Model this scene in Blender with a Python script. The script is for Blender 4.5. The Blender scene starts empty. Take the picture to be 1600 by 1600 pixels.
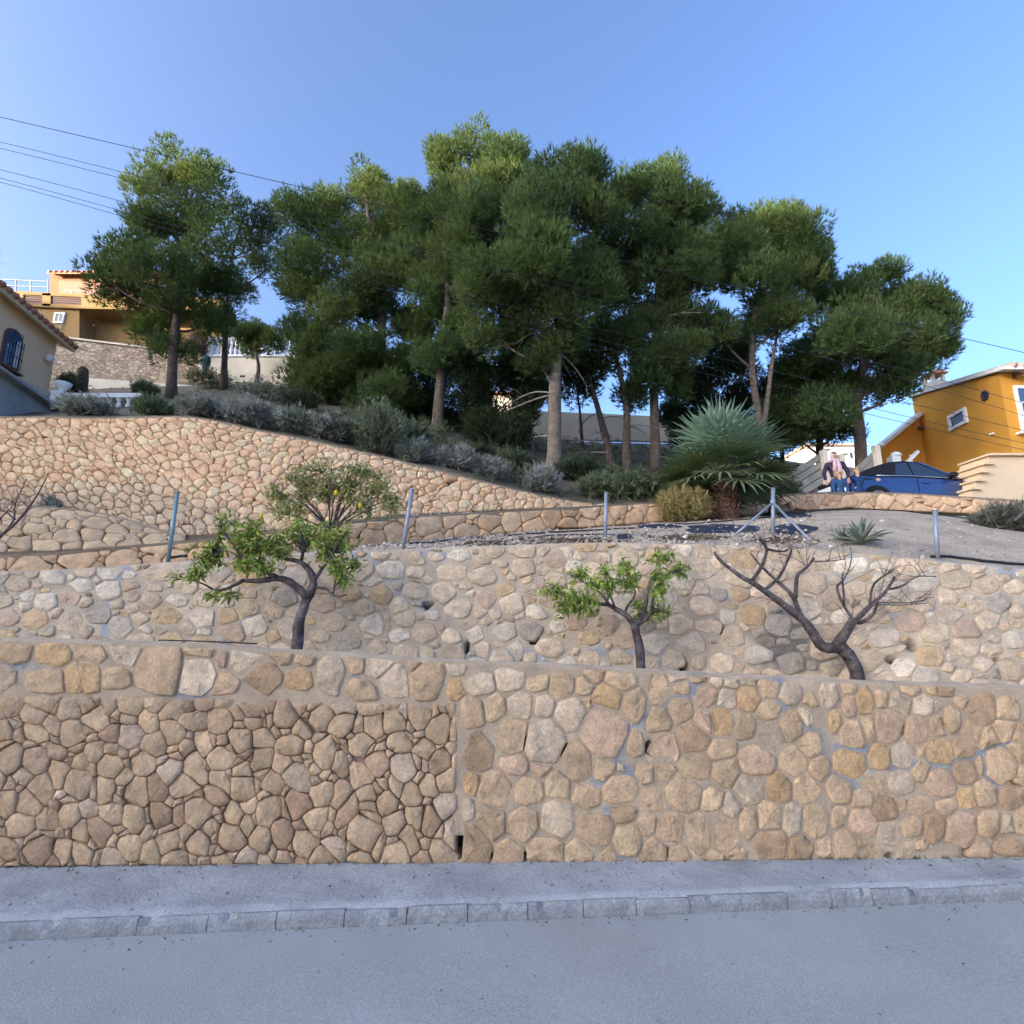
import bpy, math, random
import numpy as np
from mathutils import Vector, Matrix, noise as mnoise
from mathutils.bvhtree import BVHTree

R = math.radians
scene = bpy.context.scene
col = scene.collection

# ------------------------------------------------------------------ camera, world, sun, exposure
F_PX, PITCH = 850.0, R(11.0)
CP, SP = math.cos(PITCH), math.sin(PITCH)
CAM = np.array([0.0, 0.0, 1.6])
cam_d = bpy.data.cameras.new('camera')
cam_d.sensor_width = 36.0
cam_d.lens = 36.0 * F_PX / 1600.0
cam_d.clip_start, cam_d.clip_end = 0.05, 3000.0
cam_o = bpy.data.objects.new('camera', cam_d)
col.objects.link(cam_o)
cam_o.location = CAM
cam_o.rotation_euler = (math.pi / 2 + PITCH, 0, 0)
scene.camera = cam_o

SUN_AZ, SUN_EL = R(-118.0), R(7.5)          # azimuth measured from +Y towards +X
world = bpy.data.worlds.new('World')
scene.world = world
world.use_nodes = True
wn = world.node_tree.nodes
sky = wn.new('ShaderNodeTexSky')
sky.sky_type = 'NISHITA'
sky.sun_disc = False
sky.sun_elevation = SUN_EL
sky.sun_rotation = SUN_AZ
sky.air_density, sky.dust_density, sky.ozone_density = 0.42, 5.5, 2.2
bg = wn['Background']
bg.inputs['Strength'].default_value = 0.15
world.node_tree.links.new(sky.outputs['Color'], bg.inputs['Color'])

sun_d = bpy.data.lights.new('sun', 'SUN')
sun_d.energy, sun_d.angle, sun_d.color = 2.1, R(0.5), (1.0, 0.86, 0.66)
sun_o = bpy.data.objects.new('sun', sun_d)
col.objects.link(sun_o)
sdir = Vector((math.sin(SUN_AZ) * math.cos(SUN_EL), math.cos(SUN_AZ) * math.cos(SUN_EL), math.sin(SUN_EL)))
sun_o.rotation_euler = sdir.to_track_quat('Z', 'Y').to_euler()
sun_o.location = sdir * 60

scene.view_settings.view_transform = 'Standard'
scene.view_settings.look = 'None'
scene.view_settings.gamma = 1.0
scene.view_settings.exposure = 2.85
scene.view_settings.use_curve_mapping = False
scene.cycles.max_bounces = 8
scene.cycles.transparent_max_bounces = 8

# ------------------------------------------------------------------ helpers
def Wp(px, py, Y):
    """point of the place at distance Y from the camera that is seen at photo pixel (px, py)"""
    u = (px - 800.0) / F_PX
    v = (800.0 - py) / F_PX
    s = Y / (CP - v * SP)
    return np.array([u * s, Y, 1.6 + s * (SP + v * CP)])

def scale_at(py, Y):
    """metres per photo pixel at distance Y"""
    v = (800.0 - py) / F_PX
    return Y / (CP - v * SP) / F_PX

def ray(px, py):
    u = (px - 800.0) / F_PX
    v = (800.0 - py) / F_PX
    return Vector((u, CP - v * SP, SP + v * CP)).normalized()

def proj(P):
    P = np.asarray(P, float) - CAM
    f = P[..., 1] * CP + P[..., 2] * SP
    up = -P[..., 1] * SP + P[..., 2] * CP
    return 800 + F_PX * P[..., 0] / f, 800 - F_PX * up / f

WL = {}                                       # world position of every object's origin

def setp(o, label=None, cat=None, group=None, kind=None):
    if label: o['label'] = label
    if cat: o['category'] = cat
    if group: o['group'] = group
    if kind or cat: o['kind'] = kind or 'thing'
    return o

def thing(name, label, cat, loc, group=None):
    o = bpy.data.objects.new(name, None)
    col.objects.link(o)
    o.empty_display_size = 0.1
    o.location = tuple(float(c) for c in loc)
    WL[o.name] = np.array([float(c) for c in loc])
    return setp(o, label, cat, group)

def link_obj(name, me, loc, parent=None):
    o = bpy.data.objects.new(name, me)
    col.objects.link(o)
    loc = np.asarray(loc, float)
    if parent is not None:
        o.parent = parent
        o.location = tuple(loc - WL[parent.name])
    else:
        o.location = tuple(loc)
    WL[o.name] = loc
    return o

def copy_at(o, parent, loc, scale=None, rotz=None):
    """another object sharing o's mesh"""
    c = o.copy()
    col.objects.link(c)
    loc = np.asarray(loc, float)
    c.parent = parent
    c.location = tuple(loc - WL[parent.name]) if parent is not None else tuple(loc)
    if scale is not None: c.scale = scale
    if rotz is not None: c.rotation_euler.z = rotz
    WL[c.name] = loc
    return c

def mk_mesh(name, V, faces, m, cols=None, smooth=True, auto=None):
    """V (n,3); faces: list of tuples or an (k,3)/(k,4) int array"""
    me = bpy.data.meshes.new(name)
    V = np.asarray(V, np.float32)
    if isinstance(faces, np.ndarray):
        k, n = faces.shape
        me.vertices.add(len(V)); me.vertices.foreach_set('co', V.ravel())
        me.loops.add(k * n); me.loops.foreach_set('vertex_index', faces.astype(np.int32).ravel())
        me.polygons.add(k)
        me.polygons.foreach_set('loop_start', np.arange(0, k * n, n, dtype=np.int32))
        me.polygons.foreach_set('loop_total', np.full(k, n, np.int32))
        me.update(calc_edges=True)
    else:
        me.from_pydata(V.tolist(), [], faces)
    if cols is not None:
        a = me.color_attributes.new('Col', 'FLOAT_COLOR', 'POINT')
        c = np.ones((len(V), 4), np.float32)
        c[:, :3] = cols
        a.data.foreach_set('color', c.ravel())
    if smooth:
        me.polygons.foreach_set('use_smooth', [True] * len(me.polygons))
    if m is not None: me.materials.append(m)
    me.update()
    return me

def obj(name, V, faces, m, parent=None, cols=None, smooth=True, origin=None):
    """links ONE mesh object; V in world coordinates"""
    V = np.asarray(V, float)
    if origin is None:
        origin = (V.min(0) + V.max(0)) / 2
    origin = np.asarray(origin, float)
    me = mk_mesh(name, V - origin, faces, m, cols, smooth)
    return link_obj(name, me, origin, parent)

class MB:
    """collects shapes into one mesh"""
    def __init__(self): self.V, self.F, self.C = [], [], []
    def add(self, V, F, c=None):
        b = len(self.V)
        self.V += [tuple(map(float, p)) for p in V]
        self.F += [tuple(i + b for i in f) for f in F]
        self.C += [c or (1, 1, 1)] * len(V)
        return self
    def box(self, c, size, rot=None, col=None):
        sx, sy, sz = (d / 2 for d in size)
        P = [Vector((x, y, z)) for x in (-sx, sx) for y in (-sy, sy) for z in (-sz, sz)]
        if rot is not None: P = [rot @ p for p in P]
        P = [p + Vector(c) for p in P]
        return self.add(P, [(0, 1, 3, 2), (4, 6, 7, 5), (0, 4, 5, 1), (2, 3, 7, 6), (0, 2, 6, 4), (1, 5, 7, 3)], col)
    def bar(self, a, b, w, h, up=(0, 0, 1), col=None):
        a, b = Vector(a), Vector(b)
        d = b - a
        x = d.normalized(); z = Vector(up); y = z.cross(x)
        if y.length < 1e-4: y = Vector((0, 1, 0)).cross(x)
        y.normalize(); z = x.cross(y)
        M = Matrix((x, y, z)).transposed()
        return self.box((a + b) / 2, (d.length, w, h), M, col)
    def tube(self, pts, rad, n=6, cap=True, jit=0.0, rng=None, col=None):
        pts = [Vector(p) for p in pts]
        if np.isscalar(rad): rad = [rad] * len(pts)
        V, F = [], []
        ref = Vector((0.31, 0.87, 0.4))
        for i, p in enumerate(pts):
            t = (pts[min(i + 1, len(pts) - 1)] - pts[max(i - 1, 0)])
            if t.length < 1e-9: t = Vector((0, 0, 1))
            t.normalize()
            u = t.cross(ref)
            if u.length < .1: u = t.cross(Vector((1, 0, 0)))
            u.normalize(); w = t.cross(u)
            for k in range(n):
                a = 2 * math.pi * k / n
                r = rad[i] * (1 + (rng.uniform(-jit, jit) if jit else 0))
                V.append(p + u * math.cos(a) * r + w * math.sin(a) * r)
        for i in range(len(pts) - 1):
            for k in range(n):
                F.append((i * n + k, i * n + (k + 1) % n, (i + 1) * n + (k + 1) % n, (i + 1) * n + k))
        if cap:
            F.append(tuple(range(n - 1, -1, -1)))
            F.append(tuple((len(pts) - 1) * n + k for k in range(n)))
        return self.add(V, F, col)
    def lathe(self, prof, c, n=12, col=None):
        V, F = [], []
        for r, z in prof:
            for k in range(n):
                a = 2 * math.pi * k / n
                V.append((c[0] + r * math.cos(a), c[1] + r * math.sin(a), c[2] + z))
        for i in range(len(prof) - 1):
            for k in range(n):
                F.append((i * n + k, i * n + (k + 1) % n, (i + 1) * n + (k + 1) % n, (i + 1) * n + k))
        F.append(tuple(range(n - 1, -1, -1)))
        F.append(tuple((len(prof) - 1) * n + k for k in range(n)))
        return self.add(V, F, col)
    def prism(self, poly, ext, col=None):
        P = [Vector(p) for p in poly]; e = Vector(ext); n = len(P)
        V = P + [p + e for p in P]
        F = [tuple(range(n)), tuple(range(2 * n - 1, n - 1, -1))]
        F += [(i, n + i, n + (i + 1) % n, (i + 1) % n) for i in range(n)]
        return self.add(V, F, col)
    def build(self, name, m, parent=None, smooth=False, usecol=False, origin=None):
        o = obj(name, np.array(self.V), self.F, m, parent, np.array(self.C) if usecol else None, smooth, origin)
        return o

def warm(c, k=1.0):
    return (c[0] * 1.55 * k, c[1] * 1.36 * k, c[2] * 1.16 * k)

# ------------------------------------------------------------------ materials
def mat(name, base=(.5, .5, .5), rough=.9, use_col=False, var=.25, vscale=6.0, fine=.15, fscale=60.0,
        bump=.3, bscale=40.0, bdist=.01, spec=.2, tint=None, tint_amt=.0, tint_scale=3.0, metallic=0.0, detail=6.0, bump2=None, speck=None, crack=None):
    m = bpy.data.materials.new(name)
    m.use_nodes = True
    nt = m.node_tree; N = nt.nodes; L = nt.links
    b = N['Principled BSDF']
    b.inputs['Roughness'].default_value = rough
    b.inputs['Metallic'].default_value = metallic
    b.inputs['Specular IOR Level'].default_value = spec
    geo = N.new('ShaderNodeNewGeometry')
    if use_col:
        src = N.new('ShaderNodeAttribute'); src.attribute_name = 'Col'
        base_out = src.outputs['Color']
    else:
        src = N.new('ShaderNodeRGB'); src.outputs[0].default_value = (*base, 1)
        base_out = src.outputs[0]
    def noise(scale, det):
        n = N.new('ShaderNodeTexNoise'); n.inputs['Scale'].default_value = scale
        n.inputs['Detail'].default_value = det
        n.inputs['Roughness'].default_value = .62
        L.new(geo.outputs['Position'], n.inputs['Vector'])
        return n
    def mapr(sock, lo, hi, a=.25, c=.75):
        r = N.new('ShaderNodeMapRange')
        r.inputs['From Min'].default_value, r.inputs['From Max'].default_value = a, c
        r.inputs['To Min'].default_value, r.inputs['To Max'].default_value = lo, hi
        L.new(sock, r.inputs['Value'])
        return r.outputs['Result']
    out = base_out
    if tint is not None:
        mx = N.new('ShaderNodeMix'); mx.data_type = 'RGBA'
        L.new(mapr(noise(tint_scale, 4).outputs['Fac'], 0, tint_amt, .42, .68), mx.inputs['Factor'])
        L.new(out, mx.inputs['A']); mx.inputs['B'].default_value = (*tint, 1)
        out = mx.outputs['Result']
    for sc, amt, det in ((vscale, var, detail), (fscale, fine, 3.0)):
        if amt <= 0: continue
        v = N.new('ShaderNodeVectorMath'); v.operation = 'SCALE'
        L.new(out, v.inputs[0]); L.new(mapr(noise(sc, det).outputs['Fac'], 1 - amt, 1 + amt), v.inputs['Scale'])
        out = v.outputs['Vector']
    if speck is not None:                      # light grains showing in the surface
        sc, thr, sc_col = speck
        mx = N.new('ShaderNodeMix'); mx.data_type = 'RGBA'
        L.new(mapr(noise(sc, 1).outputs['Fac'], 0, .75, thr, thr + .06), mx.inputs['Factor'])
        L.new(out, mx.inputs['A']); mx.inputs['B'].default_value = (*sc_col, 1)
        out = mx.outputs['Result']
    if crack is not None:                      # hair cracks: thin contour lines of a broad noise, here and there
        sc, wd = crack
        n1 = noise(sc, 5); n2 = noise(sc * .7, 2)
        d = N.new('ShaderNodeMath'); d.operation = 'SUBTRACT'; d.inputs[1].default_value = .47; L.new(n1.outputs['Fac'], d.inputs[0])
        ab = N.new('ShaderNodeMath'); ab.operation = 'ABSOLUTE'; L.new(d.outputs[0], ab.inputs[0])
        k = mapr(ab.outputs[0], 1, 0, wd * .3, wd)
        k2 = mapr(n2.outputs['Fac'], 0, 1, .50, .56)
        mm = N.new('ShaderNodeMath'); mm.operation = 'MULTIPLY'; L.new(k, mm.inputs[0]); L.new(k2, mm.inputs[1])
        mx = N.new('ShaderNodeMix'); mx.data_type = 'RGBA'; L.new(mm.outputs[0], mx.inputs['Factor'])
        L.new(out, mx.inputs['A']); mx.inputs['B'].default_value = (.11, .11, .115, 1)
        out = mx.outputs['Result']
    L.new(out, b.inputs['Base Color'])
    if bump > 0:
        bp = N.new('ShaderNodeBump'); bp.inputs['Strength'].default_value = bump
        bp.inputs['Distance'].default_value = bdist
        L.new(noise(bscale, 5).outputs['Fac'], bp.inputs['Height'])
        if bump2 is not None:
            bq = N.new('ShaderNodeBump'); bq.inputs['Strength'].default_value = bump2[0]; bq.inputs['Distance'].default_value = bump2[2]
            L.new(noise(bump2[1], 4).outputs['Fac'], bq.inputs['Height']); L.new(bp.outputs['Normal'], bq.inputs['Normal'])
            L.new(bq.outputs['Normal'], b.inputs['Normal'])
        else:
            L.new(bp.outputs['Normal'], b.inputs['Normal'])
    return m

def leaf_mat(name, rough=.6, trans=.3, spec=.25):
    m = bpy.data.materials.new(name); m.use_nodes = True
    nt = m.node_tree; N = nt.nodes; L = nt.links
    b = N['Principled BSDF']; b.inputs['Roughness'].default_value = rough
    b.inputs['Specular IOR Level'].default_value = spec
    a = N.new('ShaderNodeAttribute'); a.attribute_name = 'Col'
    L.new(a.outputs['Color'], b.inputs['Base Color'])
    t = N.new('ShaderNodeBsdfTranslucent')
    g = N.new('ShaderNodeVectorMath'); g.operation = 'MULTIPLY'; g.inputs[1].default_value = (1.25, 1.15, .6)
    L.new(a.outputs['Color'], g.inputs[0]); L.new(g.outputs[0], t.inputs['Color'])
    mx = N.new('ShaderNodeMixShader'); mx.inputs['Fac'].default_value = trans
    L.new(b.outputs[0], mx.inputs[1]); L.new(t.outputs[0], mx.inputs[2])
    L.new(mx.outputs[0], N['Material Output'].inputs['Surface'])
    return m

def glass_mat(name, base, rough=.05):
    m = bpy.data.materials.new(name); m.use_nodes = True
    b = m.node_tree.nodes['Principled BSDF']
    b.inputs['Base Color'].default_value = (*base, 1); b.inputs['Roughness'].default_value = rough
    b.inputs['Specular IOR Level'].default_value = .7
    return m

M = {}
M['stone'] = mat('stone', use_col=True, var=.30, vscale=10, fine=.22, fscale=60, bump=.7, bscale=45, bdist=.012, tint=(.33, .24, .15), tint_amt=.25, tint_scale=8, bump2=(.6, 11, .035))
M['mortar'] = mat('mortar', use_col=True, var=.20, vscale=4.5, fine=.18, fscale=80, bump=.6, bscale=60, bdist=.01, tint=(.27, .23, .18), tint_amt=.4, tint_scale=3, bump2=(.5, 14, .02))
M['packing'] = mat('packing_earth', (.33, .245, .165), var=.3, vscale=9, fine=.3, fscale=60, bump=.6, bscale=40, bdist=.01)
M['soil'] = mat('soil', (.16, .115, .075), var=.35, vscale=5, fine=.3, fscale=60, bump=.8, bscale=30, bdist=.03)
M['road'] = mat('road_asphalt', (.37, .37, .345), rough=.85, var=.10, vscale=1.1, fine=.24, fscale=110, bump=.6, bscale=150, bdist=.006, tint=(.34, .315, .285), tint_amt=.8, tint_scale=.45, detail=4, speck=(95, .70, (.50, .48, .45)))
M['pave'] = mat('pavement_concrete', (.405, .405, .40), var=.22, vscale=2.4, fine=.22, fscale=75, bump=.7, bscale=60, bdist=.01, tint=(.27, .27, .27), tint_amt=.7, tint_scale=1.9, speck=(80, .71, (.54, .52, .49)), bump2=(.5, 9, .03))
M['kerb'] = mat('kerb_concrete', (.29, .29, .285), var=.22, vscale=7, fine=.3, fscale=80, bump=.8, bscale=45, bdist=.01, tint=(.24, .235, .23), tint_amt=.7, tint_scale=5, bump2=(.6, 12, .02))
M['gravel'] = mat('gravel', (.53, .42, .30), var=.25, vscale=3, fine=.4, fscale=55, bump=.9, bscale=45, bdist=.03, tint=(.30, .26, .22), tint_amt=.5, tint_scale=2)
M['hill'] = mat('hill_earth', (.17, .14, .10), var=.4, vscale=2.5, fine=.35, fscale=25, bump=.9, bscale=14, bdist=.06, tint=(.10, .11, .06), tint_amt=.7, tint_scale=.7)
M['ground'] = mat('dry_ground', (.34, .29, .22), var=.2, vscale=.2, fine=.2, fscale=4, bump=0)

def lerp_line(tab, x):
    """tab: list of tuples (px, ...); linear interpolation of the rest at px"""
    a = np.array(tab, float)
    return np.stack([np.interp(x, a[:, 0], a[:, k]) for k in range(1, a.shape[1])], -1)

def smooth_line(tab, x, w=14):
    y = lerp_line(tab, x)
    k = np.hanning(2 * w + 1); k /= k.sum()
    pad = np.concatenate([np.repeat(y[:1], w, 0), y, np.repeat(y[-1:], w, 0)])
    return np.stack([np.convolve(pad[:, i], k, 'valid') for i in range(y.shape[1])], -1)

def world_line(tab, x, smooth=10):
    d = smooth_line(tab, x, smooth) if smooth else lerp_line(tab, x)
    return np.array([Wp(a, b[0], b[1]) for a, b in zip(x, d)])

TERR_V, TERR_F = [], []
def terrain(name, lines, sub, m, amp, nscale, kind='structure', cols=None, seed=0.0, reg=True):
    """lofts a sheet through world polylines (all of one length); sub = strips between two of them"""
    rows = []
    for i in range(len(lines) - 1):
        n = sub[i]
        for k in range(n):
            rows.append((lines[i] * (1 - k / n) + lines[i + 1] * k / n, 1.0 if (i or k) else 0.0))
    rows.append((lines[-1], 0.0))
    nx = len(lines[0])
    V = []
    for r, f in rows:
        for p in r:
            z = 0.0
            if f:
                q = Vector((p[0] * nscale + seed, p[1] * nscale, 0.0))
                z = amp * (mnoise.noise(q) + .5 * mnoise.noise(q * 2.3) + .3 * mnoise.noise(q * 5.1))
            V.append((p[0], p[1], p[2] + z))
    F = [(j * nx + i, j * nx + i + 1, (j + 1) * nx + i + 1, (j + 1) * nx + i) for j in range(len(rows) - 1) for i in range(nx - 1)]
    if reg:
        b = len(TERR_V)
        TERR_V.extend(V); TERR_F.extend(tuple(i + b for i in f) for f in F)
    o = obj(name, np.array(V), F, m, None, None, True, origin=(0, 0, 0))
    o['kind'] = kind
    return o
# ------------------------------------------------------------------ retaining walls: tables in photo pixels (px, row, distance)
W1_BOT = [(-700, 1361, 3.70), (0, 1355, 3.735), (700, 1351, 3.80), (1600, 1340, 3.877), (2300, 1331, 3.94)]
W1_TOP = [(-700, 985, 3.86), (0, 1000, 3.90), (300, 1008, 3.92), (560, 1025, 3.95), (720, 1035, 3.97), (900, 1042, 3.99), (1100, 1055, 4.01), (1340, 1066, 4.04), (1420, 1069, 4.05), (1600, 1075, 4.07), (2300, 1095, 4.14)]
W2_TOP = [(-700, 900, 4.95), (0, 893, 4.98), (130, 888, 5.0), (270, 878, 5.02), (420, 870, 5.04), (560, 862, 5.05), (700, 855, 5.06), (900, 848, 5.06), (1100, 850, 5.02), (1250, 856, 4.92), (1400, 870, 4.78), (1600, 888, 4.68), (2300, 930, 4.60)]
L3_BOT = [(-700, 925, 6.3), (0, 905, 6.4), (200, 886, 6.7), (450, 862, 7.05), (668, 847, 7.8), (750, 836, 8.3), (1019, 816, 9.8), (1180, 803, 11.0), (1230, 797, 12.0)]
L3_TOP = [(-700, 872, 6.45), (0, 868, 6.5), (97, 862, 6.6), (320, 842, 6.95), (450, 827, 7.2), (600, 808, 7.65), (750, 800, 8.4), (912, 791, 9.25), (1019, 784, 9.9), (1180, 783, 11.1), (1230, 774, 12.1)]
RW_BOT = [(1215, 798, 11.0), (1300, 795, 11.95), (1400, 797, 12.25), (1530, 803, 12.4), (1700, 812, 12.4)]
RW_TOP = [(1215, 773, 11.05), (1300, 768, 12.0), (1400, 769, 12.3), (1530, 777, 12.45), (1700, 788, 12.45)]
L4_BOT = [(-700, 806, 8.5), (0, 800, 8.25), (150, 812, 8.0), (230, 830, 7.7), (320, 838, 7.55), (450, 826, 7.75), (600, 806, 8.25), (750, 798, 8.9), (912, 791, 9.8), (960, 789, 10.2)]
L4_TOP = [(-700, 660, 9.1), (0, 650, 8.85), (60, 650, 8.8), (160, 652, 8.72), (230, 650, 8.68), (300, 650, 8.66), (350, 659, 8.66), (400, 671, 8.68), (500, 690, 8.78), (600, 713, 8.9), (700, 738, 9.15), (800, 763, 9.5), (900, 785, 10.0), (960, 789, 10.3)]
LB_BOT = [(-700, 872, 6.95), (0, 864, 6.95), (150, 856, 7.0), (240, 850, 7.15), (300, 843, 7.35)]
LB_TOP = [(-700, 790, 7.55), (0, 785, 7.5), (90, 792, 7.5), (160, 800, 7.52), (240, 824, 7.5), (300, 841, 7.45)]

class Ruled:
    """a wall face between a bottom and a top line; s = metres along, h = metres up the face"""
    def __init__(self, x, B, T):
        self.x, self.B, self.T = x, B, T
        mid = (B + T) / 2
        d = np.linalg.norm(np.diff(mid, axis=0), axis=1)
        self.s = np.concatenate([[0], np.cumsum(d)])
        self.H = np.linalg.norm(T - B, axis=1)
        self.L = self.s[-1]
        tan = np.gradient(mid, axis=0)
        n = np.cross(tan, T - B)
        n /= np.linalg.norm(n, axis=1)[:, None]
        n[n[:, 1] > 0] *= -1
        self.N = n
    def at(self, s, h, off=0.0):
        s = np.asarray(s, float); h = np.asarray(h, float)
        it = lambda A: np.stack([np.interp(s, self.s, A[:, k]) for k in range(3)], -1)
        b, t, n = it(self.B), it(self.T), it(self.N)
        H = np.interp(s, self.s, self.H)
        f = (h / H)[..., None]
        return b + (t - b) * f + n * np.asarray(off, float)[..., None]
    def Hs(self, s): return np.interp(s, self.s, self.H)
    def inv(self, px, py):
        """(s, h) of the points of the face seen at photo pixels"""
        px, py = np.asarray(px, float), np.asarray(py, float)
        s = np.interp(px, self.x, self.s); h = np.full_like(s, .5) * self.Hs(s)
        for _ in range(12):
            x0, y0 = proj(self.at(s, h)); e = 1e-3
            xs, ys = proj(self.at(s + e, h)); xh, yh = proj(self.at(s, h + e))
            a, b, c, d = (xs - x0) / e, (xh - x0) / e, (ys - y0) / e, (yh - y0) / e
            det = a * d - b * c
            det = np.where(np.abs(det) < 1e-6, 1e-6, det)
            rx, ry = px - x0, py - y0
            s = np.clip(s + (d * rx - b * ry) / det, 0, self.L); h = h + (-c * rx + a * ry) / det
        return s, h

def ruled(bot, top, x0, x1, step=10, smooth=6):
    x = np.arange(x0, x1 + 1, step, dtype=float)
    return Ruled(x, world_line(bot, x, smooth), world_line(top, x, smooth))

def clip_half(poly, n, d):
    """keep the side n.p <= d of a polygon"""
    out = []
    k = len(poly)
    for i in range(k):
        p, q = poly[i], poly[(i + 1) % k]
        a = n[0] * p[0] + n[1] * p[1] - d
        b = n[0] * q[0] + n[1] * q[1] - d
        if a <= 0: out.append(p)
        if (a < 0 < b) or (b < 0 < a):
            t = a / (a - b)
            out.append((p[0] + (q[0] - p[0]) * t, p[1] + (q[1] - p[1]) * t))
    return out

def poly_area(p):
    return .5 * sum(p[i][0] * p[(i + 1) % len(p)][1] - p[(i + 1) % len(p)][0] * p[i][1] for i in range(len(p)))

def start_poly(rng, c, w, h, rough=.16, rot=None):
    """an irregular stone outline about w by h"""
    n = rng.integers(6, 9)
    a0 = rng.uniform(0, 6.28)
    P = []
    pw = rng.uniform(2.4, 4.5)
    rot = rng.normal(0, .12) if rot is None else rot
    for i in range(n):
        a = a0 + (i + rng.uniform(-.28, .28)) * 2 * math.pi / n
        ca, sa = math.cos(a), math.sin(a)
        r = (abs(ca) ** pw + abs(sa) ** pw) ** (-1 / pw) * rng.uniform(1 - rough, 1 + rough * .5)
        x, y = r * ca * w / 2, r * sa * h / 2
        P.append((c[0] + x * math.cos(rot) - y * math.sin(rot), c[1] + x * math.sin(rot) + y * math.cos(rot)))
    return P

def cells(seeds, wts, gap, starts):
    """Voronoi-type cells of the seeds cut from their starting outlines, joints gap wide"""
    S = np.array(seeds, float); Wt = np.array(wts, float)
    out = []
    for i in range(len(S)):
        d = S - S[i]; dist = np.hypot(d[:, 0], d[:, 1])
        near = np.where((dist > 1e-6) & (dist < 2.6 * Wt[i] + 1.6 * Wt.max()))[0]
        near = near[np.argsort(dist[near])][:22]
        poly = starts[i]
        for j in near:
            n = d[j] / dist[j]
            t = dist[j] * .5 + (Wt[i] ** 2 - Wt[j] ** 2) / (2 * dist[j])
            t = min(max(t, .18 * dist[j]), .82 * dist[j])
            poly = clip_half(poly, n, n @ S[i] + t - gap / 2)
            if len(poly) < 3: break
        out.append(poly if len(poly) >= 3 else None)
    return out

def round_poly(poly, rng, q=.2, jit=.0, cap=14):
    if poly_area(poly) < 0: poly = poly[::-1]
    # drop very short edges
    P = []
    per = sum(math.dist(poly[i], poly[(i + 1) % len(poly)]) for i in range(len(poly)))
    for p in poly:
        if not P or math.dist(p, P[-1]) > .05 * per: P.append(p)
    if len(P) > 3 and math.dist(P[0], P[-1]) < .03 * per: P.pop()
    if len(P) < 3: return None
    out = []
    n = len(P)
    for i in range(n):
        p, a, b = P[i], P[i - 1], P[(i + 1) % n]
        qa, qb = q * rng.uniform(.6, 1.3), q * rng.uniform(.6, 1.3)
        out.append((p[0] + (a[0] - p[0]) * qa, p[1] + (a[1] - p[1]) * qa))
        if n < 7: out.append((p[0] * (1 - .5 * qa) + (a[0] + b[0]) * .25 * qa, p[1] * (1 - .5 * qa) + (a[1] + b[1]) * .25 * qa))
        out.append((p[0] + (b[0] - p[0]) * qb, p[1] + (b[1] - p[1]) * qb))
    if jit:
        s = jit * math.sqrt(abs(poly_area(P)))
        out = [(x + rng.normal(0, s), y + rng.normal(0, s)) for x, y in out]
    return out[:30]

def warp(p, amp, fr, seed):
    """bends a joint pattern: edges are cut finer and pushed about by a field shared by neighbours"""
    out = []
    for i in range(len(p)):
        a, b = p[i], p[(i + 1) % len(p)]
        n = 2 if math.dist(a, b) > .045 else 1
        for k in range(n):
            x, y = a[0] + (b[0] - a[0]) * k / n, a[1] + (b[1] - a[1]) * k / n
            q = Vector((x * fr, y * fr, seed)); q2 = Vector((x * fr * 2.3, y * fr * 2.3, seed + 7))
            out.append((x + amp * (mnoise.noise(q) + .5 * mnoise.noise(q2)), y + amp * (mnoise.noise(q + Vector((31, 0, 0))) + .5 * mnoise.noise(q2 + Vector((31, 0, 0))))))
    return out

def stone_geo(wall, poly, rng, back, edge, face, bulge, tilt, rnd=.84):
    """a stone from its outline: sides, bevel, uneven face"""
    P = np.array(poly); c = P.mean(0); n = len(P)
    size = math.sqrt(abs(poly_area(poly)))
    ta, tb = rng.normal(0, tilt, 2)
    def ring(k, off, jit):
        q = c + (P - c) * k
        o = off + (q[:, 0] - c[0]) * ta + (q[:, 1] - c[1]) * tb + rng.normal(0, jit, n)
        return wall.at(q[:, 0], q[:, 1], o)
    f = face + rng.normal(0, .004)
    rings = [ring(1.0, -back, 0), ring(1.0, edge, .002), ring(rnd + .08, edge * .35 + f * .65, .0025), ring(rnd - .14, f, min(.006, .002 + .02 * size * .3))]
    if n * 8 < 140:
        rings.append(ring(.38, f + bulge * .7, .0015 + .008 * size))
    cc = wall.at(c[0], c[1], f + bulge)
    V = np.concatenate(rings + [cc[None]])
    F = []
    for r in range(len(rings) - 1):
        for k in range(n):
            F.append((r * n + k, r * n + (k + 1) % n, (r + 1) * n + (k + 1) % n, (r + 1) * n + k))
    b = (len(rings) - 1) * n
    for k in range(n):
        F.append((b + k, b + (k + 1) % n, len(V) - 1))
    return V, F

PAL = {'t': (.335, .255, .172), 'w': (.385, .335, .27), 'o': (.33, .225, .115), 'p': (.335, .245, .185), 'b': (.225, .16, .105), 'y': (.34, .275, .18), 'g': (.27, .235, .19)}
PAL = {k: tuple(.68 * a + .32 * b for a, b in zip(warm(v), warm(PAL['t']))) for k, v in PAL.items()}

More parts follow.
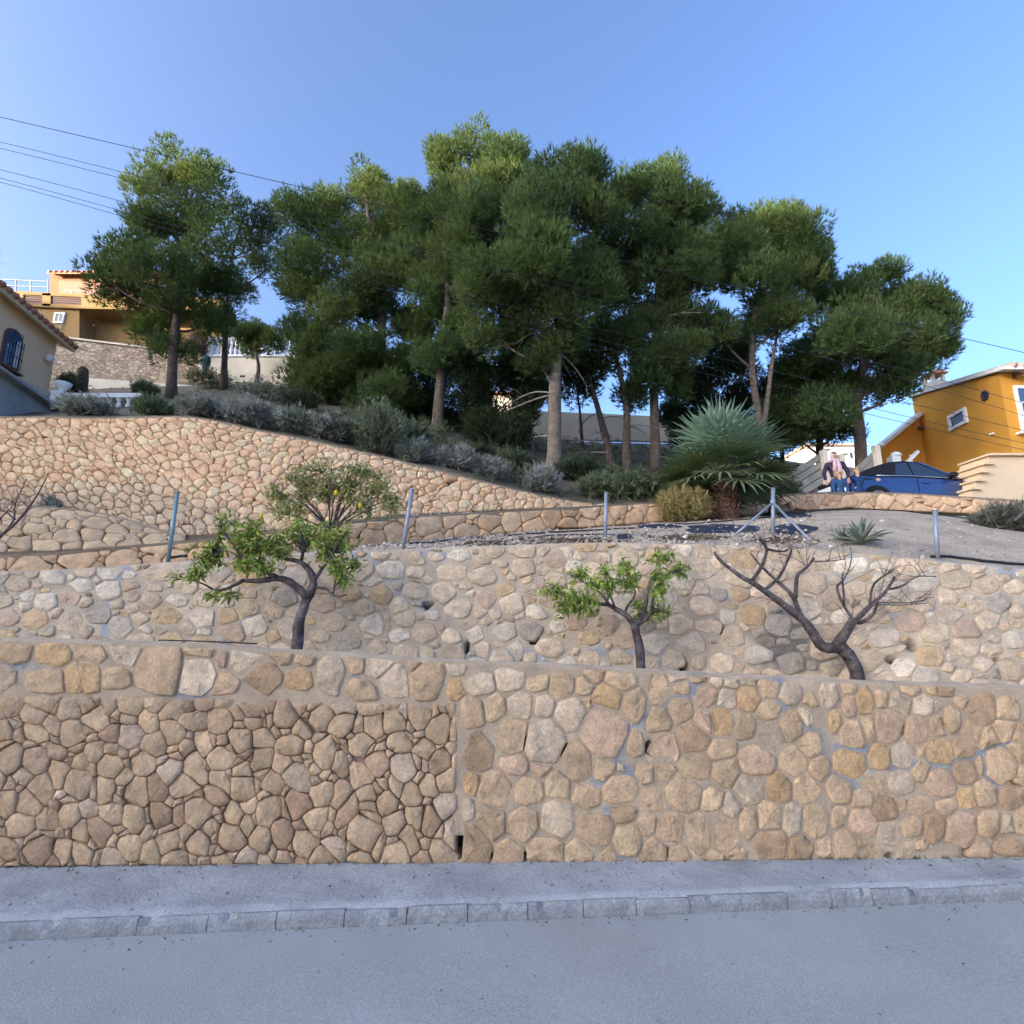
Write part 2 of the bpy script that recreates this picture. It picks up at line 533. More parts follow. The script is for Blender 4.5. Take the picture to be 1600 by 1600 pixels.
def build_stones(wall, polys, colours, parent, rng, limit=300, show=None, **kw):
    """every stone a part of its wall; past the limit the smallest ones become one part"""
    items = []
    for poly, c in zip(polys, colours):
        if poly is None: continue
        items.append((abs(poly_area(poly)), poly, c))
    # keep as parts the ones that show largest in the photo
    def vis(it):
        ctr = np.mean(np.array(it[1]), 0)
        x, y = proj(wall.at(ctr[0], ctr[1]))
        inside = -60 < x < 1660
        return (inside, it[0])
    items.sort(key=vis, reverse=True)
    rest = MB()
    restc = []
    for k, (a, poly, c) in enumerate(items):
        if a < 2e-5: continue
        V, F = stone_geo(wall, poly, rng, **kw)
        if k < limit:
            obj('stone', V, F, M['stone'], parent, np.tile(c, (len(V), 1)), True)
        else:
            rest.add(V, F); restc += [c] * len(V)
    if rest.V:
        o = obj('small_stones', np.array(rest.V), rest.F, M['stone'], parent, np.array(restc), True)
        o['kind'] = 'stuff'

def seg_dist(px, py, pts):
    d = np.full(px.shape, 1e9)
    for (x0, y0), (x1, y1) in zip(pts[:-1], pts[1:]):
        vx, vy = x1 - x0, y1 - y0
        t = np.clip(((px - x0) * vx + (py - y0) * vy) / (vx * vx + vy * vy + 1e-9), 0, 1)
        d = np.minimum(d, np.hypot(px - x0 - t * vx, py - y0 - t * vy))
    return d

def wall_body(name, wall, thick, m, parent, base_col, step=.045, amp=.006, repairs=(), holes=(), recess=None, stains=(), topcol=None, rep_col=(.275, .265, .262), depth_back=None):
    """the wall's mass: uneven mortar face, flat top, back"""
    ns = max(4, int(wall.L / step)); hm = wall.H.max(); nh = max(4, int(hm / step))
    s = np.linspace(0, wall.L, ns + 1); f = np.linspace(0, 1, nh + 1)
    Sg, Fg = np.meshgrid(s, f)
    Hg = Fg * wall.Hs(Sg)
    off = np.zeros_like(Sg)
    for i in range(Sg.shape[0]):
        for j in range(Sg.shape[1]):
            q = Vector((Sg[i, j] * 7, Hg[i, j] * 7, hash(name) % 7 if False else len(name)))
            off[i, j] = amp * (mnoise.noise(q) + .6 * mnoise.noise(q * 2.7))
    P0 = wall.at(Sg.ravel(), Hg.ravel()).reshape(Sg.shape + (3,))
    px, py = proj(P0)
    C = np.tile(np.array(base_col), Sg.shape + (1,)).astype(float)
    wob = np.array([[mnoise.noise(Vector((a * 14, b * 14, 3.3))) for a, b in zip(r1, r2)] for r1, r2 in zip(Sg, Hg)])
    C *= (1 + .10 * wob)[..., None]
    for pts, w in repairs:
        d = seg_dist(px, py, pts) + wob * 7
        k = np.clip((w - d) / 4 + .5, 0, 1)[..., None]
        C = C * (1 - k) + np.array(rep_col) * k
    for (cx, cy, rx, ry, cc, amt) in stains:
        d = np.hypot((px - cx) / rx, (py - cy) / ry) + wob * .5
        k = (amt * np.clip(1.3 - d, 0, .6) / .6)[..., None]
        C = C * (1 - k) + np.array(cc) * k
    for (cx, cy, rx, ry) in holes:
        d = np.hypot((px - cx) / rx, (py - cy) / ry)
        off = np.where(d < 1, -.16, off)
        C = np.where((d < 1)[..., None], np.array((.05, .04, .03)), C)
    if recess is not None:
        off = np.where(recess(Sg, Hg, px, py), -.12, off)
    V = wall.at(Sg.ravel(), Hg.ravel(), off.ravel())
    nx = ns + 1
    F = [(j * nx + i, j * nx + i + 1, (j + 1) * nx + i + 1, (j + 1) * nx + i) for j in range(nh) for i in range(ns)]
    back = np.array([0, 1.0, 0])
    topf = V[nh * nx:(nh + 1) * nx]
    nn = np.stack([np.interp(s, wall.s, wall.N[:, k]) for k in range(3)], -1).copy()
    nn[:, 2] = 0; nn /= np.linalg.norm(nn, axis=1)[:, None]
    rough = np.array([.008 * mnoise.noise(Vector((a * 9, 1.7, 0))) for a in s])
    tm = topf - nn * thick * .5; tm[:, 2] += .012 + rough
    tb = topf - nn * thick; tb[:, 2] += rough
    bb = tb.copy(); bb[:, 2] = np.interp(s, wall.s, wall.B[:, 2]) - .1
    V = np.concatenate([V, tm, tb, bb])
    r0 = nh
    for r in range(3):
        F += [((r0 + r) * nx + i, (r0 + r) * nx + i + 1, (r0 + r + 1) * nx + i + 1, (r0 + r + 1) * nx + i) for i in range(ns)]
    n = len(V)
    for i in (0, ns):
        F.append(tuple([j * nx + i for j in range(nh + 4)]))
    cc = np.concatenate([C.reshape(-1, 3)] + [np.tile(np.array(topcol or base_col), (nx, 1))] * 3)
    return obj(name, V, F, m, parent, cc, True)

def random_stones(wall, rng, wmean, hmean, ok, cover=1.0, tries=6000, spread=.45, fixed=None):
    """dart-thrown stones (seed, weight, w, h); big ones first"""
    S, Wt, WH = [], [], []
    if fixed:
        for s, h, w, hh in fixed:
            S.append((s, h)); Wt.append(.25 * (w + hh)); WH.append((w, hh))
    sizes = np.sort(np.exp(rng.normal(0, spread, tries)))[::-1]
    asp = wmean / hmean
    A = np.array(S, float).reshape(-1, 2); Rr = np.array(Wt, float)
    ss = rng.uniform(0, wall.L, tries); hh_ = rng.uniform(0, 1, tries) * wall.H.max()
    keep = hh_ < wall.Hs(ss)
    for k in range(tries):
        if not keep[k] or not ok(ss[k], hh_[k]): continue
        a = asp * math.exp(rng.normal(0, .22))
        base = math.sqrt(wmean * hmean) * min(max(sizes[k], .42), 1.9)
        w, h = base * math.sqrt(a), base / math.sqrt(a)
        r = .25 * (w + h)
        if len(A):
            d = np.hypot((A[:, 0] - ss[k]) / math.sqrt(asp), (A[:, 1] - hh_[k]) * math.sqrt(asp))
            if np.any(d < (Rr + r) * cover): continue
        A = np.vstack([A, (ss[k], hh_[k])]); Rr = np.append(Rr, r); WH.append((w, h))
    return A, Rr, WH

def vary(c, rng, a=.12, hue=.05):
    hue *= .2
    k = 1 + rng.normal(0, a)
    return tuple(float(min(max(x * k * (1 + rng.normal(0, hue)), .03), .75)) for x in c)

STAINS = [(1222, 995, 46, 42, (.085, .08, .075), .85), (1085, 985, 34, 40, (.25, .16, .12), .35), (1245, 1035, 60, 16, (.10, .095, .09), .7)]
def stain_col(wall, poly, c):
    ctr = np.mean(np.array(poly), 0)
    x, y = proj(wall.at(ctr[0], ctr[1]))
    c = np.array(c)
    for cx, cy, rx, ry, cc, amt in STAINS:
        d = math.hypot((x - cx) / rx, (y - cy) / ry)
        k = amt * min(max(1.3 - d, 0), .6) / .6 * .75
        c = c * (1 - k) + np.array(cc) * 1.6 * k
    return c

# ---- road, pavement, kerb
KB = [(-900, 1507), (0, 1470), (1600, 1406), (2500, 1370)]
def flat_pt(px, row, z):
    v = (800 - row) / F_PX
    Y = (z - 1.6) / ((SP + v * CP) / (CP - v * SP))
    return Wp(px, row, Y)
kx = np.arange(-900, 2501, 20.0)
KZ = .075
kfront = np.array([flat_pt(x, np.interp(x, [k[0] for k in KB], [k[1] for k in KB]), 0.0) for x in kx])
ka, kb_ = kfront[0], kfront[-1]
kdir = (kb_ - ka) / np.linalg.norm(kb_ - ka); knor = np.array([-kdir[1], kdir[0], 0.0])
ext = 40.0
A0, A1 = ka - kdir * ext, kb_ + kdir * ext
gy = np.array([[-600, -600, -.03], [600, -600, -.03], [600, 600, -.03], [-600, 600, -.03]])
o = obj('ground', gy, [(0, 1, 2, 3)], M['ground'], None, None, False, origin=(0, 0, 0)); o['kind'] = 'structure'
road_w = 7.0
rv = []
nxr, nyr = 90, 36
for j in range(nyr + 1):
    for i in range(nxr + 1):
        p = A0 + (A1 - A0) * i / nxr - knor * (road_w * j / nyr)
        q = Vector((p[0] * .5, p[1] * .5, 0))
        rv.append((p[0], p[1], 0.0 + (.012 * mnoise.noise(q) if j > 1 else 0)))
o = obj('road', np.array(rv), [(j * (nxr + 1) + i, (j + 1) * (nxr + 1) + i, (j + 1) * (nxr + 1) + i + 1, j * (nxr + 1) + i + 1) for j in range(nyr) for i in range(nxr)], M['road'], None, None, True, origin=(0, 0, 0))
o['kind'] = 'structure'
pv, KW = [], .05
npv = 8
wb = world_line(W1_BOT, np.array([-700., 2300.]), 0)
wd = (wb[1] - wb[0]) / np.linalg.norm(wb[1] - wb[0])
W0, W1e = wb[0] - wd * 36, wb[1] + wd * 36
for j in [0, .02] + list(range(1, npv + 1)):
    for i in range(161):
        a = A0 + (A1 - A0) * i / 160 + knor * (KW - .012); b = W0 + (W1e - W0) * i / 160 + np.array([0, .1, 0])
        p = a * (1 - j / npv) + b * j / npv
        z = (KZ - .04 if j == 0 else KZ + .004) + .006 * mnoise.noise(Vector((p[0] * 1.3, p[1] * 2, 5))) * (0 < j)
        pv.append((p[0], p[1], z))
pave = obj('pavement', np.array(pv), [(j * 161 + i, j * 161 + i + 1, (j + 1) * 161 + i + 1, (j + 1) * 161 + i) for j in range(npv + 1) for i in range(160)], M['pave'], None, None, True, origin=(0, 0, 0))
pave['kind'] = 'structure'
# kerb stones: joints read from the photo, carried on past its edges
kr = np.random.default_rng(5)
JX = [-320, -215, -110, -15, 90, 212, 322, 430, 537, 635, 730, 825, 912, 995, 1078, 1160, 1232, 1300, 1365, 1432, 1505, 1580, 1660, 1740, 1820, 1900]
jp = [flat_pt(x, np.interp(x, [k[0] for k in KB], [k[1] for k in KB]), 0.0) for x in JX]
kerb = thing('kerb', None, None, (0, jp[0][1], 0)); kerb['kind'] = 'structure'
for i in range(len(jp) - 1):
    g = kr.uniform(.0008, .0026)
    a, b = jp[i] + kdir * g, jp[i + 1] - kdir * g
    n = 7
    V, F = [], []
    dz, tw = kr.normal(0, .004), kr.normal(0, .004)
    chip = kr.integers(0, n + 1) if kr.random() < .55 else -5
    for k in range(n + 1):
        p = a + (b - a) * k / n
        w = kr.normal(0, .0025, 4)
        c = .018 if abs(k - chip) < 1 else 0
        prof = [(0.0 + w[0], -.05), (-.002 + w[1], KZ * .55), (.004 + w[1] + c * .6, KZ - .014 + dz - c), (.016 + w[2] + c, KZ + dz - c * .4), (KW, KZ - .004 + min(dz + tw, .004)), (KW, -.05)]
        for d, z in prof: V.append(p + knor * d + np.array([0, 0, z]))
    for k in range(n):
        for q in range(5): F.append((k * 6 + q, (k + 1) * 6 + q, (k + 1) * 6 + q + 1, k * 6 + q + 1))
    F += [tuple(range(6)), tuple(range(n * 6 + 5, n * 6 - 1, -1))]
    obj('kerb_stone', np.array(V), F, M['kerb'], kerb, None, False)
# far stretches of the kerb, outside the photo
mb = MB()
mb.bar(A0 + knor * KW / 2 + np.array([0, 0, KZ / 2 - .02]), jp[0] + knor * KW / 2 + np.array([0, 0, KZ / 2 - .02]), KW, KZ + .04)
mb.bar(jp[-1] + knor * KW / 2 + np.array([0, 0, KZ / 2 - .02]), A1 + knor * KW / 2 + np.array([0, 0, KZ / 2 - .02]), KW, KZ + .04)
mb.build('kerb_run', M['kerb'], kerb)

# ---- lower wall: mortared rubble, with a dry-stone panel low on the left
w1 = ruled(W1_BOT, W1_TOP, -600, 2200)
PANEL_TOP = [(-700, 1082), (0, 1086), (200, 1088), (430, 1094), (560, 1100), (715, 1098)]
def panel_row(px): return np.interp(px, [p[0] for p in PANEL_TOP], [p[1] for p in PANEL_TOP])
def in_panel(px, py): return (px < 716) & (py > panel_row(px))
def in_recess(px, py): return (px < 702) & (py > panel_row(px) + 16)
base1 = w1.at(w1.L * .5, 0)
wall1 = thing('mortared_stone_wall', 'tan rubble wall set in wide mortar joints along the pavement, with blue grey mortar repairs', 'stone wall', base1)
REP1 = [([(1085, 1058), (1075, 1090), (1040, 1105), (1010, 1125), (975, 1140), (965, 1190), (985, 1215)], 9), ([(930, 1222), (960, 1226), (990, 1215)], 8), ([(1215, 1062), (1225, 1100)], 9),
        ([(1258, 1135), (1280, 1150), (1285, 1175), (1302, 1215), (1335, 1228)], 9), ([(1310, 1168), (1352, 1172), (1358, 1198), (1440, 1192), (1482, 1196), (1530, 1175), (1575, 1165)], 9), ([(975, 1338), (1000, 1322)], 10), ([(945, 1265), (950, 1280)], 6), ([(1535, 1195), (1560, 1240)], 6),
        ([(250, 1075), (330, 1092)], 8), ([(505, 1055), (560, 1062)], 6), ([(0, 1040), (60, 1042)], 5)]
HOLES1 = [(823, 1158, 6, 10), (881, 1170, 7, 9), (1016, 1168, 6, 11), (1040, 1334, 5, 8), (719, 1322, 6, 18), (1412, 1142, 5, 8), (1590, 1222, 6, 8), (1510, 1332, 7, 8), (1390, 1336, 5, 4), (1478, 1128, 4, 6), (823, 1338, 6, 6), (768, 1338, 4, 7)]
wall_body('mortar', w1, .20, M['mortar'], wall1, warm((.285, .24, .185)), step=.03, repairs=REP1, holes=HOLES1, recess=lambda S, H, px, py: in_recess(px, py), topcol=warm((.34, .31, .26)))
def crop_list(ox, oy, sc, txt):
    out = []
    for tok in txt.split():
        x, y, w, h, c = tok.split(',')
        out.append((ox + float(x) / sc, oy + float(y) / sc, float(w) / sc, float(h) / sc, c))
    return out
MS = crop_list(700, 1040, 5.16, '50,180,110,180,o 260,150,200,140,w 500,110,200,140,w 740,140,210,100,y 910,160,170,190,t 1085,170,150,120,t 1180,60,150,110,t 1385,110,200,170,t 185,385,180,230,t 375,345,160,190,t 575,325,170,180,w 780,325,110,210,w 985,400,200,240,w 1125,305,80,100,t 1295,275,200,210,o 1500,330,130,260,t 1255,540,290,340,p 505,565,270,210,t 785,620,270,300,w 240,690,230,280,b 535,795,200,140,p 760,830,160,120,p 1040,760,180,340,t 1250,825,150,170,t 1390,830,50,80,w 1500,620,110,200,t 190,935,120,190,o 375,1000,220,240,t 660,1010,220,160,t 890,960,160,230,y 1120,1060,210,160,t 1390,1000,250,170,t 165,1170,80,180,w 345,1280,240,200,t 585,1285,210,240,t 880,1235,240,240,w 1410,1190,200,130,t 1190,1320,280,210,t 200,1455,250,290,b 485,1500,240,180,t 785,1500,290,190,t 1060,1500,200,190,t 1305,1525,140,130,t 1440,1400,200,220,y')
MS += crop_list(1000, 1040, 5.16, '300,75,150,65,w 480,105,130,70,t 610,125,85,130,w 740,135,110,130,w 870,90,150,110,w 145,205,130,200,t 335,180,100,90,t 525,245,170,160,p 705,270,130,170,w 870,260,160,190,o 1035,180,130,180,t 1205,225,165,160,w 1380,275,110,120,t 1510,220,120,210,w 330,365,160,190,t 150,450,160,200,t 500,470,150,200,p 655,455,130,240,o 840,485,155,180,t 1030,360,170,150,t 1220,490,150,240,t 1335,410,110,170,w 1060,580,210,220,g 425,580,220,220,b 200,665,220,180,p 660,690,210,160,t 940,765,290,200,p 1230,770,190,190,t 1355,640,160,170,t 1440,825,130,170,t 45,865,140,140,t 205,855,160,130,t 450,820,240,190,t 690,850,190,220,t 880,985,220,200,w 1120,985,190,210,o 1325,995,190,170,t 110,1080,160,190,t 360,1030,250,240,t 570,1070,200,150,y 745,1130,120,200,w 875,1260,120,260,t 1040,1230,200,230,t 1220,1235,160,230,w 1410,1240,170,240,t 55,1270,110,170,t 260,1310,240,180,t 470,1330,170,280,t 680,1355,200,200,t 1050,1450,270,200,b 1285,1475,170,180,b 120,1500,170,180,t 310,1515,170,130,t 610,1535,100,90,t 780,1530,120,110,t 1480,1460,100,130,t')
MS += crop_list(1300, 1040, 5.16, '135,180,110,90,t 140,320,100,170,p 260,295,110,190,o 385,275,110,120,t 550,310,160,160,g 725,315,140,150,w 850,330,70,90,w 625,160,120,160,t 800,190,70,90,t 910,185,110,110,t 1040,310,80,130,t 1200,360,190,210,b 1400,360,150,180,t 165,565,170,230,t 285,510,130,180,t 460,490,200,220,p 680,515,170,180,p 855,495,140,190,t 965,440,100,250,t 1115,530,120,230,t 1260,570,150,160,t 1380,510,140,180,t 1505,560,100,160,t 20,460,70,170,o 140,790,240,200,o 385,740,170,180,o 565,725,190,170,w 705,690,80,80,t 865,690,200,190,o 1050,650,160,180,b 725,850,150,150,y 870,940,230,190,p 550,945,170,180,w 335,960,190,140,t 1070,860,150,200,b 1195,810,80,150,t 1345,810,210,260,t 1510,880,90,190,y 1470,700,140,140,y 1095,1070,150,140,o 1230,1020,140,230,t 1440,1060,160,170,b 50,990,150,220,t 250,1070,160,150,t 420,1160,150,190,b 250,1270,200,200,p 550,1110,90,100,t 920,1130,170,130,t 720,1130,200,120,t 640,1290,200,160,t 815,1290,150,220,b 1040,1320,240,220,p 1255,1280,190,190,t 1405,1280,110,200,w 1510,1250,110,200,t 455,1355,190,160,w 100,1440,160,190,t 210,1410,100,110,t 700,1430,90,110,t 610,1440,90,130,g 1180,1480,180,110,t 1410,1470,230,120,b 340,1490,150,90,t 50,1210,120,150,t')
MS += crop_list(0, 0, 1.0, '5,1055,30,40,w 25,1020,45,28,t 75,1065,60,30,t 85,1022,50,32,o 130,1060,55,40,o 140,1022,40,28,t 180,1060,50,30,t 202,1024,50,26,w 250,1045,58,65,t 305,1055,50,52,w 310,1020,45,18,t 350,1070,40,25,t 348,1030,15,22,p 385,1030,45,36,w 412,1058,50,42,b 440,1024,32,24,t 468,1063,42,28,o 475,1030,30,20,t 517,1052,35,50,w 560,1034,28,35,t 590,1036,40,38,w 565,1078,45,25,t 618,1064,40,40,w 648,1040,18,26,t 668,1060,42,56,t 708,1045,28,20,w')
rng = np.random.default_rng(11)
mx = np.array([m[0] for m in MS]); my = np.array([m[1] for m in MS])
s_, h_ = w1.inv(mx, my)
sa, _ = w1.inv(mx - 5, my); sb, _ = w1.inv(mx + 5, my)
_, ha = w1.inv(mx, my + 5); _, hb = w1.inv(mx, my - 5)
ppm_s, ppm_h = (sb - sa) / 10, (hb - ha) / 10
fixed, fcol = [], []
for i, m in enumerate(MS):
    fixed.append((s_[i], min(h_[i], w1.Hs(s_[i]) - .02), m[2] * ppm_s[i] * 1.42, m[3] * ppm_h[i] * 1.42)); fcol.append(PAL[m[4]])
def ok1(s, h):
    x, y = proj(w1.at(s, h))
    return (x < -25 or x > 1625) and not in_panel(x, y)
A, Rr, WH = random_stones(w1, rng, .20, .18, ok1, cover=.84, tries=5000, fixed=fixed)
st = [start_poly(rng, A[i], *WH[i]) for i in range(len(A))]
def cut_to_wall(p, wall, lo=.005, top=.012):
    c = np.mean(np.array(p), 0)
    p = clip_half(p, np.array([0, -1.0]), -lo)
    if len(p) < 3: return None
    H0, H1 = wall.Hs(c[0] - .1), wall.Hs(c[0] + .1)
    g = (H1 - H0) / .2
    return clip_half(p, np.array([-g, 1.0]), wall.Hs(c[0]) - g * c[0] - top)
polys = cells(A, Rr, .014, st)
def finish(polys, wall, rng, q, jit, cut=None, minside=.03, top=.012, wamp=0, wfr=5):
    out = []
    for p in polys:
        if p is not None and wamp: p = warp(p, wamp, wfr, 1.5)
        if p is not None: p = cut_to_wall(p, wall, top=top)
        if p is not None and len(p) >= 3 and cut is not None: p = cut(p)
        if p is not None and len(p) >= 3 and abs(poly_area(p)) > minside ** 2 and abs(poly_area(p)) > .034 * sum(math.dist(p[i], p[i - 1]) for i in range(len(p))) ** 2: p = round_poly(p, rng, q, jit)
        else: p = None
        out.append(p)
    return out
# keep the mortared stones off the panel
def off_panel(p):
    c = np.mean(np.array(p), 0)
    x, y = proj(w1.at(c[0], c[1]))
    if x < 740:
        s0, h0 = w1.inv(np.array([min(x, 714.0)]), np.array([panel_row(min(x, 714.0)) - 3]))
        if x < 716: return clip_half(p, np.array([0, -1.0]), -h0[0])
        s0, h0 = w1.inv(np.array([720.0]), np.array([y])); return clip_half(p, np.array([-1.0, 0]), -s0[0])
    return p
polys = finish(polys, w1, rng, .09, .009, off_panel)
cols = [vary(fcol[i] if i < len(fcol) else PAL[rng.choice(list('tttwop'))], rng, .08, .03) for i in range(len(polys))]
build_stones(w1, polys, cols, wall1, rng, back=.05, edge=.006, face=.013, bulge=.005, tilt=.03, rnd=.88)

# ---- dry-stone panel
dry1 = thing('dry_stone_wall', 'panel of tightly packed brown stones without mortar, low on the left beside the pavement', 'stone wall', w1.at(w1.L * .3, 0))
rng = np.random.default_rng(21)
def okp(s, h):
    x, y = proj(w1.at(s, h))
    return x < 714 and y > panel_row(x) + 2
wp_ = Ruled(w1.x, w1.B, w1.T)
A, Rr, WH = random_stones(w1, rng, .092, .086, okp, cover=.74, tries=20000, spread=.62)
st = [[(a[0] - .3, a[1] - .3), (a[0] + .3, a[1] - .3), (a[0] + .3, a[1] + .3), (a[0] - .3, a[1] + .3)] for a in A]
polys = cells(A, Rr, .0035, st)
s715, _ = w1.inv(np.array([714.0]), np.array([1200.0])); s715 = s715[0]
def to_panel(p):
    c = np.mean(np.array(p), 0)
    x, y = proj(w1.at(c[0], c[1]))
    _, h0 = w1.inv(np.array([x]), np.array([panel_row(x) + 2 + rng.uniform(-4, 3)]))
    p = clip_half(p, np.array([0, 1.0]), h0[0])
    return clip_half(p, np.array([1.0, 0]), s715 + rng.uniform(-.01, .015)) if len(p) >= 3 else p
polys = finish(polys, w1, rng, .115, .010, to_panel, .02, wamp=.05, wfr=4.5)
base = np.array((.315, .24, .165))
cols = []
for p in polys:
    u = rng.random()
    c = base if u < .78 else np.array((.27, .195, .135)) if u < .90 else np.array((.33, .27, .21)) if u < .99 else np.array((.26, .18, .13))
    cols.append(vary(warm(c), rng, .09, .03))
build_stones(w1, polys, cols, dry1, rng, back=.07, edge=-.004, face=.009, bulge=.009, tilt=.08, rnd=.86)
# dark packing behind the joints
ss = np.linspace(0, s715, 40); ff = np.linspace(0, 1, 6)
V, F = [], []
for f in ff:
    for s in ss:
        x, _ = proj(w1.at(s, .5)); _, h0 = w1.inv(np.array([x]), np.array([panel_row(x)])); V.append(w1.at(s, f * h0[0], -.034))
F = [(j * 40 + i, j * 40 + i + 1, (j + 1) * 40 + i + 1, (j + 1) * 40 + i) for j in range(5) for i in range(39)]
obj('packing', np.array(V), F, M['packing'], dry1, None, True)

# ---- second wall, set back behind the planting bed
w2x = np.arange(-600, 2201, 10.0)
W2T = world_line(W2_TOP, w2x, 6)
t1 = world_line(W1_TOP, w2x, 6)
dep = np.interp(w2x, [-600, 0, 700, 1100, 1300, 1400, 1470, 2200], [.78, .76, .74, .70, .48, .30, .225, .225])
W2B = t1.copy(); W2B[:, 1] += dep
W2B[:, 0] *= (W2B[:, 1] / t1[:, 1])
W2B[:, 2] = t1[:, 2] - np.interp(w2x, [-600, 1300, 1450, 2200], [.22, .22, .06, .06])
w2 = Ruled(w2x, W2B, W2T)
wall2 = thing('mortared_stone_wall', 'paler mortared rubble wall set back behind the fruit trees, second tier from the street', 'stone wall', w2.at(w2.L / 2, 0))
REP2 = [([(690, 1022), (740, 1022), (780, 1022), (815, 1018), (845, 1032), (855, 1024)], 7), ([(925, 1015), (1000, 1022), (1050, 1032)], 6), ([(120, 905), (170, 906), (205, 890)], 7), ([(175, 925), (165, 990)], 7), ([(368, 988), (402, 958)], 6), ([(578, 868), (610, 905), (640, 935), (665, 945)], 6),
        ([(1105, 932), (1200, 926)], 6), ([(1330, 885), (1330, 870)], 8), ([(1375, 955), (1400, 965)], 5), ([(1450, 950), (1485, 955)], 5), ([(1260, 905), (1320, 905)], 6), ([(1460, 875), (1520, 878), (1600, 890)], 6), ([(1560, 890), (1600, 900)], 5), ([(540, 862), (560, 866)], 8), ([(650, 870), (700, 868)], 8)]
HOLES2 = [(668, 945, 7, 5), (730, 1010, 4, 8), (835, 1000, 4, 9), (1130, 985, 5, 8), (1424, 1010, 8, 6), (1394, 1030, 8, 5), (1557, 1032, 6, 4), (1070, 1040, 7, 9), (1132, 905, 3, 6), (988, 882, 4, 4), (1575, 945, 5, 6)]
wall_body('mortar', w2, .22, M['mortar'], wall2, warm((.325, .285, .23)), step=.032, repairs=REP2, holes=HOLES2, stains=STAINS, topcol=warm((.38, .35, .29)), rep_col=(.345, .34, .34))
rng = np.random.default_rng(31)
def ok2(s, h):
    x, y = proj(w2.at(s, h))
    return all(math.hypot((x - a) / (c + 9), (y - b) / (d + 7)) > 1 for a, b, c, d in HOLES2)
A, Rr, WH = random_stones(w2, rng, .142, .100, ok2, cover=.80, tries=9000, spread=.34)
st = [start_poly(rng, A[i], WH[i][0] * 1.06, WH[i][1] * 1.12) for i in range(len(A))]
polys = finish(cells(A, Rr, .016, st), w2, rng, .10, .010, None, .03)
cols = []
for p in polys:
    u = rng.random()
    c = (.41, .345, .265) if u < .55 else (.45, .41, .345) if u < .75 else (.39, .30, .19) if u < .86 else (.38, .295, .23) if u < .95 else (.30, .275, .245)
    c = vary(warm(c, .93), rng, .09, .03)
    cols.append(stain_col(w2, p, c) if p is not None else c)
build_stones(w2, polys, cols, wall2, rng, back=.05, edge=.005, face=.012, bulge=.005, tilt=.03)
# planting bed between the two
bx = np.arange(-600, 1481, 20.0)
bf = np.stack([np.interp(bx, w2x, t1[:, k]) for k in range(3)], -1); bf[:, 1] += .19; bf[:, 2] -= np.interp(bx, [0, 1300, 1460], [.11, .11, .05])
bk = np.stack([np.interp(bx, w2x, W2B[:, k]) for k in range(3)], -1); bk[:, 1] += .06; bk[:, 2] += np.interp(bx, [0, 1300, 1460], [.10, .10, .04])
terrain('planting_bed', [bf, bk], [4], M['soil'], .015, 4)

# ---- upper walls
def dry_wall(bot, top, x0, x1, name, label, thick, wm, hm, seed, base, topcol, gap=.008, cover=.80, tries=14000, mortarcol=None, darkbase=False, spread=.5, edge=-.012):
    w = ruled(bot, top, x0, x1)
    th = thing(name, label, 'stone wall', w.at(w.L / 2, 0))
    rng = np.random.default_rng(seed)
    A, Rr, WH = random_stones(w, rng, wm, hm, lambda s, h: True, cover=cover, tries=tries, spread=spread)
    st = [[(a[0] - .5, a[1] - .5), (a[0] + .5, a[1] - .5), (a[0] + .5, a[1] + .5), (a[0] - .5, a[1] + .5)] for a in A]
    polys = finish(cells(A, Rr, gap, st), w, rng, .15, .010, None, .03, top=.035, wamp=.34 * hm, wfr=1.1 / wm)
    cols = []
    for p in polys:
        u = rng.random()
        c = np.array(base)
        if u > .9: c = c * np.array((.88, .84, .80))
        elif u > .80: c = c * np.array((1.0, .97, .95))
        c = vary(c, rng, .08, .03)
        if darkbase and p is not None:                        # stones turn greyer low on the left of the wall
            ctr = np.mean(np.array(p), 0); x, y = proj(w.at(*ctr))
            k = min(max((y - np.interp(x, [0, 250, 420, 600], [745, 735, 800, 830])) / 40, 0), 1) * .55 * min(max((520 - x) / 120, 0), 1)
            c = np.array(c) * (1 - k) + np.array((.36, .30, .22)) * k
        cols.append(c)
    build_stones(w, polys, cols, th, rng, back=.08, edge=edge, face=.006, bulge=.009, tilt=.05)
    w_in = Ruled(w.x, w.B, w.T)
    wall_body('core', w, thick, M['mortar'], th, mortarcol or (.30, .225, .145), step=.09, amp=.004, recess=lambda S, H, px, py: H < np.interp(S, w.s, w.H) - .05, topcol=topcol)
    return w
GOLD = warm((.50, .36, .24))
wL4 = dry_wall(L4_BOT, L4_TOP, -400, 950, 'dry_stone_wall', 'tall golden dry stone retaining wall with a curved top below the pines', .3, .118, .098, 41, GOLD, (.50, .43, .33), cover=.79, darkbase=True)
wLB = dry_wall(LB_BOT, LB_TOP, -500, 290, 'dry_stone_wall', 'grey brown dry stone wall under the weedy ledge at the left edge', .25, .20, .165, 43, warm((.34, .275, .195)), warm((.32, .275, .215)), tries=4000)
wL3 = dry_wall(L3_BOT, L3_TOP, -500, 1200, 'low_stone_wall', 'low golden stone wall behind the gravel terrace, running from the left posts to the palm', .28, .25, .20, 45, warm((.42, .31, .205)), warm((.40, .34, .265)), gap=.010, cover=.80, mortarcol=(.36, .27, .18), edge=-.008)
wRW = dry_wall(RW_BOT, RW_TOP, 1222, 1690, 'low_stone_wall', 'low stone wall in front of the dark blue car on the upper drive', .28, .30, .17, 47, warm((.42, .31, .215)), warm((.43, .39, .33)), gap=.010, cover=.80, mortarcol=(.30, .235, .17), edge=-.006)

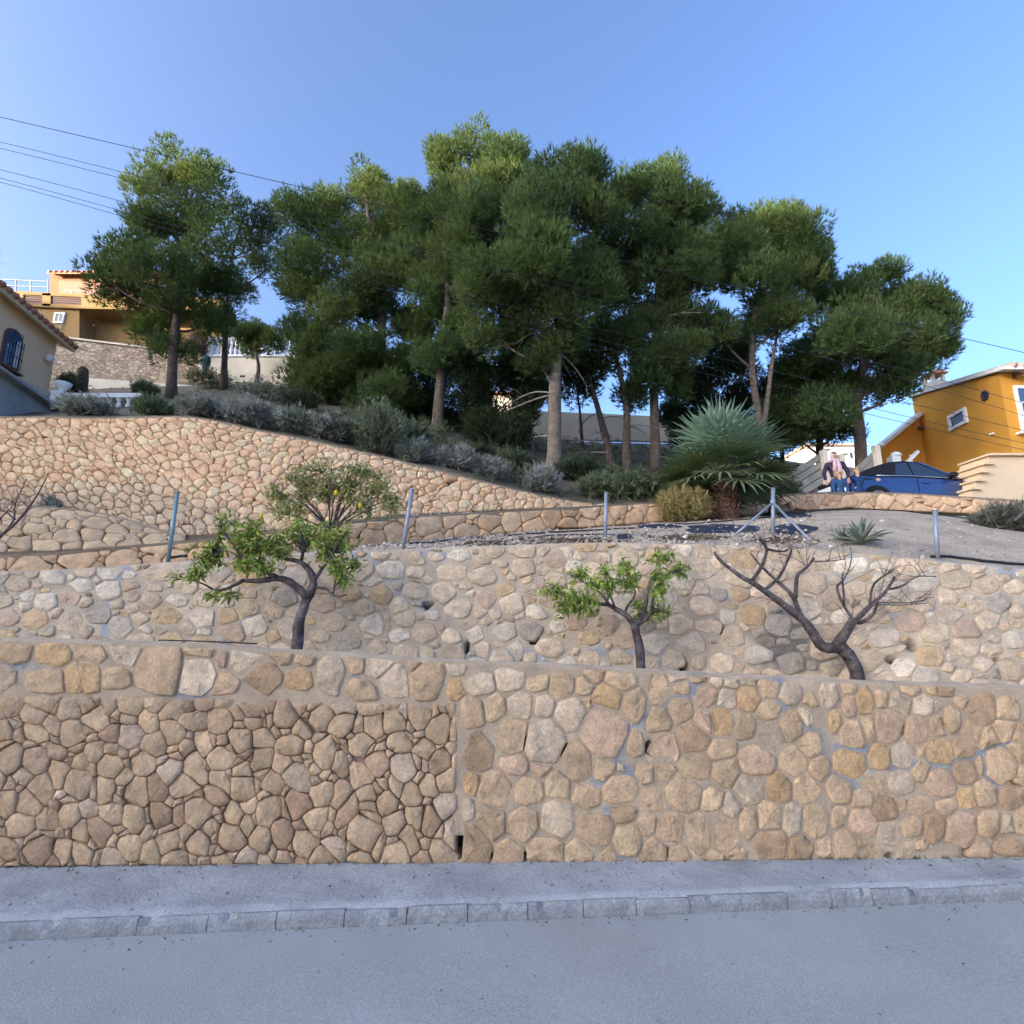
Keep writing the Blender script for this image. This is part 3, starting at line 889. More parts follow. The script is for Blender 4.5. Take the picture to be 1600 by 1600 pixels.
# ------------------------------------------------------------------ terrain
tx = np.arange(-600, 2201, 20.0)
w2back = np.stack([np.interp(tx, w2x, W2T[:, k]) for k in range(3)], -1); w2back[:, 1] += .20; w2back[:, 2] -= .012
T_BACK = L3_BOT[:-1] + [(1215, 799, 10.95), (1300, 796, 11.85), (1400, 798, 12.15), (1530, 804, 12.3), (1700, 813, 12.3), (2300, 850, 12.3)]
tb = world_line(T_BACK, tx, 4); tb[:, 1] += .12; tb[:, 2] -= .03
MID = [(-600, 890, 5.6), (0, 898, 5.7), (270, 880, 5.9), (420, 866, 6.2), (560, 857, 6.3), (700, 848, 6.4), (850, 838, 6.8), (1000, 831, 7.2), (1150, 828, 7.4), (1255, 822, 7.2), (1300, 812, 7.0), (1400, 810, 6.8), (1500, 818, 6.6), (1600, 836, 6.3), (2200, 890, 6.0)]
CRE = [(-600, 895, 6.0), (0, 901, 6.1), (270, 881, 6.35), (420, 864, 6.6), (560, 853, 7.0), (700, 844, 7.3), (850, 829, 8.2), (1000, 820, 9.0), (1150, 812, 9.6), (1255, 803, 10.2), (1300, 797, 10.0), (1400, 798, 9.4), (1500, 808, 8.8), (1600, 827, 8.0), (2200, 880, 7.0)]
terrain('gravel_terrace', [w2back, world_line(MID, tx, 3), world_line(CRE, tx, 3), tb], [5, 5, 5], M['gravel'], .03, 1.5)
# strips of soil on the wall ledges
lx = np.arange(-500, 951, 20.0)
a = world_line(L3_TOP, lx, 3); a[:, 1] += .24; a[:, 2] -= .03
b = world_line(L4_BOT, lx, 3); b[:, 1] += .05; b[:, 2] += .02
lb = np.arange(-500, 301, 20.0)
terrain('soil_ledge', [a, b], [3], M['soil'], .01, 3)
a = world_line(LB_TOP, lb, 3); a[:, 1] += .2; a[:, 2] -= .02
b = world_line(L4_BOT, lb, 3); b[:, 1] += .1; b[:, 2] += .06
terrain('soil_ledge', [a, b], [4], M['soil'], .02, 3)
# hillside behind the walls
hx = np.arange(-600, 2201, 25.0)
HA = [(-600, 660, 9.4), (0, 651, 9.1), (60, 651, 9.05), (230, 651, 8.95), (300, 651, 8.92), (350, 660, 8.92), (400, 672, 8.94), (500, 691, 9.05), (600, 714, 9.15), (700, 739, 9.4), (800, 764, 9.75), (900, 786, 10.25), (950, 790, 10.4), (1019, 785, 10.15), (1180, 784, 11.35), (1225, 779, 11.6), (1300, 790, 12.3), (1400, 791, 12.6), (1530, 795, 12.75), (1700, 795, 12.75), (2200, 795, 12.75)]
HB = [(-600, 652, 12.0), (0, 648, 12.0), (100, 640, 12.0), (268, 628, 14.0), (400, 640, 12.6), (500, 662, 11.4), (600, 690, 11.0), (700, 712, 11.2), (800, 735, 11.6), (870, 755, 12.0), (1000, 762, 12.0), (1100, 768, 12.4), (1180, 772, 12.8), (1240, 790, 13.3), (1300, 808, 14.0), (1400, 810, 14.6), (1530, 810, 14.8), (1700, 810, 14.8), (2200, 810, 14.8)]
HC = [(-600, 640, 16), (0, 632, 16), (100, 625, 16), (268, 618, 17), (400, 606, 17.5), (560, 640, 15.5), (600, 648, 15.2), (700, 685, 14.2), (800, 700, 14.5), (950, 730, 14.4), (1050, 736, 14.6), (1180, 745, 15), (1250, 762, 15.5), (1300, 780, 16), (1400, 780, 16.5), (1530, 800, 17), (1700, 805, 17), (2200, 805, 17)]
HD = [(-600, 608, 24), (0, 606, 24), (100, 604, 24), (268, 598, 24), (400, 596, 23), (560, 622, 21), (700, 660, 20.5), (900, 694, 21), (1000, 697, 21.5), (1180, 715, 22), (1300, 735, 24), (1400, 738, 25), (1530, 742, 25), (2200, 760, 25)]
HE = [(-600, 575, 34), (0, 570, 34), (268, 575, 33), (400, 590, 33), (560, 620, 32), (700, 655, 32), (900, 690, 33), (1180, 712, 34), (1300, 730, 36), (2200, 750, 36)]
hE = world_line(HE, hx, 4)
hF = hE.copy(); hF[:, 1] = 70; hF[:, 0] *= 70 / hE[:, 1]; hF[:, 2] += .6
# unseen ridge added on the left to keep low sun off the street
rl = []
for i in range(9):
    row = []
    for j in range(25):
        Y = -52 + 3.6 * j
        X = -30 - 8.0 * i
        z = 23.5 * min(1, (i / 3.0)) ** .8 * min(1, max(0, (36 - Y) / 9)) * min(1, max(0, (Y + 51) / 10)) - 1.0
        row.append((X, Y, z + .8 * mnoise.noise(Vector((X * .06, Y * .06, 2)))))
    rl.append(np.array(row))
terrain('sun_blocking_ridge', rl, [1] * 8, M['hill'], .0, 1, reg=False)
hill = terrain('hillside', [world_line(HA, hx, 2), world_line(HB, hx, 3), world_line(HC, hx, 3), world_line(HD, hx, 3), hE, hF], [5, 6, 6, 4, 3], M['hill'], .07, .8)

BVH = BVHTree.FromPolygons([Vector(v) for v in TERR_V], TERR_F)
def hit(px, py):
    """the point of the terrain seen at a photo pixel"""
    for k in range(30):
        p, n, i, d = BVH.ray_cast(Vector(CAM), ray(px, py + k * 2))
        if p is not None: return np.array(p)
    return None
def ground_z(x, y, z0=60.0):
    p, n, i, d = BVH.ray_cast(Vector((x, y, z0)), Vector((0, 0, -1)))
    return p.z if p is not None else 0.0
def stand(px, Y, sink=.05):
    """a spot on the ground at distance Y in the direction of a pixel column"""
    x = (px - 800.0) / F_PX
    for _ in range(4):
        z = ground_z(x if _ else x * Y, Y) if False else None
    # solve the row so that the column matches at the ground
    row = 700.0
    for _ in range(8):
        p = Wp(px, row, Y)
        z = ground_z(p[0], Y)
        _, row = proj(np.array([p[0], Y, z]))
    p = Wp(px, row, Y)
    return np.array([p[0], Y, ground_z(p[0], Y) - sink])
# ------------------------------------------------------------------ vegetation
M['needles'] = leaf_mat('pine_needles', .65, .45, .15)
M['leaves'] = leaf_mat('leaves', .5, .25, .3)
M['bark'] = mat('pine_bark', (.125, .092, .072), var=.5, vscale=8, fine=.35, fscale=40, bump=1.0, bscale=18, bdist=.06, tint=(.13, .095, .075), tint_amt=.6, tint_scale=6)
M['bark_pale'] = mat('pale_bark', (.20, .155, .12), var=.45, vscale=8, fine=.3, fscale=40, bump=1.0, bscale=18, bdist=.05, tint=(.17, .13, .11), tint_amt=.6, tint_scale=5)
M['bark_dark'] = mat('fruit_tree_bark', (.085, .065, .06), var=.5, vscale=18, fine=.4, fscale=80, bump=1.0, bscale=50, bdist=.02, tint=(.22, .185, .175), tint_amt=.7, tint_scale=12)
M['twig'] = mat('twig', (.13, .085, .085), var=.3, vscale=20, bump=0)
M['dead_twig'] = mat('dead_twig', (.34, .29, .25), var=.3, vscale=20, bump=0)

def unit(a):
    return a / np.maximum(np.linalg.norm(a, axis=-1, keepdims=True), 1e-9)

def blades(C, D, nb, length, width, spread, rng, colour, cvar=.15):
    """nb thin needles from each centre C along D; returns vertices, triangles, colours"""
    n = len(C)
    C = np.repeat(C, nb, 0); D = np.repeat(D, nb, 0); K = np.repeat(colour, nb, 0)
    d = unit(D + rng.normal(0, spread, D.shape))
    L = length * rng.uniform(.6, 1.25, (n * nb, 1))
    side = unit(np.cross(d, rng.normal(0, 1, d.shape))) * width * .5
    V = np.stack([C + side, C - side, C + d * L], 1).reshape(-1, 3)
    F = np.arange(n * nb * 3).reshape(-1, 3)
    K = K * (1 + rng.normal(0, cvar, (n * nb, 1)))
    return V, F, np.repeat(np.clip(K, .004, .9), 3, 0)

def sphere_dirs(n, rng):
    return unit(rng.normal(0, 1, (n, 3)))

def leaf_quads(C, D, length, width, rng, colour, cvar=.15, fold=.25):
    """folded lance-shaped leaves"""
    n = len(C)
    d = unit(D)
    side = unit(np.cross(d, unit(rng.normal(0, 1, d.shape) + np.array([0, 0, .6]))))
    nor = np.cross(d, side)
    L = length * rng.uniform(.65, 1.25, (n, 1)); w = width * rng.uniform(.7, 1.2, (n, 1)) * .5
    mid = C + d * L * .45
    tip = C + d * L + np.array([0, 0, -1]) * L * .18
    V = np.stack([C, mid + side * w + nor * w * fold, tip, mid - side * w + nor * w * fold], 1).reshape(-1, 3)
    b = np.arange(n)[:, None] * 4
    F = np.concatenate([b + np.array([[0, 1, 2]]), b + np.array([[0, 2, 3]])])
    K = np.repeat(np.clip(colour * (1 + rng.normal(0, cvar, (n, 1))), .004, .9), 4, 0)
    return V, F, K

def join(parts):
    V, F, K, b = [], [], [], 0
    for v, f, k in parts:
        V.append(v); F.append(f + b); K.append(k); b += len(v)
    return np.concatenate(V), np.concatenate(F), np.concatenate(K)

PINE_G = [np.array(c) for c in ((.085, .135, .048), (.105, .155, .052), (.13, .17, .06), (.075, .125, .055))]

def crown_arrays(lobes, rng, sub=.33, dens=78, nb=5, length=.165, width=.024, palette=PINE_G, up=.75, flat=1.25, gap=.05):
    """needle tufts gathered into small clumps on the skin of every lobe (centre, rx, ry, rz)"""
    parts = []
    for c, rx, ry, rz in lobes:
        Rm = (rx * ry * rz) ** (1 / 3)
        n = max(5, int(4 + 2.6 * (Rm / sub) ** 2))
        d = sphere_dirs(n, rng); d[:, 2] = d[:, 2] * 1.05
        rr = rng.uniform(.25, 1.0, (n, 1)) ** .6
        cc = c + d * rr * np.array([rx, rz, ry])
        base = palette[rng.integers(len(palette))]
        for k in range(n):
            if rng.random() < gap: continue
            r = sub * rng.uniform(.6, 1.25)
            m = int(dens * (r / sub) ** 2)
            q = sphere_dirs(m, rng); q[:, 2] = q[:, 2] * .9 + .1
            pos = cc[k] + q * (r * rng.uniform(.35, 1.0, (m, 1)) ** .6) * np.array([1.1, 1.1, flat])
            dirs = unit(q * .75 + d[k] * .35 + np.array([0, 0, up]))
            col = base * .6 + palette[rng.integers(len(palette))] * .4
            col = col * rng.uniform(.82, 1.2)
            parts.append(blades(pos, dirs, nb, length, width, .33, rng, np.tile(col, (m, 1)) * rng.uniform(.85, 1.15, (m, 1))))
    return join(parts)

def px_line(pts, Y, rng=None, wob=0.0):
    out = []
    for i, p in enumerate(pts):
        y = Y + (rng.normal(0, wob) if rng is not None and i else 0)
        out.append(Wp(p[0], p[1], y))
    return out

def resample(P, n):
    P = np.array(P, float)
    d = np.concatenate([[0], np.cumsum(np.linalg.norm(np.diff(P, axis=0), axis=1))])
    t = np.linspace(0, d[-1], n)
    Q = np.stack([np.interp(t, d, P[:, k]) for k in range(3)], -1)
    if n > 4:
        for _ in range(2):
            Q[1:-1] = .5 * Q[1:-1] + .25 * (Q[:-2] + Q[2:])
    return Q

def pine(label, Y, trunk, r0, lobes, seed, group='Aleppo-type pines on the slope'.replace('Aleppo-type ', ''), bark='bark', extra=(), limbs=True, palette=PINE_G, name='pine_tree', fill=(-1, 1), dead=0, **kw):
    rng = np.random.default_rng(seed)
    base = stand(trunk[0][0], Y, .1)
    T = [base] + [Wp(p[0], p[1], Y + rng.normal(0, .06)) for p in trunk[1:]]
    th = thing(name, label, 'tree', base + np.array([0, 0, .1]), group)
    mb = MB()
    Q = resample(T, 16)
    rad = [r0 * (1.35 if i == 0 else 1.12 if i == 1 else 1.0) * (1 - .72 * (i / 15) ** 1.1) for i in range(16)]
    mb.tube(Q, rad, 10, jit=.09, rng=rng)
    for e, re in extra:
        E = resample([Wp(p[0], p[1], Y + rng.normal(0, .05)) for p in e], 9)
        mb.tube(E, [re * (1 - .6 * i / 8) for i in range(9)], 7, jit=.08, rng=rng)
    L = []
    lobes = [(l[0], l[1] + (30 if 'tallest' in label or 'stout' in label else 13) * (1 if l[1] < 420 else .4)) + tuple(l[2:]) for l in lobes]
    for l in lobes:
        sc = scale_at(l[1], Y)
        rx, ry = l[2] * sc, l[3] * sc
        rx, ry = max(.5 * rx, rx - .05), max(.45 * ry, ry - .18)
        rz = .5 * (rx + ry) * 1.15
        yy = Y + rng.normal(0, .75 * rz) if len(l) < 5 else Y + l[4]
        c = Wp(l[0], l[1], yy)
        L.append((c, rx * 1.08, ry * 1.12, rz))
        for sg in fill:
            L.append((Wp(l[0] + rng.normal(0, .28) * l[2], l[1] + abs(rng.normal(0, .30)) * l[3], yy + sg * rz * rng.uniform(.6, 1.1)), rx * .95, ry * .95, rz * .9))
        if limbs:
            # from the trunk point a little below the lobe
            z = c[2] - .35 * abs(c[0] - Q[:, 0].mean()) - .3
            k = int(np.argmin(np.abs(Q[:, 2] - z)))
            k = min(max(k, 3), 14)
            a = Q[k]; mid = a * .5 + c * .5 + np.array([rng.normal(0, .12), rng.normal(0, .12), -.12 * abs(c[0] - a[0])])
            B = resample([a, mid, c], 7)
            rr = min(rad[k] * .55, .03 + .035 * rx)
            mb.tube(B, [rr * (1 - .8 * i / 6) + .006 for i in range(7)], 5, jit=.1, rng=rng)
            for _ in range(5):
                d = sphere_dirs(1, rng)[0] * np.array([rx, rz, ry]) * .8
                mb.tube(resample([B[4], B[4] * .5 + (c + d) * .5 + rng.normal(0, .04, 3), c + d], 5), [rr * .35 * (1 - .7 * i / 4) + .004 for i in range(5)], 4, rng=rng)
    mb.build('trunk', M[bark], th, smooth=True)
    if dead:
        db = MB()
        for _ in range(dead):
            k = rng.integers(2, 8); a = Q[k]
            d = unit(np.array([rng.normal(0, 1), rng.normal(0, .7), rng.normal(-.1, .35)])) * rng.uniform(.5, 1.3)
            B = resample([a, a + d * .5 + np.array([0, 0, .1]), a + d + rng.normal(0, .1, 3)], 6)
            db.tube(B, [.022 * (1 - .8 * i / 5) + .003 for i in range(6)], 4, rng=rng)
            for _ in range(4):
                s = B[rng.integers(2, 6)]; e = s + unit(d) * .25 + rng.normal(0, .15, 3)
                db.tube([s, (s + e) / 2 + rng.normal(0, .03, 3), e], [.008, .006, .003], 3)
        db.build('dead_branches', M['dead_twig'], th, smooth=True)
    if L:
        V, F, K = crown_arrays(L, rng, palette=palette, **kw)
        obj('crown', V, F, M['needles'], th, K, True)
    return th

pine('broad pine at the left in front of the yellow villa, with sunlit yellow green tufts', 16.0,
     [(268, 622), (269, 560), (278, 480), (288, 400), (292, 330), (290, 250)], .15,
     [(290, 242, 42, 24), (252, 262, 36, 22), (328, 262, 24, 26), (228, 278, 22, 22), (300, 305, 50, 26), (222, 332, 30, 32), (268, 350, 45, 26), (192, 378, 40, 40), (162, 418, 27, 36), (330, 362, 38, 32), (240, 415, 52, 34), (300, 418, 42, 32), (205, 462, 48, 34), (285, 478, 52, 34), (345, 430, 32, 30), (235, 512, 42, 24), (275, 540, 35, 20), (320, 500, 30, 26)], 101, fill=(1,), gap=.16)
pine('slim pine leaning in from behind the broad left pine, its trunk before the white balustrade', 18.0,
     [(350, 594), (352, 520), (356, 450), (365, 380), (385, 330)], .115,
     [(362, 318, 28, 24), (400, 328, 32, 26), (424, 358, 28, 28), (385, 385, 42, 32), (422, 405, 22, 28), (350, 475, 28, 34), (385, 440, 30, 20)], 102, fill=(), gap=.1)
pine('small crooked dark pine in front of the white balustrade', 21.5,
     [(400, 604), (405, 575), (400, 552), (398, 530)], .10,
     [(382, 510, 22, 12), (408, 516, 22, 14), (424, 526, 10, 12), (392, 536, 24, 9)], 103)
pine('wide dense pine standing left of centre, with sky showing under its crown', 15.2,
     [(600, 652), (596, 600), (592, 560), (600, 500), (590, 430), (575, 340), (572, 290)], .17,
     [(570, 282, 46, 26), (505, 308, 40, 24), (465, 318, 26, 26), (620, 300, 36, 26), (520, 358, 52, 34), (590, 350, 52, 36), (640, 338, 32, 32), (482, 398, 38, 36), (552, 415, 52, 34), (622, 405, 42, 36), (474, 448, 32, 28), (525, 470, 46, 26), (596, 470, 40, 22), (500, 520, 46, 24), (565, 530, 42, 22), (470, 515, 26, 18), (585, 560, 40, 26), (610, 600, 36, 28), (570, 615, 34, 26), (640, 560, 30, 24), (640, 500, 30, 22)], 104)
pine('low bushy young pine beneath the wide dense one, beside the weedy slope', 16.2,
     [(520, 640), (518, 605), (516, 570)], .09,
     [(476, 588, 34, 26), (528, 572, 46, 28), (498, 556, 40, 24), (556, 592, 30, 26), (505, 606, 36, 18)], 105)
pine('pine with a bare grey lower trunk between the two largest crowns', 13.6,
     [(683, 694), (686, 630), (690, 570), (698, 500), (700, 450), (695, 380)], .16,
     [(658, 325, 28, 28), (702, 368, 48, 36), (650, 378, 28, 32), (722, 310, 40, 30), (688, 418, 46, 32), (738, 405, 36, 32), (704, 538, 34, 22), (664, 440, 26, 22), (690, 470, 34, 24), (720, 500, 26, 20), (680, 560, 24, 18)], 106)
pine('tallest pine, its top highest above the middle of the grove', 15.0,
     [(818, 702), (822, 640), (815, 560), (792, 450), (770, 350), (752, 235)], .17,
     [(740, 206, 50, 24), (692, 218, 20, 28), (794, 212, 26, 24), (740, 265, 56, 36), (802, 265, 42, 36), (692, 285, 28, 28), (722, 328, 42, 32), (790, 338, 46, 36), (860, 330, 30, 30), (720, 470, 26, 20), (800, 560, 34, 22), (830, 600, 26, 20), (810, 520, 36, 22)], 107, dead=5)
pine('stout front pine with a thick pale trunk rising beside the wall end', 12.4,
     [(867, 758), (866, 700), (868, 640), (866, 580), (872, 520), (882, 440), (878, 350), (880, 270)], .185,
     [(872, 238, 44, 28), (912, 236, 26, 26), (852, 288, 46, 36), (912, 298, 40, 36), (832, 348, 50, 36), (782, 396, 50, 36), (842, 415, 56, 36), (902, 388, 50, 40), (762, 452, 44, 32), (822, 484, 50, 26), (884, 466, 46, 30), (932, 448, 32, 32), (766, 512, 36, 24), (862, 524, 32, 20), (845, 555, 24, 14), (885, 510, 26, 20)], 108, bark='bark_pale', dead=7)
pine('yellow tipped pine at the right end of the dense grove, with a straight trunk', 14.0,
     [(1025, 748), (1024, 680), (1020, 600), (1025, 520), (1030, 420), (1038, 320), (1042, 260)], .14,
     [(1042, 258, 24, 18), (1002, 282, 40, 24), (1062, 298, 40, 26), (962, 300, 36, 26), (1092, 320, 26, 32), (982, 346, 50, 36), (1052, 356, 56, 38), (1100, 388, 26, 42), (952, 394, 42, 36), (1012, 416, 56, 36), (1082, 434, 40, 32), (962, 454, 36, 26), (1034, 484, 46, 26), (1090, 494, 32, 24), (1064, 540, 42, 22), (1010, 545, 30, 18), (1030, 560, 28, 20), (1045, 590, 26, 18), (1010, 500, 34, 22)], 109, dead=4)
pine('thin pine whose trunk leans left towards the stout front pine', 14.4,
     [(957, 733), (948, 690), (935, 640), (920, 590), (908, 540)], .12,
     [(936, 516, 42, 26), (896, 540, 36, 22), (925, 560, 22, 16)], 110, dead=5)
pine('upright thin pine just left of the straight yellow tipped one', 14.0,
     [(980, 748), (978, 690), (981, 640), (968, 580), (952, 520)], .13,
     [(970, 512, 36, 24), (1002, 580, 30, 20), (985, 615, 24, 14)], 111, dead=5)
pine('slender sapling pine against the pale garden wall', 15.5,
     [(913, 708), (908, 670), (906, 640), (900, 600)], .065,
     [(904, 596, 28, 18), (890, 566, 20, 18)], 112, dead=3)
pine('rounded pine with two pale forked stems behind the fan palm', 14.8,
     [(1196, 725), (1190, 665), (1177, 610), (1172, 560), (1180, 480), (1200, 400), (1205, 340)], .12,
     [(1190, 328, 36, 22), (1232, 330, 32, 24), (1160, 366, 36, 32), (1222, 376, 46, 32), (1266, 378, 24, 28), (1182, 416, 40, 32), (1247, 428, 36, 28), (1276, 412, 15, 22), (1200, 464, 42, 22), (1192, 500, 42, 28), (1240, 486, 30, 22), (1140, 350, 18, 34), (1148, 425, 20, 28), (1120, 505, 26, 22)], 113, bark='bark_pale', extra=[([(1192, 672), (1200, 622), (1204, 578), (1215, 520)], .09)])
pine('spreading pine at the right whose branches reach out over the parked car', 15.6,
     [(1350, 715), (1342, 660), (1335, 620), (1345, 580), (1360, 530), (1372, 450)], .205,
     [(1382, 420, 30, 18), (1342, 446, 46, 26), (1300, 456, 32, 26), (1422, 456, 42, 26), (1392, 486, 56, 32), (1456, 468, 30, 20), (1484, 488, 20, 16), (1332, 506, 46, 32), (1442, 514, 44, 26), (1382, 546, 52, 26), (1304, 536, 42, 36), (1420, 566, 42, 20), (1472, 540, 20, 13), (1342, 594, 36, 20), (1400, 600, 30, 12), (1285, 590, 36, 34)], 114)
pine('dark drooping pine behind the palm and the two people', 17.0,
     [(1282, 730), (1280, 680), (1275, 620), (1262, 560)], .14,
     [(1250, 556, 36, 34), (1296, 640, 44, 28), (1262, 640, 34, 34), (1232, 596, 26, 34), (1240, 676, 22, 20), (1305, 665, 30, 16), (1220, 640, 20, 30)], 115)
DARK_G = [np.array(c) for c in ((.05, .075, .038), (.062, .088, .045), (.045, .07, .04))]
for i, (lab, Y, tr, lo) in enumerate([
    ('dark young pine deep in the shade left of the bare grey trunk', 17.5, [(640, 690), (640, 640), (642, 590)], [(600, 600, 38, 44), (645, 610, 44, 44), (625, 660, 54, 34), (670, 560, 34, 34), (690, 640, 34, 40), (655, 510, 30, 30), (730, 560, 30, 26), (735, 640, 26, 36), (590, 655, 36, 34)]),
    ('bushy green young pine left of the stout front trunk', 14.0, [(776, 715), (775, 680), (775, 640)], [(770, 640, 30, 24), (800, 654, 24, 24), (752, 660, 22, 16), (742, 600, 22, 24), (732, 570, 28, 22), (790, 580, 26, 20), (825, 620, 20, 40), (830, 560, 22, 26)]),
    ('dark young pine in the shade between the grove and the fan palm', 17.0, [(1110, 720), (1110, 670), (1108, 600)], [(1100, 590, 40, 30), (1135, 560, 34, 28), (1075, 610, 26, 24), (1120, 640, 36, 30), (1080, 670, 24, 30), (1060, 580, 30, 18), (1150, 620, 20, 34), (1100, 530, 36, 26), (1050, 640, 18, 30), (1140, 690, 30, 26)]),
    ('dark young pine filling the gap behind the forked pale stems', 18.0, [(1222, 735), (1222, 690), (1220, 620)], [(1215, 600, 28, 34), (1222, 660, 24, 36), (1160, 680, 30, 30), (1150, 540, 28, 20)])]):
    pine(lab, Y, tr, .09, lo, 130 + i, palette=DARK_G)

# bare pinkish twigs of a tree at the very left edge, far off
rng = np.random.default_rng(71)
b0 = stand(-40, 30, .1)
th = thing('bare_tree', 'leafless pinkish tree top at the far left edge above the villa railing', 'tree', b0)
mb = MB(); top = Wp(-12, 395, 30)
mb.tube(resample([b0, b0 * .5 + top * .5 + np.array([.3, 0, 0]), top], 8), [.14 - .014 * i for i in range(8)], 6)
for _ in range(90):
    e = Wp(-12 + rng.normal(0, 9), 398 + rng.normal(0, 14), 30 + rng.normal(0, .5)); s = top + np.array([rng.normal(0, .2), 0, -rng.uniform(.2, 1.4)])
    mb.tube(resample([s, (s + e) / 2 + rng.normal(0, .1, 3), e], 4), [.02, .014, .01, .006], 3)
mb.build('trunk', mat('pink_twig', (.32, .22, .24), bump=0), th, smooth=True)

# ---- fan palm
rng = np.random.default_rng(81)
pb = stand(1136, 10.2, .02)
PY = pb[1]
palm = thing('fan_palm', 'blue green fan palm with a stubby shaggy trunk behind the braced fence post', 'palm', pb, None)
ps = scale_at(760, PY)
mb = MB()
TH = 66 * ps
mb.tube(resample([pb + np.array([.03, 0, -.1]), pb + np.array([0, 0, TH * .5]), pb + np.array([-.02, 0, TH])], 8), [.24, .20, .185, .18, .175, .17, .165, .15], 12, jit=.08, rng=rng)
for i in range(150):                                           # old leaf bases round the trunk
    a = rng.uniform(0, 6.28); z = rng.uniform(.02, 1.0) * TH
    r = .165 + .05 * (1 - z / TH)
    p = pb + np.array([math.cos(a) * r, math.sin(a) * r, z])
    d = np.array([math.cos(a), math.sin(a), 1.3]); d /= np.linalg.norm(d)
    mb.bar(p, p + d * rng.uniform(.06, .12), .05, .02)
mb.build('trunk', mat('palm_trunk', (.16, .085, .06), var=.5, vscale=14, fine=.4, fscale=60, bump=.8, bscale=50, bdist=.02, tint=(.34, .22, .17), tint_amt=.7, tint_scale=18), palm, smooth=False)
hub = pb + np.array([0, 0, TH])
M['palm'] = leaf_mat('palm_leaf', .5, .12, .35)
M['petiole'] = mat('petiole', (.16, .20, .10), rough=.6, bump=0)
NFR = 74
for k in range(NFR):
    f = (k + .5) / NFR
    az = k * 2.399963 + rng.normal(0, .12)
    el = R(88 - 92 * f ** 1.0) + rng.normal(0, .07)
    d = np.array([math.cos(az) * math.cos(el), math.sin(az) * math.cos(el), math.sin(el)])
    pl = rng.uniform(.70, .90) * (1.12 - .25 * f)
    droop = .10 + .22 * max(0, math.cos(el))
    P = [hub, hub + d * pl * .5 + np.array([0, 0, .03]), hub + d * pl + np.array([0, 0, -droop * .35])]
    c = np.array(P[2]); ax = unit(c - P[1]); side = unit(np.cross(ax, np.array([0, 0, 1.0]) + rng.normal(0, .08, 3))); up = np.cross(side, ax)
    V, F, K = [], [], []
    nbl = 17
    fl = rng.uniform(.74, .94) * (1 - .12 * f)
    ctone = np.array((.165, .25, .17)) if f < .62 else np.array((.155, .205, .10))
    ctone = ctone * rng.uniform(.85, 1.2)
    Q = resample(P, 5)
    tb_ = MB(); tb_.tube(Q, [.014, .012, .011, .010, .009], 4)
    V += tb_.V; F += [tuple(q) for q in tb_.F]; K += [(.13, .16, .08)] * len(tb_.V)
    for j in range(nbl):
        a = R(-128 + 256 * j / (nbl - 1)) + rng.normal(0, .03)
        dd = ax * math.cos(a) + side * math.sin(a) + up * .10 * abs(math.sin(a))
        L = fl * (1.0 - .28 * abs(a) / 2.3) * rng.uniform(.92, 1.06)
        w = .030
        nn = unit(np.cross(dd, up))
        tip = c + dd * L + np.array([0, 0, -.10 * L - .05 * f]) + up * rng.normal(0, .03)
        m1 = c + dd * L * .30; m2 = c + dd * L * .66 + np.array([0, 0, -.03 * L])
        b = len(V)
        V += [tuple(c), tuple(m1 + nn * w), tuple(m1 - up * .012), tuple(m1 - nn * w), tuple(m2 + nn * w * .8), tuple(m2 - up * .01), tuple(m2 - nn * w * .8), tuple(tip)]
        F += [(b, b + 1, b + 2), (b, b + 2, b + 3), (b + 1, b + 4, b + 5, b + 2), (b + 2, b + 5, b + 6, b + 3), (b + 4, b + 7, b + 5), (b + 5, b + 7, b + 6)]
        K += [tuple(ctone * (1 + rng.normal(0, .06)))] * 8
    obj('frond', np.array(V), F, M['palm'], palm, np.array(K), True)
# a small clump of palm leaves at the trunk's right foot
rng = np.random.default_rng(83)
pc = stand(1174, 10.35, .02)
mp = thing('young_fan_palm', 'small low fan palm tuft at the right foot of the big palm', 'palm', pc)
for k in range(14):
    az, el = rng.uniform(0, 6.28), R(rng.uniform(15, 70))
    d = np.array([math.cos(az) * math.cos(el), math.sin(az) * math.cos(el), math.sin(el)])
    c = pc + d * .42; side = unit(np.cross(d, np.array([0, 0, 1.0]))); up = np.cross(side, d)
    V, F = [tuple(pc), tuple(pc + side * .012), tuple(c)], [(0, 1, 2)]
    for j in range(11):
        a = R(-100 + 20 * j); dd = d * math.cos(a) + side * math.sin(a)
        L = .42 * rng.uniform(.85, 1.1); nn = unit(np.cross(dd, up)); b = len(V)
        V += [tuple(c), tuple(c + dd * L * .45 + nn * .016), tuple(c + dd * L + np.array([0, 0, -.06])), tuple(c + dd * L * .45 - nn * .016)]
        F += [(b, b + 1, b + 2), (b, b + 2, b + 3)]
    obj('frond', np.array(V), F, M['palm'], mp, np.tile(np.array((.10, .15, .09)) * rng.uniform(.8, 1.2), (len(V), 1)), True)

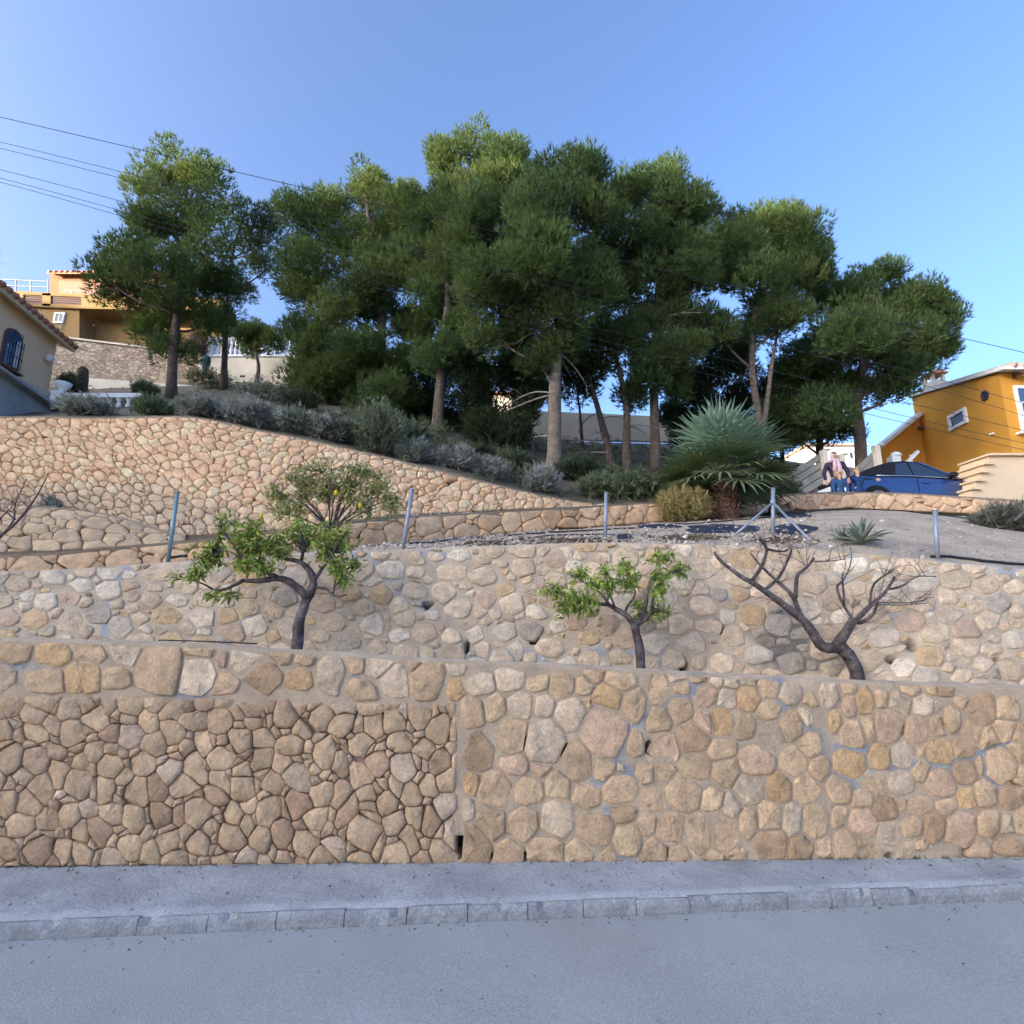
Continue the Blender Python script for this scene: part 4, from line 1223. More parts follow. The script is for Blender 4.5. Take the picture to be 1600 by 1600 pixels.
# ---- shrubs
def shrub(label, px, row, w, h, colours, seed, name='shrub', Y=None, length=.16, width=.016, dens=1.0, stems=30, upness=.8, group=None, cat='shrub', stemcol=(.22, .19, .15), mt='leaves', at=None):
    """w, h in photo pixels round a foot at (px, row)"""
    rng = np.random.default_rng(seed)
    b = at if at is not None else (stand(px, Y, .02) if Y else hit(px, row))
    sc = scale_at(row, b[1])
    rx, hh = w * sc / 2, h * sc
    th = thing(name, label, cat, b, group)
    mb = MB(); P, D = [], []
    for _ in range(stems):
        a = rng.uniform(0, 6.28); rr = math.sqrt(rng.uniform(0, 1))
        e = b + np.array([math.cos(a) * rx * rr, math.sin(a) * rx * rr, hh * math.sqrt(max(.08, 1 - .75 * rr * rr)) * rng.uniform(.6, 1.0)])
        s = b + np.array([math.cos(a) * rx * rr * .35, math.sin(a) * rx * rr * .35, -.02])
        Q = resample([s, s * .5 + e * .5 + np.array([0, 0, .1 * hh]) + rng.normal(0, .03, 3), e], 6)
        mb.tube(Q, [.007, .006, .005, .004, .003, .002], 3)
        n = int(26 * dens)
        t = rng.uniform(.25, 1.0, n) ** .8
        idx = t * 5; i0 = np.minimum(idx.astype(int), 4)
        pos = Q[i0] + (Q[i0 + 1] - Q[i0]) * (idx - i0)[:, None] + rng.normal(0, .10 * rx + .015, (n, 3))
        P.append(pos); D.append(unit(unit(e - s) * upness + rng.normal(0, .45, (n, 3))))
    P = np.concatenate(P); D = np.concatenate(D)
    P[:, 2] = np.maximum(P[:, 2], b[2] - .02)
    mb.build('stems', mat('shrub_stem', stemcol, bump=0), th, smooth=True)
    ci = rng.integers(0, len(colours), len(P))
    V, F, K = blades(P, D, 4, length, width, .35, rng, np.array(colours)[ci], .16)
    obj('foliage', V, F, M[mt], th, K, True)
    return th
GREY = [(.32, .325, .315), (.27, .285, .26), (.38, .38, .365), (.22, .235, .19)]
GREENG = [(.14, .18, .10), (.175, .205, .12), (.115, .15, .08)]
OLIVE = [(.13, .15, .07), (.16, .17, .085), (.10, .125, .055)]
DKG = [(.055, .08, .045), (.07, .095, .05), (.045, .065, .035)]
shr = [
    ('grey blue shrub in front of the left balustrade, above the curved wall', 140, 652, 80, 24, GREY),
    ('grey green shrub beside the foot of the broad left pine', 240, 648, 50, 28, GREENG),
    ('pale grey blue shrub right of the broad left pine trunk, on the wall top', 310, 648, 70, 36, GREY),
    ('tall grey shrub mid way along the curved wall top', 385, 664, 80, 42, GREY),
    ('rounded grey green shrub where the wall top starts to fall', 455, 676, 70, 40, GREY + GREENG),
    ('dark grey shrub on the falling wall top, left of the pale green bush', 518, 692, 64, 46, GREY + DKG),
    ('upright pale green bush on the wall top beneath the wide pine', 590, 705, 95, 86, [(.17, .205, .125), (.20, .225, .145), (.14, .175, .11)]),
    ('grey tuft shrub right of the pale green bush on the wall top', 650, 724, 60, 34, GREY),
    ('small blue grey cushion shrub on the wall top below the bare grey trunk', 712, 738, 66, 38, GREY),
    ('low grey shrub on the sloping wall top, right of the blue grey cushion', 768, 752, 54, 28, GREY),
    ('grey tufted shrub at the foot of the stout front pine', 848, 774, 58, 44, GREY),
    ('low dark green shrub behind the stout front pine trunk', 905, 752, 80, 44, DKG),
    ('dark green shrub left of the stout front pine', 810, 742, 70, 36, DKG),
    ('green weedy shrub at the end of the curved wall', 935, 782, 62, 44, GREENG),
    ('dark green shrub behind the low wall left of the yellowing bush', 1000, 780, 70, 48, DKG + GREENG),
    ('yellowing straw coloured bush hanging over the low wall beside the palm', 1066, 800, 84, 58, [(.36, .28, .11), (.42, .34, .15), (.28, .25, .09)]),
    ('green bush growing between the palm and the wall below the people', 1215, 778, 70, 40, GREENG + DKG),
    ('grey dome shaped shrub on the bank at the right edge', 1578, 806, 86, 36, [(.16, .16, .135), (.20, .195, .17), (.12, .125, .10)]),
    ('light green weeds on the slope below the white balustrade', 330, 606, 80, 26, OLIVE),
    ('grey weeds beside the trunk of the slim pine', 420, 625, 90, 22, GREY + OLIVE),
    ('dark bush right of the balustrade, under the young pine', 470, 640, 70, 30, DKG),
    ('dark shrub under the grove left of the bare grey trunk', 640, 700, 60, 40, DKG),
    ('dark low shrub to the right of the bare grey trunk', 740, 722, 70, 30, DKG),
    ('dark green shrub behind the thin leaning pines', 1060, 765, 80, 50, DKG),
]
for i, (lab, px, row, w, h, cols_) in enumerate(shr):
    ya = float(np.interp(px, [q[0] for q in HA], [q[2] for q in HA]))
    ra = float(np.interp(px, [q[0] for q in HA], [q[1] for q in HA]))
    yy = 9.75 if 'straw' in lab else 6.9 if 'dome' in lab else ya + .45 if row > ra - 9 else None
    shrub(lab, px, row, w, h, cols_, 200 + i, group=None, Y=yy, stems=int(26 + w * h / 150), dens=1.25, length=.13, width=.017)
shrub('tiny blue grey plant on the weedy ledge near the left edge', 76, 786, 26, 26, GREY, 260, stems=14, length=.07, width=.012, name='plant', cat='plant')
# weeds on the gravel and hillside grass, too many to count
rng = np.random.default_rng(91)
P = []
for _ in range(1500):
    x = rng.uniform(90, 1320); row = rng.uniform(600, 800)
    p = hit(x, row)
    if p is not None and p[1] > 8.5 and p[1] < 24: P.append(p)
P = np.array(P)
D = np.tile(np.array([0, 0, 1.0]), (len(P), 1)) + rng.normal(0, .35, (len(P), 3))
cc = np.array([(.19, .17, .10), (.14, .15, .08), (.21, .20, .16), (.10, .12, .06)])[rng.integers(0, 4, len(P))]
V, F, K = blades(P, unit(D), 9, .24, .014, .5, rng, cc)
o = obj('dry_grass', V, F, M['leaves'], None, K, True, origin=(0, 0, 0)); o['kind'] = 'stuff'

# leafy undergrowth in the shade of the grove
P = []
for _ in range(5200):
    x = rng.uniform(540, 1250); row = rng.uniform(610, 790)
    p = hit(x, row)
    if p is not None and 9.3 < p[1] < 21: P.append(p + np.array([rng.normal(0, .08), rng.normal(0, .1), 0]))
P = np.array(P)
P = P[np.array([mnoise.noise(Vector((q[0] * .55, q[1] * .55, 4))) > -.12 for q in P])]
hh = np.array([max(.05, .26 + .5 * mnoise.noise(Vector((q[0] * .8, q[1] * .8, 9)))) for q in P])
P = np.repeat(P, 3, 0) + rng.normal(0, .09, (len(P) * 3, 3)) * np.array([1, 1, 0]); hh = np.repeat(hh, 3)
P[:, 2] += rng.uniform(0, 1, len(P)) * hh
D = unit(np.tile(np.array([0, 0, .8]), (len(P), 1)) + rng.normal(0, .6, (len(P), 3)))
cc = np.array([(.10, .135, .06), (.13, .155, .075), (.085, .115, .055), (.17, .17, .10)])[rng.integers(0, 4, len(P))]
V, F, K = blades(P, D, 5, .17, .03, .5, rng, cc)
o = obj('undergrowth', V, F, M['leaves'], None, K, True, origin=(0, 0, 0)); o['kind'] = 'stuff'

# ---- agaves
def agave(label, px, row, rad_px, nl, seed):
    rng = np.random.default_rng(seed)
    b = hit(px, row); sc = scale_at(row, b[1]); Rr = rad_px * sc
    th = thing('agave', label, 'plant', b)
    for k in range(nl):
        f = (k + .5) / nl
        az = k * 2.399963 + rng.normal(0, .1); el = R(80 - 72 * f) + rng.normal(0, .06)
        d = np.array([math.cos(az) * math.cos(el), math.sin(az) * math.cos(el), math.sin(el)])
        side = np.array([-math.sin(az), math.cos(az), 0]); up = np.cross(d, side)
        if up[2] < 0: up = -up
        L = Rr * rng.uniform(.9, 1.15)
        V, F = [], []
        for i in range(7):
            t = i / 6; w = .055 * L / .4 * (1.0 - t) ** .55 * (.7 + .9 * t * (1 - t)) + .001
            c = b + d * L * t + np.array([0, 0, .02]) - np.array([0, 0, 1]) * L * .28 * t * t * math.cos(el) + up * 0
            V += [tuple(c + side * w + up * w * .45), tuple(c), tuple(c - side * w + up * w * .45), tuple(c - up * w * .35)]
        for i in range(6):
            a = i * 4
            F += [(a, a + 4, a + 5, a + 1), (a + 1, a + 5, a + 6, a + 2), (a + 2, a + 6, a + 7, a + 3), (a + 3, a + 7, a + 4, a)]
        obj('leaf', np.array(V), F, M['palm'], th, np.tile(np.array((.17, .20, .15)) * rng.uniform(.85, 1.2), (len(V), 1)), True)
agave('grey green agave rosette on the bare dirt bank, right of the braced post', 1346, 852, 46, 26, 301)
agave('small agave offset left of the larger rosette on the dirt bank', 1318, 846, 25, 14, 302)

# ---- fruit trees in the planting bed
def fruit_tree(name, label, Y, branches, clusters, seed, colours, leaf=(.058, .018), per=60, group=None, twigs=0, bark='bark_dark', base=None, tw_mat='bark_dark', wob=.03, cat='tree'):
    rng = np.random.default_rng(seed)
    p0 = branches[0][0][0]
    b = Wp(p0[0], p0[1], Y) if base is None else base
    b = b.copy(); b[2] = min(b[2], ground_z(b[0], b[1]) + .3) if base is None else b[2]
    gz = ground_z(b[0], b[1])
    th = thing(name, label, cat, (b[0], b[1], gz), group)
    mb = MB(); sc = scale_at(p0[1], Y)
    ends = []
    for bi, (pts, r0, r1) in enumerate(branches):
        drift = rng.normal(0, .16) if bi else 0.0
        Q = []
        for i, p in enumerate(pts):
            t = i / max(1, len(pts) - 1)
            Q.append(Wp(p[0], p[1], Y + drift * t + (rng.normal(0, wob * .3) if i else 0)))
        if bi == 0: Q[0] = np.array([Q[0][0], Q[0][1], gz - .04])
        n = max(6, len(pts) * 3)
        Q = resample(Q, n)
        mb.tube(Q, [sc * (r0 + (r1 - r0) * i / (n - 1)) for i in range(n)], 8 if r0 > 3 else 5, jit=.10 if r0 > 3 else .05, rng=rng)
        ends.append((Q, r0, r1))
    mb.build('trunk', M[bark], th, smooth=True)
    if twigs:
        tm = MB()
        for _ in range(twigs):
            Q, r0, r1 = ends[rng.integers(1, len(ends))]
            s = Q[rng.integers(len(Q) // 3, len(Q))]
            d = unit(np.array([rng.normal(0, .8), rng.normal(0, .6), abs(rng.normal(.5, .6))])) * rng.uniform(.08, .32)
            e = s + d
            tm.tube(resample([s, (s + e) / 2 + rng.normal(0, .012, 3), e], 5), [.0030, .0026, .0022, .0018, .0012], 3)
            for _ in range(2):
                u = s + d * rng.uniform(.3, .8); e2 = u + unit(d + rng.normal(0, .12, 3)) * rng.uniform(.04, .14)
                tm.tube([u, (u + e2) / 2, e2], [.0018, .0015, .001], 3)
        tm.build('twigs', M[tw_mat], th, smooth=True)['kind'] = 'stuff'
    if clusters:
        P, D, tm = [], [], MB()
        allq = np.concatenate([e[0] for e in ends])
        for cl in clusters:
            cx, cy, rx, ry = cl[:4]
            rx, ry = rx * 1.3, ry * 1.3
            k = cl[4] if len(cl) > 4 else 1.0
            dy = rng.normal(0, .12)
            c = Wp(cx, cy, Y + dy)
            s = allq[np.argmin(np.linalg.norm(allq - c, axis=1))]
            nt = max(3, int(6 * k * rx * ry / 250))
            for _ in range(nt):
                q = rng.normal(0, .5, 3) * np.array([rx, (rx + ry) / 2, ry]) * sc
                e = c + q
                Q = resample([s, s * .4 + e * .6 + rng.normal(0, .02, 3), e], 6)
                tm.tube(Q, [.0045, .004, .0034, .003, .0024, .0016], 3)
                n = int(per / 6)
                t = rng.uniform(.45, 1.0, n); i = np.minimum((t * 5).astype(int), 4)
                pos = Q[i] + (Q[i + 1] - Q[i]) * (t * 5 - i)[:, None]
                P.append(pos); D.append(unit(unit(e - s) * .35 + sphere_dirs(n, rng) * .8 + np.array([0, 0, .15])))
            n = int(per * k * rx * ry / 420)
            P.append(c + rng.normal(0, .48, (n, 3)) * np.array([rx, (rx + ry) / 2, ry]) * sc)
            D.append(unit(sphere_dirs(n, rng) + np.array([0, 0, .15])))
        tm.build('twigs', M['bark_dark'], th, smooth=True)['kind'] = 'stuff'
        P, D = np.concatenate(P), np.concatenate(D)
        ci = rng.integers(0, len(colours), len(P))
        V, F, K = leaf_quads(P, D, leaf[0], leaf[1], rng, np.array(colours)[ci], .18)
        obj('foliage', V, F, M['leaves'], th, K, False)['kind'] = 'stuff'
    return th
CIT = [(.25, .34, .06), (.31, .40, .065), (.19, .27, .055), (.42, .43, .09), (.15, .22, .065)]
fruit_tree('citrus_tree', 'larger leafy fruit tree with a dark forked trunk and a long low branch reaching left', 4.32, [
    ([(465, 1017), (466, 977), (474, 948), (481, 932)], 9.5, 7.5), ([(480, 936), (470, 922), (452, 908), (436, 902), (410, 908), (380, 907)], 7, 3.5), ([(380, 907), (355, 920), (337, 924), (318, 912), (300, 906)], 3.2, 1.0), ([(432, 902), (402, 886), (376, 870), (362, 846), (345, 826)], 4, 1.2), ([(376, 872), (360, 862), (335, 858)], 2, .8), ([(402, 886), (408, 862), (395, 830)], 2, .8),
    ([(483, 932), (492, 910), (484, 890), (468, 876), (447, 874), (425, 868)], 7, 2), ([(490, 908), (505, 886), (520, 866), (530, 846)], 3.5, 1.2), ([(493, 918), (510, 919), (520, 929), (527, 933), (542, 929)], 3, 1.0), ([(470, 877), (476, 852), (468, 828)], 3, 1), ([(520, 930), (524, 905), (532, 888)], 1.8, .8)],
    [(298, 900, 20, 9), (332, 862, 22, 20), (346, 828, 14, 12), (390, 824, 16, 13), (398, 855, 26, 18), (372, 846, 14, 12), (410, 887, 20, 12), (378, 884, 16, 12), (462, 824, 18, 16), (482, 838, 18, 13), (520, 848, 26, 24, 1.4), (525, 888, 15, 12), (540, 902, 13, 11), (556, 880, 10, 9), (358, 930, 13, 5), (331, 931, 7, 5), (355, 806, 9, 8), (426, 848, 16, 13), (443, 862, 14, 12), (505, 858, 12, 14), (318, 880, 12, 10)], 401, CIT, group='fruit trees in the planting bed', per=92)
fruit_tree('citrus_tree', 'smaller leafy fruit tree with a slim trunk, next to the bare fruit tree', 4.42, [
    ([(1002, 1046), (1000, 1014), (994, 990), (991, 974)], 8, 6.8), ([(990, 976), (979, 960), (962, 952), (951, 944), (932, 944), (905, 940)], 5.5, 1.8), ([(951, 944), (942, 929), (925, 918), (900, 902)], 2.6, .9), ([(976, 960), (979, 948), (991, 935), (994, 924), (978, 900)], 2.4, .9), ([(996, 976), (1008, 952), (1011, 926), (1017, 905), (1030, 878)], 4.5, 1.2), ([(998, 975), (1016, 962), (1020, 937), (1024, 914), (1036, 900), (1056, 892)], 3.6, 1.0), ([(905, 940), (880, 930), (862, 922)], 1.8, .8), ([(1020, 940), (1030, 950), (1036, 958)], 1.6, .7), ([(962, 952), (950, 920), (948, 895)], 1.8, .8)],
    [(866, 922, 18, 9), (902, 938, 24, 18, 1.4), (882, 948, 13, 12), (908, 897, 17, 11), (947, 890, 12, 10), (974, 884, 9, 16), (983, 912, 16, 15), (947, 914, 13, 13), (1035, 872, 17, 13), (1058, 890, 18, 11), (1030, 908, 13, 17), (995, 952, 12, 14), (1030, 956, 14, 11), (1034, 926, 9, 13), (925, 915, 12, 9)], 402, CIT, group='fruit trees in the planting bed', per=85)
fruit_tree('bare_fruit_tree', 'leafless dark fruit tree with spreading pruned limbs in front of the second wall', 4.38, [
    ([(1343, 1068), (1336, 1040), (1320, 1017), (1308, 1006)], 10, 10.5), ([(1312, 1012), (1294, 1014), (1280, 1008), (1271, 990), (1255, 968), (1226, 946), (1194, 923), (1174, 909), (1156, 901), (1143, 890), (1122, 874), (1116, 862)], 9, 2.0), ([(1174, 909), (1190, 886), (1197, 867), (1199, 857), (1192, 848)], 3.2, 2.2), ([(1199, 858), (1214, 861), (1228, 862), (1238, 853)], 2.4, 1.0), ([(1197, 920), (1217, 903), (1230, 878), (1237, 858)], 3, 1.8), ([(1253, 965), (1244, 946), (1241, 932), (1217, 910), (1190, 886), (1172, 864)], 4.5, 1.0), ([(1243, 934), (1244, 910), (1245, 896), (1258, 890), (1272, 872)], 3.6, 2.0),
    ([(1306, 1010), (1316, 996), (1325, 983), (1334, 966)], 8.5, 6.5), ([(1336, 970), (1359, 947), (1381, 928), (1390, 916), (1398, 901)], 4.5, 1.8), ([(1359, 947), (1361, 921), (1366, 909), (1397, 890)], 2.2, 1.2), ([(1386, 921), (1410, 917), (1431, 899), (1462, 901)], 2.2, .7), ([(1332, 967), (1318, 946), (1305, 916), (1316, 909), (1327, 890), (1331, 870)], 2.8, .8), ([(1318, 946), (1319, 930), (1316, 909), (1316, 894)], 2.2, .8), ([(1340, 973), (1352, 971), (1366, 958), (1372, 940)], 3.6, 1.4), ([(1373, 941), (1415, 943), (1454, 936)], 1.2, .6), ([(1272, 877), (1293, 877), (1320, 874)], 1.2, .6), ([(1370, 944), (1410, 946), (1450, 942)], .9, .5)],
    None, 403, CIT, group='fruit trees in the planting bed', twigs=75, tw_mat='twig')
# twiggy shrub-tree on the terrace behind, with a few yellow fruits
rng = np.random.default_rng(404)
db = hit(518, 846); dY = db[1]
brs = [([(518, 846), (517, 832)], 5, 4)]
for k in range(34):
    a = R(rng.uniform(4, 176)); rr = rng.uniform(.7, 1.0)
    ex, ey = 516 + 112 * rr * math.cos(a), 806 - 84 * rr * math.sin(a) + rng.normal(0, 6)
    brs.append(([(517 + rng.normal(0, 2), 832), (516 + (ex - 516) * .35 + rng.normal(0, 5), 832 - (832 - ey) * .5), (ex, ey)], rng.uniform(.9, 1.6), .4))
cl = [(516 + 104 * rr * math.cos(a), 800 - 78 * rr * math.sin(a), rng.uniform(10, 17), rng.uniform(8, 12), 1.15) for a, rr in [(R(rng.uniform(0, 180)), math.sqrt(rng.uniform(.12, 1))) for _ in range(60)]]
GR2 = [(.30, .33, .13), (.34, .345, .14), (.40, .35, .13), (.24, .29, .12)]
lt = fruit_tree('lemon_tree', 'twiggy grey green bush tree with yellow fruits in front of the golden wall', dY, brs, cl, 404, GR2, leaf=(.07, .022), per=46, base=db)
M['fruit'] = mat('yellow_fruit', (.62, .42, .03), rough=.5, bump=0, var=.1)
for x, y in ((525, 770), (408, 807), (563, 790)):
    mb = MB(); mb.lathe([(.002, -.032), (.02, -.024), (.028, 0), (.02, .022), (.004, .036)], Wp(x, y, dY - .25), 8)
    mb.build('fruit', M['fruit'], lt, smooth=True)
# bare sapling at the left edge
fruit_tree('bare_sapling', 'bare purplish sapling with thin upright twigs at the left edge, before the weedy ledge', 5.9, [
    ([(-22, 870), (-10, 850), (0, 838)], 3, 2.6), ([(0, 838), (28, 815), (45, 793), (62, 768), (76, 738)], 2.4, .7), ([(0, 840), (24, 812), (22, 790), (34, 765), (42, 748)], 1.8, .6), ([(-10, 850), (-4, 815), (10, 800), (24, 786)], 1.8, .6), ([(24, 812), (10, 800), (-6, 795)], 1.4, .6), ([(45, 793), (30, 780), (26, 765)], 1.0, .5)],
    None, 405, CIT, twigs=16, tw_mat='twig', bark='twig')
# ------------------------------------------------------------------ buildings
def on_plane(px, row, P, n):
    d = np.array(ray(px, row)); n = np.asarray(n, float)
    t = ((np.asarray(P) - CAM) @ n) / (d @ n)
    return CAM + d * t
M['yellow'] = mat('yellow_render', (.30, .185, .075), var=.16, vscale=.8, fine=.06, bump=.15, bscale=40, bdist=.004)
M['orange'] = mat('orange_render', (.66, .31, .05), var=.15, vscale=.8, fine=.05, bump=.15, bscale=40, bdist=.004)
M['cream'] = mat('cream_render', (.90, .65, .42), var=.10, vscale=1.2, fine=.05, bump=.15, bscale=40, bdist=.004)
M['cream2'] = mat('pale_cream_render', (.70, .53, .345), var=.07, vscale=1.2, fine=.05, bump=.15, bscale=40, bdist=.004)
M['pale'] = mat('pale_render', (.68, .59, .46), var=.14, vscale=.9, fine=.08, bump=.2, bscale=30, bdist=.006)
M['white'] = mat('white_paint', (.80, .79, .77), rough=.6, var=.06, vscale=3, fine=.04, bump=.05)
M['conc'] = mat('grey_concrete', (.36, .37, .37), var=.2, vscale=1.6, fine=.12, bump=.3, bscale=40, bdist=.006)
M['conc_dark'] = mat('weathered_concrete', (.25, .24, .205), var=.25, vscale=2.5, fine=.15, bump=.3, bscale=30, bdist=.008)
M['tile'] = mat('roof_tile', (.47, .21, .13), var=.28, vscale=4, fine=.15, bump=.3, bscale=30, bdist=.01)
M['tile_pale'] = mat('roof_tile_pale', (.52, .36, .27), var=.28, vscale=4, fine=.15, bump=.3, bscale=30, bdist=.01)
M['brown'] = mat('brown_slats', (.12, .07, .055), rough=.7, var=.15, bump=0)
M['wood'] = mat('dark_wood', (.14, .065, .04), rough=.7, var=.25, vscale=6, bump=.2)
M['glass_dark'] = glass_mat('dark_glass', (.03, .035, .05))
M['glass_blue'] = glass_mat('blue_glass', (.05, .11, .22))
M['iron'] = mat('dark_iron', (.035, .03, .05), rough=.5, var=.1, bump=0)
M['rubble_far'] = None
def rubble_material():
    m = bpy.data.materials.new('far_rubble'); m.use_nodes = True
    nt = m.node_tree; N, L = nt.nodes, nt.links
    b = N['Principled BSDF']; b.inputs['Roughness'].default_value = .95
    g = N.new('ShaderNodeNewGeometry')
    mp = N.new('ShaderNodeMapping'); mp.inputs['Scale'].default_value = (1, 1, 1.5); L.new(g.outputs['Position'], mp.inputs['Vector'])
    v = N.new('ShaderNodeTexVoronoi'); v.inputs['Scale'].default_value = 4.6; L.new(mp.outputs[0], v.inputs['Vector'])
    e = N.new('ShaderNodeTexVoronoi'); e.feature = 'DISTANCE_TO_EDGE'; e.inputs['Scale'].default_value = 4.6; L.new(mp.outputs[0], e.inputs['Vector'])
    r = N.new('ShaderNodeValToRGB')
    r.color_ramp.elements[0].color = (.34, .24, .16, 1); r.color_ramp.elements[1].color = (.56, .43, .30, 1)
    s = N.new('ShaderNodeSeparateColor'); L.new(v.outputs['Color'], s.inputs[0]); L.new(s.outputs[0], r.inputs['Fac'])
    k = N.new('ShaderNodeMapRange'); k.inputs['From Max'].default_value = .09; k.inputs['To Min'].default_value = .45; L.new(e.outputs['Distance'], k.inputs['Value'])
    mu = N.new('ShaderNodeVectorMath'); mu.operation = 'SCALE'; L.new(r.outputs[0], mu.inputs[0]); L.new(k.outputs[0], mu.inputs['Scale'])
    L.new(mu.outputs[0], b.inputs['Base Color'])
    bp = N.new('ShaderNodeBump'); bp.inputs['Distance'].default_value = .06; L.new(k.outputs[0], bp.inputs['Height']); L.new(bp.outputs[0], b.inputs['Normal'])
    return m
M['rubble_far'] = rubble_material()

def slab(mb, pts_px, Y, thick):
    """a vertical slab facing the camera, outlined by photo pixels at distance Y"""
    return mb.prism([Wp(a, b, Y) for a, b in pts_px], (0, thick, 0))

def window(parent, c, ax, up, w, h, nrm, frame=.06, glass='glass_dark', bars=(1, 1), fm='white', depth=.05):
    """a framed window at centre c of a wall; ax, up, nrm are the wall's unit axes (nrm outward)"""
    c, ax, up, nrm = (np.asarray(q, float) for q in (c, ax, up, nrm))
    mb = MB()
    def bar(a, b, wd):
        mb.bar(c + ax * a[0] + up * a[1] + nrm * depth * .2, c + ax * b[0] + up * b[1] + nrm * depth * .2, wd, depth, up=tuple(nrm))
    Mx = Matrix((Vector(ax), Vector(up), Vector(nrm))).transposed()
    def bx(x, y, sx, sy, d=depth, o=0.0): mb.box(c + ax * x + up * y + nrm * (d / 2 + o), (sx, sy, d), Mx)
    bx(-w / 2 + frame / 2, 0, frame, h); bx(w / 2 - frame / 2, 0, frame, h)
    bx(0, h / 2 - frame / 2, w - 2 * frame, frame); bx(0, -h / 2 + frame / 2, w - 2 * frame, frame)
    for i in range(1, bars[0]): bx(-w / 2 + w * i / bars[0], 0, frame * .5, h - 2 * frame, depth * .8)
    f = mb.build('window', M[fm], parent)
    g = MB(); g.box(c + nrm * .012, (w - 2 * frame, h - 2 * frame, .02), Mx)
    g.build('pane', M[glass], f)
    return f

# ---- orange house on the right
hc = Wp(1560, 583, 15.5)                                    # near corner under the eave
dW = np.array([.15, 1.0, 0]); dW /= np.linalg.norm(dW)      # along its left wall, away from the street
nW = np.array([-dW[1], dW[0], 0])                           # that wall's outward side
LW = 4.4
slope = .235
zb = 4.0
oh = thing('orange_house', 'orange rendered house with a sloping tiled roof and white framed windows, at the right edge', 'house', (hc[0], hc[1], zb))
A = hc.copy(); B = hc + dW * LW; B[2] = hc[2] + slope * LW
W2 = 7.0
mb = MB()
P = [np.array([A[0], A[1], zb]), A, B, np.array([B[0], B[1], zb])]
mb.prism(P, (W2, 0, 0))
mb.build('wall', M['orange'], oh)
rf = MB()
u = unit(B - A)
for a_, th_ in ((-.32, .10),):
    q0 = A - u * .45 + np.array([-.14, 0, .03]); q1 = B + u * .15 + np.array([-.14, 0, .03])
    rf.prism([q0, q1, q1 + np.array([0, 0, th_]), q0 + np.array([0, 0, th_])], (W2 + .3, 0, 0))
roof = rf.build('roof', M['white'], oh)
tl = MB()
nt_ = 22
first = None
nt_ -= 1
for i in range(nt_):                                          # barrel tiles over the front eave
    x = .16 + i * .30
    q = A - u * .47 + np.array([x, 0, .16])
    tl = MB(); tl.tube([q, q + u * (LW + .6)], .10, 8)
    tl.build('tile', M['tile_pale'], roof, smooth=True)
for i in range(5):                                            # rafter ends
    q = A + np.array([.45 + i * .62, -.42, -.20])
    rb = MB(); rb.bar(q, q + np.array([0, .45, .10]), .10, .13)
    rb.build('rafter', M['wood'], oh)
# window, vent and lamps on the left wall
def pw(px, row): return on_plane(px, row, A, nW)
c4 = [pw(1484, 649), pw(1512, 637), pw(1512, 660), pw(1485, 674)]
cw = sum(c4) / 4; ww = abs((c4[1] - c4[0]) @ dW); hh = abs(c4[3][2] - c4[0][2]) * .98
mb = MB(); Mx = Matrix((Vector(dW), Vector((0, 0, 1)), Vector(nW))).transposed()
wf = MB()
for sx in (-1, 1): wf.box(cw + dW * sx * (ww / 2 - .05) + nW * .03, (.10, hh, .10), Mx)
for sz in (-1, 1): wf.box(cw + np.array([0, 0, sz * (hh / 2 - .05)]) + nW * .03, (ww - .2, .10, .10), Mx)
wo = wf.build('window', M['white'], oh)
g = MB(); g.box(cw + nW * .01, (ww - .2, hh - .2, .02), Mx); g.build('pane', M['glass_dark'], wo)
cv = pw(1540, 618)
mb = MB()
V, F = [], []
for r, o_ in ((.15, 0), (.17, .04), (.13, .06), (.10, .02)):
    for k in range(14):
        a = 2 * math.pi * k / 14; V.append(cv + dW * math.cos(a) * r + np.array([0, 0, math.sin(a) * r]) + nW * o_)
F = [(i * 14 + k, i * 14 + (k + 1) % 14, (i + 1) * 14 + (k + 1) % 14, (i + 1) * 14 + k) for i in range(3) for k in range(14)] + [tuple(42 + k for k in range(14))]
obj('vent', np.array(V), F, M['iron'], oh, None, False)
cl_ = pw(1444, 671); mb = MB(); mb.lathe([(.04, 0), (.10, .03), (.09, .10), (.03, .14)], cl_ + nW * .10, 8); mb.build('wall_lamp', M['wood'], oh, smooth=True)
cl_ = pw(1552, 678); mb = MB(); mb.box(cl_ + nW * .03, (.10, .12, .05)); mb.build('wall_lamp', M['white'], oh)
# front face: blue glazed door window with a white railing
fy = A[1]
cf = on_plane(1606, 640, A, (0, 1, 0)); f0 = on_plane(1582, 603, A, (0, 1, 0)); f1 = on_plane(1584, 674, A, (0, 1, 0))
wx = 1.5; hz = f0[2] - f1[2]
cf = np.array([f0[0] + wx / 2, fy, (f0[2] + f1[2]) / 2])
window(oh, cf, (1, 0, 0), (0, 0, 1), wx, hz, (0, -1, 0), .09, 'glass_blue', (2, 1))
rl_ = MB()
zt, zbm = on_plane(1585, 632, A, (0, 1, 0))[2], f1[2] - .02
x0 = f0[0] - .02
for z in (zt, zbm): rl_.bar((x0, fy - .16, z), (x0 + wx + .04, fy - .16, z), .04, .04)
ra = rl_.build('railing', M['white'], oh)
bm0 = MB(); bm0.bar((x0 + .03, fy - .16, zbm), (x0 + .03, fy - .16, zt), .022, .022, up=(0, 1, 0))
b0_ = bm0.build('baluster', M['white'], ra)
for i in range(1, 14): copy_at(b0_, ra, WL[b0_.name] + np.array([i * .112, 0, 0]))
mb = MB(); mb.box((x0 + wx / 2, fy - .09, zbm - .06), (wx + .3, .22, .07)); mb.build('sill', M['white'], oh)
